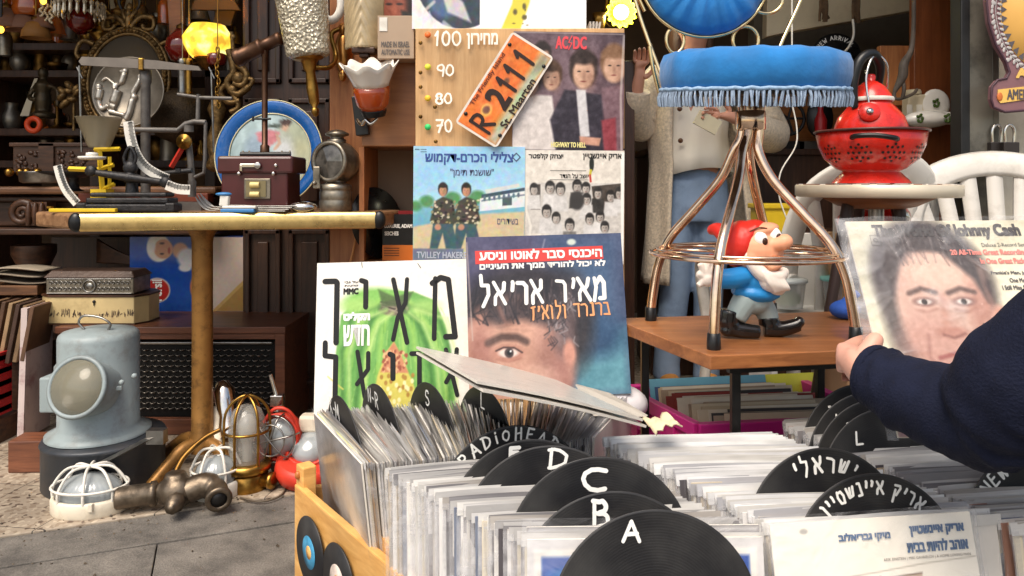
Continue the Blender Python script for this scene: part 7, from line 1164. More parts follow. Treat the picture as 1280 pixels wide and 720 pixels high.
for k in range(110):
 a0 = 2*math.pi*k/110
 for j in range(3):
  a = a0 + rng.uniform(-.02, .02); r_ = .192 + rng.uniform(-.003, .004); b_ = a0 + rng.uniform(-.02, .02); mb.tube([(.192*math.cos(a), .192*math.sin(a), -.002), (r_*1.01*math.cos((a+b_)/2), r_*1.01*math.sin((a+b_)/2), -.016), (r_*math.cos(b_), r_*math.sin(b_), -.032 - rng.uniform(0, .004))], .0021, 4)
obj('fringe', mb, mat('grey_fringe', (146, 164, 186), .85, var=.25, scale=80), t)
feet = []
for ang in (-33, -123, 147, 57):
 u = Vector((math.cos(R(ang)), math.sin(R(ang)), 0)); up = Vector((0, 0, 1)); r0 = .215
 pts = [SC + Vector((.012, 0, 0)) + u*.018 + up*(zs - .005), SC + Vector((.01, 0, 0)) + u*.018 + up*1.01, SC + u*.026 + up*.97, SC + u*.055 + up*.91, SC + u*.115 + up*.84, SC + u*.168 + up*.78, SC + u*.196 + up*.72, SC + u*.208 + up*.66, SC + u*r0 + up*(ZB + .02)]
 mb = MB(); mb.tube(bez(pts, 6), .0105, 12); lg = obj('leg', mb, ROSE, t); mb = MB(); q = SC + u*r0; mb.lathe([(.013, 0), (.0135, .006), (.0125, .03), (.011, .031)], 14, T(q.x, q.y, ZB)); obj('rubber_foot', mb, BLACKP, lg)
mb = MB(); mb.lathe([(.03, -.02), (.031, -.018), (.031, .018), (.03, .02)], 24, T(SC.x + .01, SC.y, 1.035)); obj('collar', mb, ROSE, t)
mb = MB(); zr = .752
mb.tube([(SC.x + .199*math.cos(a*math.pi/32), SC.y + .199*math.sin(a*math.pi/32), zr) for a in range(64)], .0042, 8, True); mb.tube([(SC.x + .185*math.cos(a*math.pi/32), SC.y + .185*math.sin(a*math.pi/32), zr + .008) for a in range(64)], .003, 8, True)
for k in range(6):
 a = k*math.pi/3 + .2; c = SC + Vector((math.cos(a), math.sin(a), 0))*.125 + Vector((0, 0, zr + .004)); mb.tube([c + Vector((.06*math.cos(q*math.pi/12), .06*math.sin(q*math.pi/12), 0)) for q in range(24)], .003, 6, True)
mb.tube([(SC.x + .06*math.cos(a*math.pi/16), SC.y + .06*math.sin(a*math.pi/16), zr + .004) for a in range(32)], .003, 6, True); obj('ring_shelf', mb, ROSE, t)
bc_ = Vector((Xp(880, 1.74), 1.74, Zp(-32, 1.74))); M = frame(bc_, Vector((1, 0, 0)), Vector((0, .1, 1)))
mb = MB(M); mb.lathe([(0, -.02), (.13, -.02), (.146, -.006), (.146, .01), (.13, .028), (.08, .04), (.02, .032), (0, .024)], 80, wob=lambda a, r, z: (r*(1 + .008*math.sin(15*a)), z + (.004*math.sin(24*a + 2*math.sin(5*a)))*(z > .0)*(r > .01))); obj('back_cushion', mb, VEL, t)
mb = MB(M); mb.tube([(.15*math.cos(a*math.pi/32), .15*math.sin(a*math.pi/32), .0) for a in range(64)], .004, 8, True); obj('back_ring', mb, GOLDR, t)
for pts in ([(784, -40, 1.74), (800, 20, 1.73), (826, 92, 1.70), (834, 112, 1.68)], [(812, 58, 1.66), (816, 84, 1.66), (824, 116, 1.66)], [(1014, -40, 1.74), (1000, 2, 1.73), (974, 60, 1.71), (962, 100, 1.70)], [(790, -20, 1.74), (806, 14, 1.74)]):
 mb = MB(); mb.tube(bez([P(*p) for p in pts], 5), .0045, 8); obj('back_rod', mb, GOLDR, t)
for (x, y, rx, ry) in ((844, 50, 11, 16), (932, 50, 16, 17), (958, 0, 20, 17)):
 mb = MB(); d_ = 1.735; s = d_/F; c = P(x, y, d_); mb.tube([c + Vector((rx*s*math.cos(a*math.pi/14), 0, ry*s*math.sin(a*math.pi/14))) for a in range(28)], .004, 8, True); obj('back_curl', mb, GOLDR, t)
# garden gnome
GD_ = 1.52; g = lambda x, y, dy=0.: P(x, y, GD_) + Vector((0, dy, .0)); s = GD_/F
t = thing('garden_gnome', 'rubber gnome with red cap, white beard and blue tunic on the board', 'gnome', (Xp(945, GD_), GD_, ZB))
SKIN = mat('rubber_skin', (232, 164, 128), .45, var=.05); GRED = mat('gnome_red', (206, 44, 34), .4, var=.08); GWH = mat('gnome_white', (236, 226, 216), .5, var=.04, grime=(190, 160, 140), gamt=.25); GBL = mat('gnome_blue', (36, 136, 206), .45, var=.08); GGR = mat('gnome_grey', (150, 166, 166), .5, var=.06); GBK = mat('gnome_black', (16, 15, 16), .2, var=.1, coat=.5)
def blob(name, parts, m, vox=.0028, it=3, parent=None):
 mb = MB()
 for p in parts:
  if p[0] == 'e': mb.ell(p[1], tuple(a*s for a in p[2]), (0, R(p[3]) if len(p) > 3 else 0, 0), n=20, m=12)
  else: mb.tube(bez(p[1], 5), [a*s for a in p[2]], 12)
 return obj(name, mb, m, parent or t, remesh=vox, smooth_it=it)
blob('trousers', [('e', g(938, 378), (24, 18, 15)), ('t', [g(932, 374, -.006), g(924, 384, -.01), g(917, 397, -.012)], [17, 15, 13]), ('t', [g(948, 376, .008), g(958, 388, .01), g(964, 402, .008)], [16, 14, 12])], GGR)
blob('boot', [('t', [g(911, 386, -.012), g(909, 400, -.012), g(913, 409, -.014)], [13, 13, 11]), ('t', [g(909, 408, -.014), g(928, 411, -.02), g(945, 412, -.024)], [11, 9.5, 8]), ('e', g(908, 411, -.014), (11, 11, 8))], GBK)
blob('boot', [('t', [g(962, 397, .008), g(962, 408, .006)], [13, 12]), ('t', [g(956, 411, .006), g(978, 411, -.0), g(998, 405, -.004)], [11, 10, 8.5]), ('e', g(998, 402, -.004), (6.5, 8, 7))], GBK)
blob('tunic', [('e', g(945, 350), (27, 22, 20)), ('e', g(943, 366), (29, 24, 12), 6), ('t', [g(930, 344, -.012), g(908, 346, -.03), g(892, 346, -.03)], [13, 13, 12]), ('t', [g(962, 348, .02), g(974, 352, .04)], [12, 11]), ('t', [g(916, 362, -.012), g(942, 372, -.022), g(970, 366, -.015)], [5, 5, 5])], GBL)
blob('hand', [('e', g(880, 347, -.03), (9, 7, 9))] + [('t', [g(878, 344, -.03), g(*p, -.032)], [4.5, 4]) for p in ((866, 340), (870, 327), (881, 322), (892, 325), (868, 355))], GWH, .002, 2)
blob('hand', [('e', g(982, 354, .05), (9, 8, 9))], GWH, .002, 2)
blob('head', [('e', g(946, 311, -.004), (32, 28, 31)), ('e', g(936, 318, -.03), (13, 10, 11)), ('e', g(956, 330, -.02), (15, 14, 12)), ('t', [g(950, 306, -.03), g(962, 303, -.04), g(970, 301, -.044)], [7, 8, 10]), ('e', g(971, 300, -.044), (10, 9.5, 9.5)), ('e', g(948, 287, -.018), (22, 16, 9), -12)], SKIN, .0026, 3)
hd = [o for o in bpy.data.objects if o.name.startswith('head')][-1]
for x, y, dy in ((943, 297, -.040), (961, 292, -.034)):
 e_ = blob('eye', [('e', g(x, y, dy), (8, 5, 9.5), -20)], mat('eye_white', (240, 236, 230), .25), .0015, 1, hd); mb = MB(); mb.ell(g(x + 3.5, y + 2.5, dy - .0075), (3.4*s, 2*s, 4.5*s)); obj('pupil', mb, mat('brown_pupil', (60, 34, 22), .2), e_)
mb = MB(); mb.tube(bez([g(930, 288, -.036), g(940, 283, -.042), g(950, 284, -.042)]), .0016, 6); obj('eyebrow', mb, mat('dark_brow', (110, 60, 40), .6), hd)
blob('mouth', [('e', g(958, 323, -.044), (8, 3, 5), 15)], mat('mouth_red', (150, 30, 26), .35), .0014, 1, hd)
blob('lip', [('t', [g(949, 325, -.043), g(955, 332, -.047), g(966, 328, -.046)], [3, 3.6, 3])], SKIN, .0014, 1, hd)
blob('beard', [('t', [g(926, 300, -.026), g(929, 318, -.030), g(940, 335, -.034), g(958, 348, -.036)], [5, 7, 9, 11]), ('e', g(956, 349, -.03), (16, 13, 13), 30), ('e', g(964, 356, -.03), (12, 10, 10), 30), ('t', [g(950, 340, -.04), g(966, 342, -.042), g(974, 336, -.03)], [6, 7, 6])] + [('t', [g(944 + 5*k, 336 + k, -.046), g(952 + 5*k, 350 + k, -.05), g(960 + 4*k, 362 - k, -.045)], [3, 3.4, 2]) for k in range(5)], GWH, .002, 2)
blob('cap', [('e', g(925, 305, .004), (22, 28, 30), 12), ('e', g(936, 287, .0), (21, 24, 11), -22), ('t', [g(912, 296, .01), g(902, 288, .03), g(896, 290, .05)], [14, 9, 6]), ('t', [g(916, 326, -.02), g(924, 304, -.032), g(940, 281, -.03)], [4, 4.5, 4])], GRED, .0026, 3)
# tiled stool table with colander and teapot
TD_ = 1.95; cx = Xp(1095, TD_); zt_ = .898; t = thing('tiled_side_table', 'small round tile topped side table with splayed dark legs on the right', 'table', (cx, TD_, 0)); r_ = 95*TD_/F
mb = MB(); mb.lathe([(r_ - .006, -.032), (r_, -.028), (r_, -.002), (r_ - .003, 0), (0, 0)], 60, T(cx, TD_, zt_)); top_ = obj('table_top', mb, mat('cream_metal_rim', (216, 204, 182), .4, .2, var=.1, grime=(140, 116, 90), gamt=.4), t)
mb = MB(); rng = random.Random(2)
for k in range(260):
 a, q = rng.uniform(0, 6.28), r_*.95*math.sqrt(rng.random()); mb.box((cx + q*math.cos(a), TD_ + q*math.sin(a), zt_ + .0012), (.018, .018, .002), (0, 0, rng.uniform(0, 1)), rng.randrange(3))
obj('tiles', mb, [mat('tile_white', (222, 214, 204), .3), mat('tile_brown', (130, 86, 66), .3), mat('tile_grey', (150, 146, 146), .3)], top_)
mb = MB(); mb.lathe([(.07, -.062), (.1, -.055), (r_*.72, -.034), (r_*.7, -.032)], 8, T(cx, TD_, zt_)); obj('under_frame', mb, wood('table_apron_wood', (120, 72, 40), (160, 102, 60), (9, 9, 60)), t)
for (x0, y0, x1, d1) in ((1060, 255, 985, 1.80), (1124, 255, 1160, 1.78), (1120, 255, 1180, 2.2), (1074, 255, 1050, 2.2)):
 a = P(x0, y0, TD_ + (d1 - TD_)*.2); b = Vector((Xp(x1, d1), d1, 0)); mb = MB(); mb.tube([a, b], [.015, .01], 10); obj('leg', mb, mat('dark_teak_leg', (52, 34, 28), .4), t)
mb = MB(); mb.tube([(cx, TD_, zt_ - .04), (cx, TD_, .5)], .0195, 14); obj('centre_post', mb, STEEL, t)
ENR = mat('red_enamel', (206, 40, 28), .26, var=.1, coat=.35, grime=(96, 18, 14), gamt=.5, gscale=26); k_ = TD_/F; cx = Xp(1086, TD_); c = (cx, TD_ - .01, zt_ + .004)
t = thing('red_colander', 'red enamel colander with black wire handles on the tiled table', 'colander', c)
mb = MB(); mb.lathe([(46*k_, 0), (43*k_, 4*k_), (34*k_, 13*k_), (33*k_, 15*k_), (40*k_, 18*k_), (54*k_, 30*k_), (61*k_, 46*k_), (64*k_, 64*k_), (63*k_, 64*k_), (60*k_, 46*k_), (50*k_, 30*k_), (30*k_, 20*k_), (0, 18*k_)], 56, T(*c)); bw = obj('bowl', mb, ENR, t)
mb = MB(); mb.tube([(c[0] + 65*k_*math.cos(a*math.pi/30), c[1] + 65*k_*math.sin(a*math.pi/30), c[2] + 64*k_) for a in range(60)], .0032, 8, True); obj('rim', mb, mat('dark_worn_rim', (84, 44, 40), .35), bw)
mb = MB()
for ang in (-128, -90, -52, -165, -15):
 for (du, dv) in [(0, 0)] + [(math.cos(q)*.014, math.sin(q)*.014) for q in [i*math.pi/3 for i in range(6)]] + [(math.cos(q)*.026, math.sin(q)*.02) for q in [i*math.pi/4 for i in range(8)]]:
  zz = 36*k_ + dv; rr_ = np.interp(zz, [18*k_, 30*k_, 46*k_, 64*k_], [40*k_, 54*k_, 61*k_, 64*k_]); a = R(ang) + du/rr_; nrm = Vector((math.cos(a), math.sin(a), -.45)); mb.lathe([(.0035, 0), (0, .0001)], 10, look((c[0] + (rr_ + .0012)*math.cos(a), c[1] + (rr_ + .0012)*math.sin(a), c[2] + zz), nrm))
obj('holes', mb, BLACK, bw)
for ang in (-112, 68):
 a = R(ang); u = Vector((math.cos(a), math.sin(a), 0)); v = Vector((-math.sin(a), math.cos(a), 0)); o_ = Vector(c); mb = MB(); mb.tube(bez([o_ + u*61*k_ - v*.05 + Vector((0, 0, 54*k_)), o_ + u*72*k_ - v*.04 + Vector((0, 0, 55*k_)), o_ + u*75*k_ + Vector((0, 0, 55*k_)), o_ + u*72*k_ + v*.04 + Vector((0, 0, 52*k_)), o_ + u*61*k_ + v*.05 + Vector((0, 0, 51*k_))]), .0065, 10); obj('handle', mb, BLACKP, t)
c2 = Vector((cx, TD_ - .01, zt_ + 24*k_)); t = thing('red_teapot', 'red enamel kettle with black bow handle standing in the colander', 'kettle', c2)
mb = MB(); mb.lathe([(30*k_, 0), (38*k_, 8*k_), (42*k_, 24*k_), (42*k_, 48*k_), (38*k_, 60*k_), (28*k_, 72*k_), (24*k_, 76*k_), (24*k_, 80*k_), (0, 82*k_)], 44, T(*c2)); obj('body', mb, ENR, t)
mb = MB(); mb.lathe([(26*k_, 79*k_), (27*k_, 81*k_), (26*k_, 84*k_)], 40, T(*c2)); mb2 = MB(); mb2.lathe([(25*k_, 83*k_), (23*k_, 88*k_), (16*k_, 98*k_), (8*k_, 104*k_), (5*k_, 105*k_), (6*k_, 110*k_), (5*k_, 113*k_), (0, 114*k_)], 36, T(*c2)); ld = obj('lid', mb2, ENR, t); obj('white_edge', mb, WHITEP, ld)
mb = MB(); mb.tube(bez([c2 + Vector((-26*k_, -.03, 70*k_)), c2 + Vector((-28*k_, -.03, 100*k_)), c2 + Vector((-20*k_, -.03, 128*k_)), c2 + Vector((-2*k_, -.02, 137*k_)), c2 + Vector((12*k_, -.0, 124*k_)), c2 + Vector((15*k_, .02, 100*k_))]), [.008, .012, .013, .013, .012, .008], 12); hn = obj('handle', mb, BLACKP, t)
mb = MB(); mb.tube(bez([c2 + Vector((-14*k_, -.055, 70*k_)), c2 + Vector((-16*k_, -.045, 104*k_)), c2 + Vector((-8*k_, -.035, 128*k_)), c2 + Vector((4*k_, -.02, 136*k_)), c2 + Vector((16*k_, -.02, 122*k_)), c2 + Vector((20*k_, -.0, 90*k_))]), .0028, 8); obj('handle_wire', mb, CHROME, hn)
mb = MB(); q = c2 + Vector((-18*k_, -.072, 63*k_)); mb.lathe([(0, -.004), (.024, -.004), (.026, 0), (.024, .005), (0, .006)], 24, look(q, (-.3, -1, .3))); mb.lathe([(0, .006), (.009, .006), (.008, .01), (0, .011)], 16, look(q, (-.3, -1, .3)), mi=1); obj('handle_lug', mb, [ENR, CHROME], t)
# white plastic chairs
CHW = mat('white_plastic_chair', (206, 202, 194), .42, var=.06, scale=6, grime=(140, 132, 120), gamt=.4, gscale=7)
def plastic_chair(label, x, y, rz, zs=0.):
 t = thing('plastic_chair', label, 'chair', (x, y, 0), 'white plastic garden chairs'); M = T(x, y, 0) @ Matrix.Rotation(rz, 4, 'Z')   # +y local = back side
 bp = lambda u, v: Vector((u, .23 + .1*(v - .42)/.55 - .05*(u/.27)**2, v))
 mb = MB(M); arch = [(-.25, .43), (-.27, .6), (-.268, .75), (-.23, .87), (-.13, .94), (0, .965), (.13, .94), (.23, .87), (.268, .75), (.27, .6), (.25, .43)]; mb.tube(bez([bp(*p) for p in arch], 5), .042, 8, flat=-.3); obj('back_frame', mb, CHW, t)
 for k in range(7): q = (k - 3)*.8; mb = MB(M); mb.tube(bez([bp(q*.062, .45), bp(q*.072, .66), bp(q*.094, .935 - .014*q*q)], 5), .026, 6, flat=-.3); obj('back_slat', mb, CHW, t)
 mb = MB(M); mb.grid(10, 8, lambda u, v: ((u-.5)*.5, (v-.5)*.46, .425 + .02*(2*u-1)**2 + .015*(1-v)**2)); obj('seat', mb, CHW, t, solid=.008)
 for sx in (-1, 1):
  for sy in (-1, 1): mb = MB(M); mb.tube([(sx*.235, sy*.2, .43), (sx*.265, sy*.26, .0)], [.03, .022], 6, flat=.6); obj('leg', mb, CHW, t)
  mb = MB(M); mb.tube(bez([(sx*.262, .24, .62), (sx*.285, .05, .65), (sx*.285, -.17, .64), (sx*.27, -.22, .58), (sx*.25, -.21, .42)], 5), .024, 6, flat=.5); obj('armrest', mb, CHW, t)
plastic_chair('white plastic garden chair with slatted back at the right edge', 1.42, 2.0, R(-14)); plastic_chair('white plastic garden chair tucked behind the tiled side table', 1.0, 2.52, R(200))
for k, (x, y, d, lb) in enumerate(((985, 384, 2.2, 'clear tub with pale green contents left of the dark table leg'), (1050, 382, 2.2, 'clear tub with teal lid and orange contents right of the dark table leg'))):
 c = Vector((Xp(x, d), d, Zp(y, d))); t = thing('plastic_tub', lb, 'tub', c); mb = MB(); mb.lathe([(.042, 0), (.05, .07), (.052, .075)], 24, T(*c)); obj('tub', mb, mat('clear_tub', (196, 200, 196), .2, alpha=.5, coat=.5), t); mb = MB(); mb.lathe([(.054, .074), (.056, .078), (.054, .086), (0, .086)], 24, T(*c)); obj('lid', mb, [mat('clear_lid', (190, 196, 192), .3), mat('teal_lid', (120, 176, 164), .4)][k], t)
 mb = MB(); mb.ell(c + Vector((0, 0, .026)), (.036, .036, .024)); obj('contents', mb, [mat('pale_green_stuff', (150, 160, 96), .7, bump=.8), mat('orange_stuff', (180, 104, 62), .7, bump=.8)][k], t)
mb = MB(); mb.box((Xp(1018, 2.25), 2.24, Zp(386, 2.25) - .012), (.34, .2, .02)); mb.box((Xp(1018, 2.25), 2.33, Zp(345, 2.25)), (.34, .015, .25)); 
for q in (-.16, .16): mb.box((Xp(1018, 2.25) + q, 2.24, (Zp(386, 2.25) - .022)/2), (.02, .2, Zp(386, 2.25) - .022))
tag(obj('white_rack', mb, mat('white_laminate', (206, 204, 198), .45), bevel=.002), 'white laminate stand holding the clear tubs behind the gnome', 'stand')
c = P(1093, 290, 2.1); t = thing('red_toy', 'shiny red round plastic toy under the tiled table', 'toy', c); mb = MB(); mb.ell(c + Vector((-.035, 0, .03)), (.07, .055, .038)); mb.ell(c + Vector((.045, 0, .04)), (.055, .05, .045)); obj('body', mb, mat('red_toy_plastic', (214, 40, 36), .3, coat=.4), t, remesh=.005, smooth_it=2); mb = MB(); mb.lathe([(0, 0), (.02, 0), (.022, .004), (.012, .008), (0, .006)], 18, look(c + Vector((.055, -.05, .04)), (.2, -1, 0))); obj('wheel', mb, CHROME, t)
mb = MB(); mb.box((Xp(1095, 2.16), 2.18, (Zp(292, 2.16) + .44)/2), (.2, .16, Zp(292, 2.16) - .44)); mb.box((Xp(1095, 2.16), 2.18, .22), (.24, .2, .44)); tag(obj('carton', mb, mat('plain_carton', (176, 140, 104), .8), bevel=.003), 'brown carton under the tiled table carrying the red toy', 'box')
mb = MB(); q = P(1056, 405, 1.72); mb.ell((q.x, q.y, ZB + .022), (.035, .03, .022)); mb.tube(bez([Vector((q.x, q.y, ZB + .04)), Vector((q.x + .02, q.y, ZB + .06)), Vector((q.x + .03, q.y, ZB + .05))]), .009, 6); tag(obj('blue_cloth', mb, mat('blue_cloth', (40, 84, 170), .7, bump=1., bscale=40), remesh=.004, smooth_it=1), 'small crumpled blue cloth on the board by the chair leg', 'cloth')
for k, (x, w2, yb, yt) in enumerate(((975, .05, 500, 455), (990, .03, 500, 455))): pass
# doorway: wood panel, metal frame, sign, locks
mb = MB(); d_ = 2.95; mb.box(((Xp(1143, d_) + 1.84)/2, d_ + .02, 1.25), (1.84 - Xp(1143, d_), .04, 2.5)); tag(obj('door_leaf', mb, wood('red_brown_door', (112, 58, 28), (144, 80, 42), (40, 40, 4), .4, .08), bevel=.003), 'orange brown wooden door panel beside the dark metal frame', 'door')
d_ = 2.40; x0, x1 = Xp(1191, d_), Xp(1246, d_); t = thing('metal_door_frame', 'worn dark steel door frame post at the right of the shop front', 'door frame', ((x0+x1)/2, d_, 0)); DST = mat('worn_dark_steel', (116, 112, 102), .42, .5, var=.2, scale=5, grime=(46, 44, 42), gamt=.6, gscale=7, bump=.15)
mb = MB(); mb.box((x0 + .016, d_ - .012, 1.25), (.03, .06, 2.5)); obj('black_edge', mb, BLACK, t, bevel=.004)
mb = MB(); mb.box((x0 + .072, d_ + .01, 1.25), (.08, .08, 2.5)); obj('face', mb, DST, t, bevel=.004)
mb = MB(); mb.box((x0 + .126, d_ + .02, 1.25), (.024, .08, 2.5)); obj('stop', mb, DST, t, bevel=.004)
mb = MB(); mb.lathe([(0, 0), (.011, 0), (.0115, .002), (.009, .003)], 18, look((Xp(1204, d_ - .03), d_ - .0305, Zp(79, d_ - .03)), (0, -1, 0)) @ Matrix.Diagonal((1, 1.4, 1, 1))); obj('bolt_hole', mb, BLACK, t)
d_ = 2.30; t = thing('shop_sign', 'purple painted wooden sign with leaf garland and yellow ribbon, top right', 'sign', P(1290, 140, d_)); left = [(1252, -60), (1238, -30), (1233, 0), (1236, 28), (1245, 56), (1258, 78), (1262, 90), (1258, 98), (1247, 100), (1240, 108), (1239, 124), (1242, 134), (1256, 140), (1280, 138), (1310, 144)]
pl = left + [(2*1310 - x, y) for x, y in left[::-1][1:]]; poly = [(Xp(x, d_), Zp(y, d_)) for x, y in pl]; Mx = frame(Vector((0, d_, 0)), Vector((1, 0, 0)), Vector((0, 0, 1)))
mb = MB(Mx); mb.prism(poly[::-1], .02, T(0, 0, -.02)); sg = obj('board', mb, mat('mauve_paint', (128, 92, 96), .5, var=.08, grime=(90, 62, 66), gamt=.3), t, bevel=.003)
mb = MB(Mx); mb.tube([(x, z, .0) for x, z in poly], .004, 6, True); obj('dark_outline', mb, mat('dark_plum_paint', (70, 46, 56), .5), sg)
ci = Vector((Xp(1310, d_), Zp(12, d_), 0)); rr_ = 60*d_/F; mb = MB(Mx); mb.lathe([(0, .001), (rr_, .001), (rr_, .0016), (0, .002)], 60, T(ci.x, ci.y, 0) @ Matrix.Diagonal((1, 1.28, 1, 1))); obj('yellow_field', mb, mat('ochre_paint', (222, 172, 90), .5, var=.06), sg)
mb = MB(Mx)
for k in range(40):
 a = 2*math.pi*k/40; M2 = T(ci.x, ci.y, .003) @ Matrix.Diagonal((1, 1.28, 1, 1)) @ Matrix.Rotation(a, 4, 'Z'); mb.add([(rr_*.99, -.009, 0), (rr_*.99, .009, 0), (rr_*.87, 0, 0)], [(0, 1, 2)], 0, False, M2)
obj('triangle_border', mb, mat('slate_paint', (86, 80, 84), .5), sg)
mb = MB(Mx); rng = random.Random(4)
for k in range(17):
 f = k/16; x = 1244 + 18*max(0, f - .45)*1.8 - 2*math.sin(f*3); x = np.interp(f, [0, .25, .5, .75, 1], [1246, 1244, 1249, 1259, 1276]); y = np.interp(f, [0, .25, .5, .75, 1], [-8, 16, 42, 64, 84])
 for q in (-1, 1): mb.ell((Xp(x + q*4.5, d_), Zp(y + q*1.5, d_), .002), (.0085, .0045, .0012), (0, 0, R(-60 + 40*q)), n=10, m=6)
 if k % 4 == 1: mb.ell((Xp(x - 4, d_), Zp(y + 6, d_), .002), (.007, .007, .0014), n=10, m=6)
mb.tube(bez([Vector((Xp(x, d_), Zp(y, d_), .002)) for x, y in ((1246, -8), (1244, 16), (1249, 42), (1259, 64), (1276, 84))]), .0012, 5); obj('leaf_garland', mb, mat('pale_grey_paint', (176, 172, 170), .5), sg)
mb = MB(Mx); rb = [(1247, 112), (1300, 106), (1310, 106), (1310, 122), (1300, 122), (1250, 129), (1246, 124)]; mb.prism([(Xp(x, d_), Zp(y, d_)) for x, y in rb][::-1], .0025, T(0, 0, .0005)); rbn = obj('ribbon', mb, mat('ribbon_yellow', (226, 184, 96), .5), sg)
mb = MB(Mx); mb.ell((Xp(1249, d_), Zp(121, d_), .003), (.009, .014, .003)); obj('ribbon_curl', mb, mat('ribbon_orange', (196, 110, 52), .5), rbn)
mb = MB(Mx); text(mb, 'AMERICAN', Xp(1258, d_), Zp(124.5, d_), Xp(1306, d_), Zp(112, d_), .0045, 0, bold=.0009); text(mb, 'A', Xp(1270, d_), Zp(97, d_), Xp(1283, d_), Zp(86, d_), .003, 1, bold=.002); obj('lettering', mb, [mat('slate_paint', (86, 80, 84)), mat('ribbon_yellow', (226, 184, 96))], sg)
for k, (x, lb) in enumerate(((1246, 'left padlock with tall steel shackle under the purple sign'), (1262, 'right padlock with tall steel shackle under the purple sign'))):
 d2 = 2.36 - .02*k; c = P(x, 186, d2); t = thing('padlock', lb, 'padlock', c); mb = MB(); mb.box(c, (.05, .022, .042)); obj('body', mb, mat('dark_padlock', (66, 60, 58), .35, .6), t, bevel=.003); mb = MB(); mb.tube(bez([c + Vector((-.014, 0, .02)), c + Vector((-.014, 0, .06)), c + Vector((0, 0, .076)), c + Vector((.014, 0, .06)), c + Vector((.014, 0, .02))]), .0048, 10); obj('shackle', mb, CHROME, t)
d_ = 2.93; c = P(1138, 137, d_); t = thing('switch_box', 'cream electric switch box with a round knob on the door panel', 'switch', c); IVO = mat('ivory_bakelite', (206, 194, 166), .45, var=.06); mb = MB(); mb.box(c + Vector((.01, -.02, -.005)), (.085, .05, .12)); obj('box', mb, IVO, t, bevel=.005); mb = MB(); mb.lathe([(.028, 0), (.03, .008), (.026, .02), (0, .022)], 22, T(c.x + .0, c.y - .02, c.z + .055)); obj('knob', mb, IVO, t)
for q in (-.018, .02): mb = MB(); mb.box(c + Vector((q - .01, -.046, -.01)), (.022, .006, .05)); obj('rocker', mb, WHITEP, t, bevel=.002)
c = P(1160, 148, 2.86); t = thing('ceramic_holder', 'white ceramic wall holder painted with green leaves beside the switch', 'holder', c); CER = mat('white_ceramic', (232, 228, 220), .12, var=.03, coat=.8); mb = MB(); mb.ell(c + Vector((.045, .03, .055)), (.058, .012, .062)); obj('back_plate', mb, CER, t); mb = MB(); mb.ell(c + Vector((-.004, .0, -.004)), (.094, .05, .034)); mb.box(c + Vector((.04, .01, .0)), (.1, .05, .05)); obj('tray', mb, CER, t, remesh=.005, smooth_it=4)
for (dx, dz, dy) in ((-.055, -.004, -.045), (.045, -.004, -.052), (.04, .06, .014)):
 mb = MB()
 for q in range(5): mb.ell(c + Vector((dx + .009*math.cos(q*1.3), dy, dz + .013*math.sin(q*1.3))), (.006, .003, .008), (0, q, 0), n=8, m=6)
 obj('leaf_motif', mb, mat('leaf_green_glaze', (70, 92, 40), .25), t)
mb = MB(); mb.tube(bez([P(1142, -30, 2.8), P(1142, 30, 2.8), P(1139, 62, 2.8), P(1130, 80, 2.79), P(1128, 96, 2.79), P(1118, 116, 2.8), P(1122, 124, 2.8), P(1140, 118, 2.82), P(1146, 112, 2.86)]), [.008, .008, .01, .017, .018, .007, .006, .006, .006], 8); mb.tube(bez([P(1128, 96, 2.79), P(1130, 112, 2.79), P(1128, 122, 2.8)]), .007, 6); tag(obj('hanging_cable', mb, mat('taped_cable', (96, 86, 78), .6, var=.4, scale=12)), 'grey taped cable hanging knotted above the switch box', 'cable')
d_ = 3.3; pts = [(960, -40), (1142, -40), (1142, 13), (1090, 22), (985, 40), (958, 46)]; mb = MB(frame(Vector((0, d_, 0)), Vector((1, 0, 0)), Vector((0, 0, 1)))); mb.prism([(Xp(x, d_), Zp(y, d_)) for x, y in pts][::-1], .06, T(0, 0, -.06)); wb = tag(obj('wall_board', mb, mat('yellowed_white_panel', (206, 192, 162), .5, var=.05, grime=(150, 126, 92), gamt=.35), bevel=.004), 'yellowed white panel hanging across the upper right back of the shop', 'panel')
for k, (x, y0, y1, lb) in enumerate(((1030, -10, 24, 'brown dried bunch hanging left on the white panel'), (1070, -10, 26, 'brown dried bunch hanging right on the white panel'))):
 mb = MB(); rng = random.Random(k + 3)
 for q in range(9): mb.tube(bez([P(x + rng.uniform(-4, 4), y0, 3.2), P(x + rng.uniform(-5, 5), (y0+y1)/2, 3.18), P(x + rng.uniform(-6, 6), y1 + rng.uniform(-5, 4), 3.2)], 4), .006, 5)
 q = P(x, y0, 3.2); mb.tube([q, q + Vector((0, .06, .12))], .003, 5); tag(obj('dried_bunch', mb, mat('dry_brown', (96, 74, 52), .8, var=.4, scale=40)), lb, 'bunch')
c = P(1045, 72, 3.25); t = tag(obj('vinyl_record', MB().lathe([(0, -.001), (.108, -.001), (.108, .001), (0, .001)], 48, look(c, (-.1, -1, .1))), VINYL), 'black record with white arched writing on the back wall right of the blue seat', 'record'); mb = MB(look(c, (-.1, -1, .1)) @ Matrix.Rotation(math.pi, 4, 'Z')); 
Mr = frame(c, Vector((1, -.1, 0)), Vector((0, .1, 1))); mb = MB(Mr); 
hand_arc(mb, 'NEW ARRIVAL', .078, 92, .018, .0032, .004, 0, .25); obj('lettering', mb, WINK, t)
d_ = 3.6; mb = MB(); mb.box((Xp(1052, d_), d_, Zp(160, d_)), (.8, .05, .34)); tag(obj('orange_backboard', mb, wood('orange_backboard', (150, 92, 44), (176, 112, 60), (4, 40, 60))), 'orange brown board on the back wall behind the red kettle', 'board')
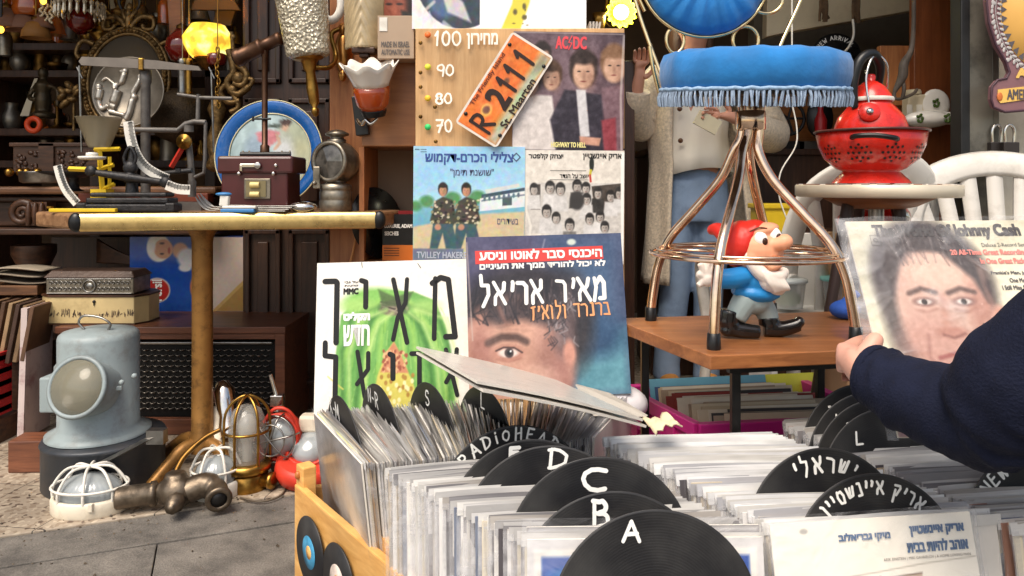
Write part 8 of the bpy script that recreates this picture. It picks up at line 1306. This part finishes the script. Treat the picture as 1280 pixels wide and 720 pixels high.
d_ = 3.0; mb = MB(); mb.box((Xp(1122, d_), d_, Zp(95, d_)), (.155, .03, .24)); tag(obj('wall_board', mb, OAK, bevel=.002), 'light wooden panel behind the hanging cable', 'panel')
d_ = 3.5; mb = MB(); mb.box((Xp(1000, d_), d_ + .2, .52), (1.4, .4, 1.04)); mb.box((Xp(1000, d_), d_ + .2, 1.05), (1.46, .44, .03)); tag(obj('dark_sideboard', mb, DARKWOOD, bevel=.004), 'dark brown sideboard along the back wall behind the woman', 'sideboard')
c = P(1024, 148, 3.4); t = thing('round_plaque', 'round black plaque with a red bottle shape on the back wall', 'plaque', c); mb = MB(); mb.lathe([(0, 0), (.075, 0), (.075, .012), (0, .014)], 36, look(c, (0, -1, 0)) @ Matrix.Diagonal((.8, 1.2, 1, 1))); obj('disc', mb, BLACK, t); mb = MB(); mb.lathe([(.026, 0), (.028, .06), (.02, .08), (.012, .1), (.012, .12)], 16, T(c.x, c.y - .015, c.z - .07)); obj('red_shape', mb, mat('red_print_paint', (170, 30, 34), .4), t)
mb = MB(); c = P(985, 148, 3.45); mb.tube([c + Vector((.075*math.cos(a*math.pi/16), 0, .075*math.sin(a*math.pi/16))) for a in range(32)], .008, 8, True)
for k in range(5): a = k*2*math.pi/5; mb.tube([c, c + Vector((.075*math.cos(a), 0, .075*math.sin(a)))], .006, 6)
tag(obj('iron_wheel', mb, IRON), 'small spoked iron wheel on the back wall right of the woman', 'wheel')
mb = MB(); mb.tube(bez([P(1066, 24, 3.15), P(1067, 44, 3.15), P(1060, 60, 3.16), P(1048, 70, 3.2)]), .005, 6); tag(obj('electric_cable', mb, WHITEP), 'white cord hanging from the white panel by the black record', 'cord')
mb = MB(); mb.tube(bez([P(990, 130, 2.6), P(996, 160, 2.6), P(994, 184, 2.6), P(976, 215, 2.6), P(974, 245, 2.6), P(984, 275, 2.6)]), .0026, 6); mb.box(P(990, 288, 2.6), (.012, .012, .03)); mb.tube([P(990, 130, 2.6), (Xp(990, 2.6), 2.6, 2.81)], .003, 5); tag(obj('usb_cable', mb, WHITEP), 'thin white cable with a plug dangling behind the gilt chair', 'cable')
c = P(952, 268, 3.05); t = thing('yellow_crate', 'small yellow plastic crate on the dark shelf behind the gilt chair', 'crate', c); mb = MB(); mb.box(c + Vector((.04, 0, -.02)), (.14, .1, .1)); mb.box(c + Vector((.04, 0, .035)), (.16, .12, .02)); obj('box', mb, YEL, t, bevel=.004); mb = MB(); mb.box((c.x + .22, c.y + .1, (c.z - .07)/2), (.5, .35, c.z - .07)); tag(obj('low_shelf', mb, DARKWOOD, bevel=.003), 'low dark cupboard carrying the yellow crate', 'cupboard')
for k, (x, y, m, lb) in enumerate(((985, 200, 'black_box', 'flat black box lying on the sideboard right of the woman'), (1020, 196, 'grey_box', 'grey flat box on the sideboard below the red plaque'))):
 mb = MB(); q = P(x, y, 3.55); mb.box((q.x, q.y + .1, 1.065 + .02), (.16, .2, .04)); tag(obj('flat_box', mb, mat(m, [(30, 29, 30), (104, 100, 96)][k], .5), bevel=.003), lb, 'box')
c = P(775, 16, 3.3); t = thing('petal_lamp', 'lit bulb in a frilly yellow glass flower shade, top centre', 'lamp', c); ax = (.1, -1, -.1); Ml = look(c, ax); mb = MB(); mb.shell([(.02, -.03), (.04, -.01), (.06, .02), (.066, .03)], 96, Ml, wob=lambda a, r, z: (r*(1 + .09*math.sin(14*a)*(z > .0)), z + .004*math.sin(14*a))); obj('petals', mb, mat('yellow_petal_glass', (226, 220, 40), .3, emis=.4, var=.2), t, solid=.003)
mb = MB(); mb.ell((0, 0, .02), (.034, .034, .036), M=Ml); obj('bulb', mb, mat('lit_bulb', (255, 255, 236), .3, emis=3.5, var=0), t); mb = MB(); mb.tube(bez([c + Vector((0, .03, 0)), c + Vector((-.02, .08, -.05)), c + Vector((-.07, .1, .02)), P(760, -20, 3.35), Vector((Xp(760, 3.35), 3.35, 2.81))]), .007, 8); obj('stem', mb, BRASS, t)
pl = bpy.data.lights.new('bulb_glow', 'POINT'); pl.energy = 2.5; pl.color = (1, .95, .7); pl.shadow_soft_size = .04; po = bpy.data.objects.new('bulb_glow', pl); COL.objects.link(po); po.location = c + Vector((.0, -.1, -.02)); po.parent = t; po.matrix_parent_inverse = T(*(-c))
c = P(749, 40, 3.2); t = thing('brass_candlestick', 'brass candlestick standing in the dark left of the lit bulb', 'candlestick', c); mb = MB(); mb.lathe([(.04, -.14), (.036, -.12), (.012, -.1), (.018, -.06), (.01, -.02), (.02, 0), (.028, .05), (.03, .08), (.024, .08)], 20, T(*c)); obj('stem', mb, BRASS, t)
mb = MB(); mb.box((Xp(745, 3.2), 3.25, (c.z - .14)/2), (.3, .3, c.z - .14)); tag(obj('dark_stand', mb, DARKWOOD, bevel=.003), 'dark wooden stand behind the plywood case', 'stand')
for k in range(4): q = P(736 + 3*k, 42, 2.52); mb = MB(); mb.box((q.x, q.y, q.z - .02), (.006, .1, .1), (0, .06*k, 0)); tag(obj('paper_sleeve', mb, mat('pale_paper', (206, 200, 192), .7)), ['leftmost white paper standing behind the dark album cover', 'second white paper standing behind the dark album cover', 'third white paper standing behind the dark album cover', 'rightmost white paper standing behind the dark album cover'][k], 'paper', 'papers behind the case')
# PEOPLE
SK = mat('skin', (206, 150, 126), .5, var=.06, scale=20); SK2 = mat('skin_fair', (214, 160, 140), .48, var=.06, scale=30, bump=.1, bscale=200)
def skin_body(name, verts, edges, radii, m, parent=None, sub=2, M=None):
 me = bpy.data.meshes.new(name); me.from_pydata([tuple(v) for v in verts], edges, []); me.materials.append(m); o = bpy.data.objects.new(name, me); COL.objects.link(o)
 md = o.modifiers.new('skin', 'SKIN'); md.use_smooth_shade = True; d = me.skin_vertices[0].data if len(me.skin_vertices) else None
 if d is None: me.skin_vertices.new() if hasattr(me.skin_vertices, 'new') else None; d = me.skin_vertices[0].data
 for k, r_ in enumerate(radii): d[k].radius = (r_, r_) if not isinstance(r_, tuple) else r_
 d[0].use_root = True
 s_ = o.modifiers.new('sub', 'SUBSURF'); s_.levels = sub; s_.render_levels = sub
 if parent is not None: o.parent = parent
 return o
class Sk:
 def __init__(s): s.v = []; s.e = []; s.r = []
 def a(s, p, r, frm=None):
  s.v.append(Vector(p)); s.r.append(r); i = len(s.v) - 1
  if frm is not None: s.e.append((frm, i))
  return i
 def chain(s, frm, pts):
  for p, r in pts: frm = s.a(p, r, frm)
  return frm
def hand_on(k, wrist, palm, fwd, side, scale=1., curl=.5, thumb=1):
 """five-fingered hand: fwd = finger direction, side = towards the thumb, curl bends about side"""
 fwd = Vector(fwd).normalized(); side = (Vector(side) - fwd*Vector(side).dot(fwd)).normalized(); nrm = fwd.cross(side)*(-1)
 pw = wrist; W_ = k.v[pw]; pc = W_ + fwd*.045*scale; p0 = k.a(pc, (.022*scale, .014*scale), pw); knk = W_ + fwd*.085*scale; kk = k.a(knk, (.03*scale, .012*scale), p0)
 for j, (off, ln) in enumerate(((.03, .07), (.01, .078), (-.01, .073), (-.029, .058))):
  b = k.a(knk + side*off*scale + fwd*.012*scale, .0095*scale, kk); d = fwd; c = b; pos = k.v[b]
  for q, seg in enumerate((.45, .32, .23)):
   ang = curl*(.5 + .5*q); d = (d*math.cos(ang) + nrm*math.sin(ang)).normalized(); pos = pos + d*ln*seg*scale; c = k.a(pos, (.0088 - .0012*q)*scale, c)
 b = k.a(W_ + fwd*.03*scale + side*.03*scale, .0135*scale, p0); d = (fwd*.75 + side*.65).normalized(); pos = k.v[b] + d*.035*scale; b = k.a(pos, .0105*scale, b); d = (fwd*.95 + side*.2 + nrm*.2*thumb).normalized(); b = k.a(pos + d*.03*scale, .009*scale, b)
def ringe(c, rx, ry, n=24, rot=0., jag=None):
 return [Vector((c[0] + rx*math.cos(a)*math.cos(rot) - ry*math.sin(a)*math.sin(rot), c[1] + rx*math.cos(a)*math.sin(rot) + ry*math.sin(a)*math.cos(rot), c[2])) for a in [2*math.pi*i/n for i in range(n)]]
D_ = 3.3; q = lambda x, y, dy=0.: P(x, y, D_) + Vector((0, dy, 0)); k = Sk()
pel = k.a(q(866, 240), (.13, .1)); ch = k.chain(pel, [(q(868, 190), (.12, .09)), (q(869, 130), (.135, .1)), (q(870, 95), (.12, .085))]); nk = k.chain(ch, [(q(868, 72, -.01), .052), (q(866, 62, -.02), .05)])
hd_ = k.chain(nk, [(q(865, 44, -.03), .078), (q(864, 22, -.02), .088), (q(864, 5, -.01), .07)]); k.a(q(864, 36, -.125), .014, hd_ - 1)
sl = k.chain(ch, [(q(828, 96), .06), (q(812, 118, .0), .05), (q(800, 158, -.02), .042), (q(786, 132, -.16), .034), (q(788, 112, -.2), .026)])
hand_on(k, sl, None, (.1, -.25, 1), (1, -.3, 0), .95, .55)
sr = k.chain(ch, [(q(910, 96), .06), (q(935, 122, .0), .052), (q(955, 168, -.04), .044), (q(925, 162, -.2), .036), (q(896, 154, -.27), .027)])
hand_on(k, sr, None, (-1, -.1, .12), (-.1, -.4, 1), .95, .5)
for sx, kn, an in ((846, (843, 362), (836, 452)), (888, (884, 360), (884, 455))):
 l_ = k.chain(pel, [(q(sx, 262), .085), (q((sx + kn[0])/2, 310, -.01), .078), (q(*kn, -.02), .057), (q((kn[0]+an[0])/2, 405, .01), .05), (q(*an, .02), .035), (Vector((q(*an).x, D_ + .03, .035)), .036), (Vector((q(*an).x, D_ - .06, .03)), .036), (Vector((q(*an).x, D_ - .14, .022)), .026)])
wm = skin_body('person', k.v, k.e, k.r, SK); tag(wm, 'woman in grey knit cardigan, white blouse and jeans standing behind the gilt chair', 'person')
HAIR = mat('brown_hair', (82, 56, 40), .5, var=.3, scale=40, bump=.4, bscale=120, stretch=(6, 6, 1))
mb = MB(); mb.ell(q(864, 14, .012), (.098, .105, .115)); mb.ell(q(846, 50, .02), (.03, .07, .14)); mb.ell(q(884, 50, .02), (.03, .07, .14)); obj('hair', mb, HAIR, wm, remesh=.012, smooth_it=3)
for x in (855, 873): mb = MB(); mb.ell(q(x, 28, -.098), (.014, .008, .007)); e_ = obj('eye', mb, WHITEP, wm); mb = MB(); mb.ell(q(x, 28, -.105), (.006, .003, .006)); obj('iris', mb, BLACK, e_)
mb = MB(); mb.ell(q(864, 48, -.105), (.024, .008, .006)); obj('lips', mb, mat('lip', (170, 90, 84), .4), wm)
JE = mat('blue_jeans', (132, 154, 182), .8, var=.2, scale=6, grime=(60, 78, 108), gamt=.35, gscale=8, bump=.3, bscale=240)
mb = MB(); s_ = D_/F
mb.loft([ringe(q(867, 208), .128, .1), ringe(q(867, 230), .148, .118), ringe(q(867, 256), .158, .122), ringe(q(867, 276), .15, .115)])
for pts in ([((843, 262), .088), ((842, 310), .082), ((843, 360), .066), ((838, 410), .064), ((834, 455), .058), ((834, 474), .062)], [((889, 262), .088), ((888, 310), .08), ((885, 360), .064), ((884, 410), .062), ((884, 455), .056), ((884, 476), .06)]):
 mb.loft([ringe(q(c[0][0], c[0][1], -.01 if i in (1, 2) else .015*(i > 3)), c[1], c[1]*1.08) for i, c in enumerate(pts)])
obj('jeans', mb, JE, wm, remesh=.011, smooth_it=2)
SHO = mat('tan_shoe', (190, 130, 60), .55, var=.1)
for x in (835, 884): mb = MB(); c = q(x, 480); mb.ell((c.x, D_ - .05, .035), (.047, .13, .036)); mb.ell((c.x, D_ + .02, .07), (.045, .06, .05)); obj('shoe', mb, SHO, wm, remesh=.008, smooth_it=2)
BL = mat('white_blouse', (240, 234, 220), .7, var=.05, scale=8, bump=.6, bscale=14)
rings = [(( 872, 80), .07, .06), ((870, 92), .135, .09), ((870, 110), .15, .105), ((868, 140), .148, .115), ((867, 170), .142, .12), ((866, 195), .158, .132), ((866, 216), .172, .145)]
mb = MB()
def wav(i, p, j): a = 2*math.pi*j/40; return p + Vector((math.cos(a), math.sin(a), 0))*(.008*math.sin(9*a + i)*(i/6)) + Vector((0, 0, -.02*math.sin(2*a + 1)*(i == 6)))
mb.loft([[wav(i, p, j) for j, p in enumerate(ringe(q(*c), rx, ry, 40))] for i, (c, rx, ry) in enumerate(rings)], cap=False); bl = obj('blouse', mb, BL, wm, solid=.004)
for x, y in ((842, 178), (841, 140)): mb = MB(); mb.lathe([(0, 0), (.011, 0), (.01, .004), (0, .004)], 14, look(q(x, y, -.135), (-.3, -1, 0))); obj('button', mb, mat('brown_button', (96, 60, 34), .4), bl)
KN = mat('grey_knit', (222, 206, 182), .9, var=.22, scale=90, bump=1., bscale=140, sheen=.3)
def card(u, v):   # u round the body from left front edge round the back to the right front edge, v down
 a = R(-90 - 38) - u*R(360 - 84); z0, z1 = Zp(84, D_), Zp(352 if u < .5 else 318, D_); z = z0 + (z1 - z0)*v; rx = .17 + .055*v + .05*math.sin(min(1, v*2.2)*math.pi)*.4; ry = .125 + .05*v; k_ = .55 + .45*min(1, v*9)
 fo = .012*math.sin(u*40 + 3*v)*v; return (q(870, 0).x + (rx*k_ + fo)*math.cos(a) + (.055 if u > .5 else -.01)*v, D_ + (ry*k_ + fo)*math.sin(a), z)
mb = MB(); mb.grid(60, 30, card); cg = obj('cardigan', mb, KN, wm, solid=.012)
mb = MB(); mb.tube(bez([q(830, 94), q(812, 118), q(799, 160, -.02), q(788, 138, -.14), q(788, 120, -.18)], 5), [.075, .075, .068, .06, .055], 16); obj('sleeve', mb, KN, cg)
mb = MB(); mb.tube(bez([q(908, 94), q(938, 120), q(960, 168, -.04), q(932, 166, -.18), q(908, 157, -.25)], 5), [.078, .08, .08, .066, .056], 16); obj('sleeve', mb, KN, cg)
mb = MB(); c = q(900, 155, -.262); mb.tube([c + Vector((.012*math.sin(a)*0, .033*math.cos(a), .033*math.sin(a))) for a in [i*math.pi/12 for i in range(24)]], .006, 8, True); obj('watch_strap', mb, BLACKP, wm); mb = MB(); mb.lathe([(0, 0), (.017, 0), (.018, .004), (.015, .008), (0, .009)], 20, look(c + Vector((.0, -.028, .016)), (-.1, -.8, .5))); obj('watch_face', mb, CHROME, wm)
mb = MB(); mb.box(q(862, 160, -.3), (.1, .012, .06), (0, .5, 0)); tag(obj('small_book', mb, mat('ivory_card', (206, 196, 166), .6)), 'small cream card held in the hand of the woman', 'card')
k = Sk(); hip = Vector((.98, .42, .62)); pel = k.a(hip, (.13, .11)); ch = k.chain(pel, [(Vector((.97, .46, .8)), (.13, .1)), (Vector((.95, .52, 1.0)), (.15, .11)), (Vector((.94, .55, 1.1)), (.12, .09))]); nk = k.chain(ch, [(Vector((.93, .6, 1.19)), .055), (Vector((.925, .63, 1.24)), .052)]); h_ = k.chain(nk, [(Vector((.915, .66, 1.3)), .085), (Vector((.91, .67, 1.37)), .095), (Vector((.91, .66, 1.43)), .075)]); k.a(Vector((.87, .765, 1.33)), .014, h_ - 1)
el = P(1232, 522, .86); wr = P(1083, 466, 1.0)
ar = k.chain(ch, [(Vector((.83, .62, 1.06)), .06), (Vector((.73, .7, .88)), .052), (el, .045), ((el + wr)/2, .04), (wr, (.027, .022))])
pm = k.a(P(1072, 452, 1.02), (.026, .018), ar); kn_ = k.a(P(1063, 446, 1.045), (.024, .02), pm)
for j, (x0, y0, x1, y1, x2, y2) in enumerate(((1061, 436, 1076, 428, 1100, 424), (1057, 446, 1074, 440, 1102, 440), (1059, 456, 1076, 453, 1100, 456), (1064, 466, 1080, 466, 1098, 470))):
 b = k.a(P(x0, y0, 1.065), .0125, kn_); b = k.a(P(x1, y1, 1.093), .0115, b); b = k.a(P(x2, y2, 1.098), .0095, b)
b = k.a(P(1081, 446, 1.0), .015, pm); b = k.a(P(1091, 430, 1.005), .0125, b); b = k.a(P(1099, 417, 1.012), .0105, b)
sr = k.chain(ch, [(Vector((1.1, .52, 1.05)), .06), (Vector((1.16, .58, .85)), .05), (Vector((1.13, .72, .68)), .042), (Vector((1.1, .85, .6)), .03)]); hand_on(k, sr, None, (-.2, 1, -.2), (-1, 0, .3), 1., .4)
for sx, kx in ((.9, .9), (1.06, 1.1)): k.chain(pel, [(Vector((sx, .42, .56)), .09), (Vector((kx, .52, .42)), .07), (Vector((kx, .5, .42)), .065), (Vector((kx, .42, .22)), .055), (Vector((kx, .36, .06)), .04), (Vector((kx, .44, .035)), .042), (Vector((kx, .54, .028)), .03)])
by = skin_body('person', k.v, k.e, k.r, SK2); tag(by, 'record buyer in a navy sweater reaching in from the right edge', 'person')
NAVY = mat('navy_knit', (24, 28, 46), .9, var=.25, scale=30, bump=.5, bscale=320, spec=.2)
cuff = wr + (el - wr)*.05
mb = MB(); pts = bez([cuff, wr + (el-wr)*.35 + Vector((0, 0, -.006)), wr + (el - wr)*.72 + Vector((0, 0, -.006)), el + Vector((0.01, 0, .0)), P(1300, 455, .80), Vector((.73, .70, .88)), Vector((.82, .62, 1.05))], 8); rad = np.interp(np.linspace(0, 1, len(pts)), [0, .02, .1, .25, .38, .5, .66, .85, 1], [.036, .040, .043, .051, .055, .058, .066, .072, .09]); fold = [r_*(1 + (.05*math.sin(i*2.1) + .03*math.sin(i*.9 + 1))*(.35 + .65*math.exp(-((i - 26)/9)**2))) for i, r_ in enumerate(rad)]; mb.tube(pts, fold, 28); rf = random.Random(6)
for i in (3, 5, 8, 11, 14, 17, 19, 21, 23, 25, 27, 30):
 a0 = rf.uniform(0, 6.28); sp = rf.uniform(2., 3.6); M = look(pts[i], pts[i + 1] - pts[i - 1]); sk = rf.uniform(-.016, .016); mb.tube([M @ Vector((fold[i]*.965*math.cos(a0 + sp*q/10), fold[i]*.965*math.sin(a0 + sp*q/10), sk*(q - 5)/2.2)) for q in range(11)], [.001, .006, .0085, .009, .0085, .006, .001], 8)
mb.loft([ringe(c, rx, ry) for c, rx, ry in (((.98, .42, .56), .17, .14), ((.97, .46, .8), .165, .13), ((.95, .52, 1.0), .19, .14), ((.94, .55, 1.1), .16, .11), ((.93, .59, 1.16), .075, .07))]); mb.tube(bez([(1.06, .53, 1.07), (1.17, .58, .85), (1.14, .72, .68), (1.11, .82, .62)]), [.085, .07, .06, .045], 16)
obj('navy_sweater', mb, NAVY, by, remesh=.005, smooth_it=3)
mb = MB()
for i in range(2): c = cuff + (cuff - el).normalized()*(.004*i - .005); dr = (cuff - el).normalized(); M = look(c, dr); mb.tube([(M @ Vector((.0375*math.cos(a*math.pi/14), .0375*math.sin(a*math.pi/14), 0))) for a in range(28)], .004, 6, True)
obj('cuff', mb, NAVY, by)
mb = MB(); mb.loft([ringe((.98, .43, .66), .15, .13), ringe((.98, .43, .52), .18, .14)]); 
for kx, sx in ((.9, .9), (1.1, 1.06)): mb.tube([(sx, .42, .56), (kx, .53, .42), (kx, .43, .22), (kx, .37, .09)], [.11, .09, .075, .07], 14)
obj('trousers', mb, mat('dark_trousers', (40, 40, 46), .8), by, remesh=.012, smooth_it=2)
mb = MB(); mb.ell((.915, .645, 1.4), (.1, .11, .09)); obj('hair', mb, HAIR, by)
for kx in (.9, 1.1): mb = MB(); mb.ell((kx, .43, .035), (.05, .14, .036)); obj('shoe', mb, BLACKP, by)
JB = (1078, 291, 1345, 560); Mj, wd, ht = quad_frame(P(1100, 530, .985), P(1392, 530, .985), P(1077, 291, 1.12), P(1338, 287, 1.12)); Mj = Mj @ T(wd/2, ht/2, 0) @ T(-SZ/2, -SZ/2, 0)
A = Art((0, 0, 267, 267), 190, (206, 200, 176)); A.poly([(150, 60), (267, 20), (267, 267), (200, 267)], (226, 220, 196), soft=60); A.noise(8, 40, 3); A.ell(50, 80, 40, 60, (170, 172, 168), 30, amt=.8)
A.ell(90, 84, 74, 86, (58, 50, 52), 14); A.ell(40, 130, 22, 60, (90, 82, 80), 14); A.ell(62, 60, 40, 50, (96, 92, 96), 18, amt=.8); A.ell(95, 122, 58, 86, (198, 164, 150), 10); A.ell(108, 70, 44, 24, (214, 180, 164), 14); A.ell(70, 170, 40, 46, (186, 140, 128), 26, amt=.7); A.ell(140, 140, 16, 60, (170, 120, 106), 14, amt=.7); A.ell(160, 140, 12, 26, (200, 150, 132), 4); A.poly([(60, 10), (120, 24), (150, 60), (150, 110), (140, 80), (110, 44), (60, 40), (36, 100), (30, 60)], (70, 62, 62), soft=8)
for k2 in range(50): x = rng.uniform(40, 140); A.line([(x, rng.uniform(16, 40)), (x + rng.uniform(-4, 18), rng.uniform(36, 64))], 2, rng.choice([(50, 44, 46), (120, 112, 112), (90, 82, 84)]), .5, 2)
for x in (72, 120): A.line([(x - 16, 98), (x, 92), (x + 16, 97)], 6, (72, 54, 50), .8, 4); A.ell(x, 109, 13, 5.5, (120, 86, 80), 4); A.ell(x, 109, 9, 3.6, (214, 204, 198), 2); A.ell(x, 109, 3.6, 3.6, (50, 40, 38), 1.5); A.line([(x - 13, 119), (x, 122), (x + 13, 118)], 3, (160, 116, 104), .6, 3)
A.line([(96, 104), (90, 140), (86, 146)], 8, (184, 136, 120), .7, 6); A.ell(96, 148, 18, 7, (176, 126, 112), 5); A.line([(84, 150), (96, 154), (110, 149)], 3, (120, 76, 68), .8, 3); A.line([(72, 178), (96, 172), (126, 178)], 5, (150, 84, 80), .9, 3); A.line([(76, 186), (98, 188), (122, 184)], 5, (190, 130, 122), .7, 4); A.line([(66, 150), (60, 176), (66, 190)], 4, (150, 104, 96), .6, 4); A.line([(128, 148), (138, 172), (134, 190)], 4, (150, 104, 96), .6, 4); A.ell(100, 214, 24, 12, (190, 146, 132), 8); A.poly([(0, 267), (20, 200), (70, 210), (110, 240), (160, 200), (190, 220), (200, 267)], (200, 150, 160), soft=10); A.noise(8, 4, 5)
o = rec_cover('held_record', 'record in shiny clear sleeve with a man portrait held up by the buyer', Mj, A, film=False); W = Wr((0, 0, 267, 267), SZ, SZ); zz = .0034
W.t('The World Of Johnny Cash', 32, 6, 218, 26, 0, bold=.0011, z=zz).t('Deluxe 2-Record Set', 164, 32, 218, 37, 0, z=zz).t('20 All-Time Great Recordings', 122, 41, 220, 50, 1, bold=.0004, z=zz).t('In One Great Package', 156, 53, 220, 62, 1, bold=.0004, z=zz)
for i, (st, x) in enumerate((("Frankie's Man, Johnny", 164), ('One More Ride', 184), ('I Still Miss Someone', 172), ('Suppertime', 196), ('Pickin Time', 194), ('I Want To Go Home', 176), ('I Feel Better All Over', 166), ('My Shoes Keep Walking', 134), ("I'm So Lonesome", 158), ('When Papa Played', 154), ('Accidentally On Purpose', 166), ('In The Jailhouse Now', 170), ('In Them Old Cottonfields', 148), ('I Forgot More', 172))): W.t(st, x, 70 + 9.5*i, 220, 75.5 + 9.5*i, 0, bold=.0002, z=zz)
for p in ([(26, 20), (38, 20), (38, 34), (26, 34), (26, 20)],): W.line(p, .0006, 0, zz)
W.t('o', 29, 24, 35, 30, 0, z=zz); W.done(o, [mat('dark_grey_print', (66, 62, 62), .5), mat('coral_print', (220, 130, 120), .5)])
mb = MB(); mb.grid(40, 36, lambda u, v: (-.016 + u*(SZ + .026), -.004 + v*(SZ + .008), .0085 + .0022*math.sin(u*10 + v*6)*math.sin(v*8 + u*3) + .003*math.sin((u*.8 + v)*19 + 2*math.sin(u*5))*math.sin(v*4 + 1))); obj('clear_film', mb, thin_film('creased_cover_film', .05, .3, .06), o)
mb = MB(); mb.grid(3, 30, lambda u, v: (-.017 + u*.018, -.004 + v*(SZ + .008), .006 - .006*u + .002*math.sin(v*12))); obj('film_edge', mb, FILM, o)
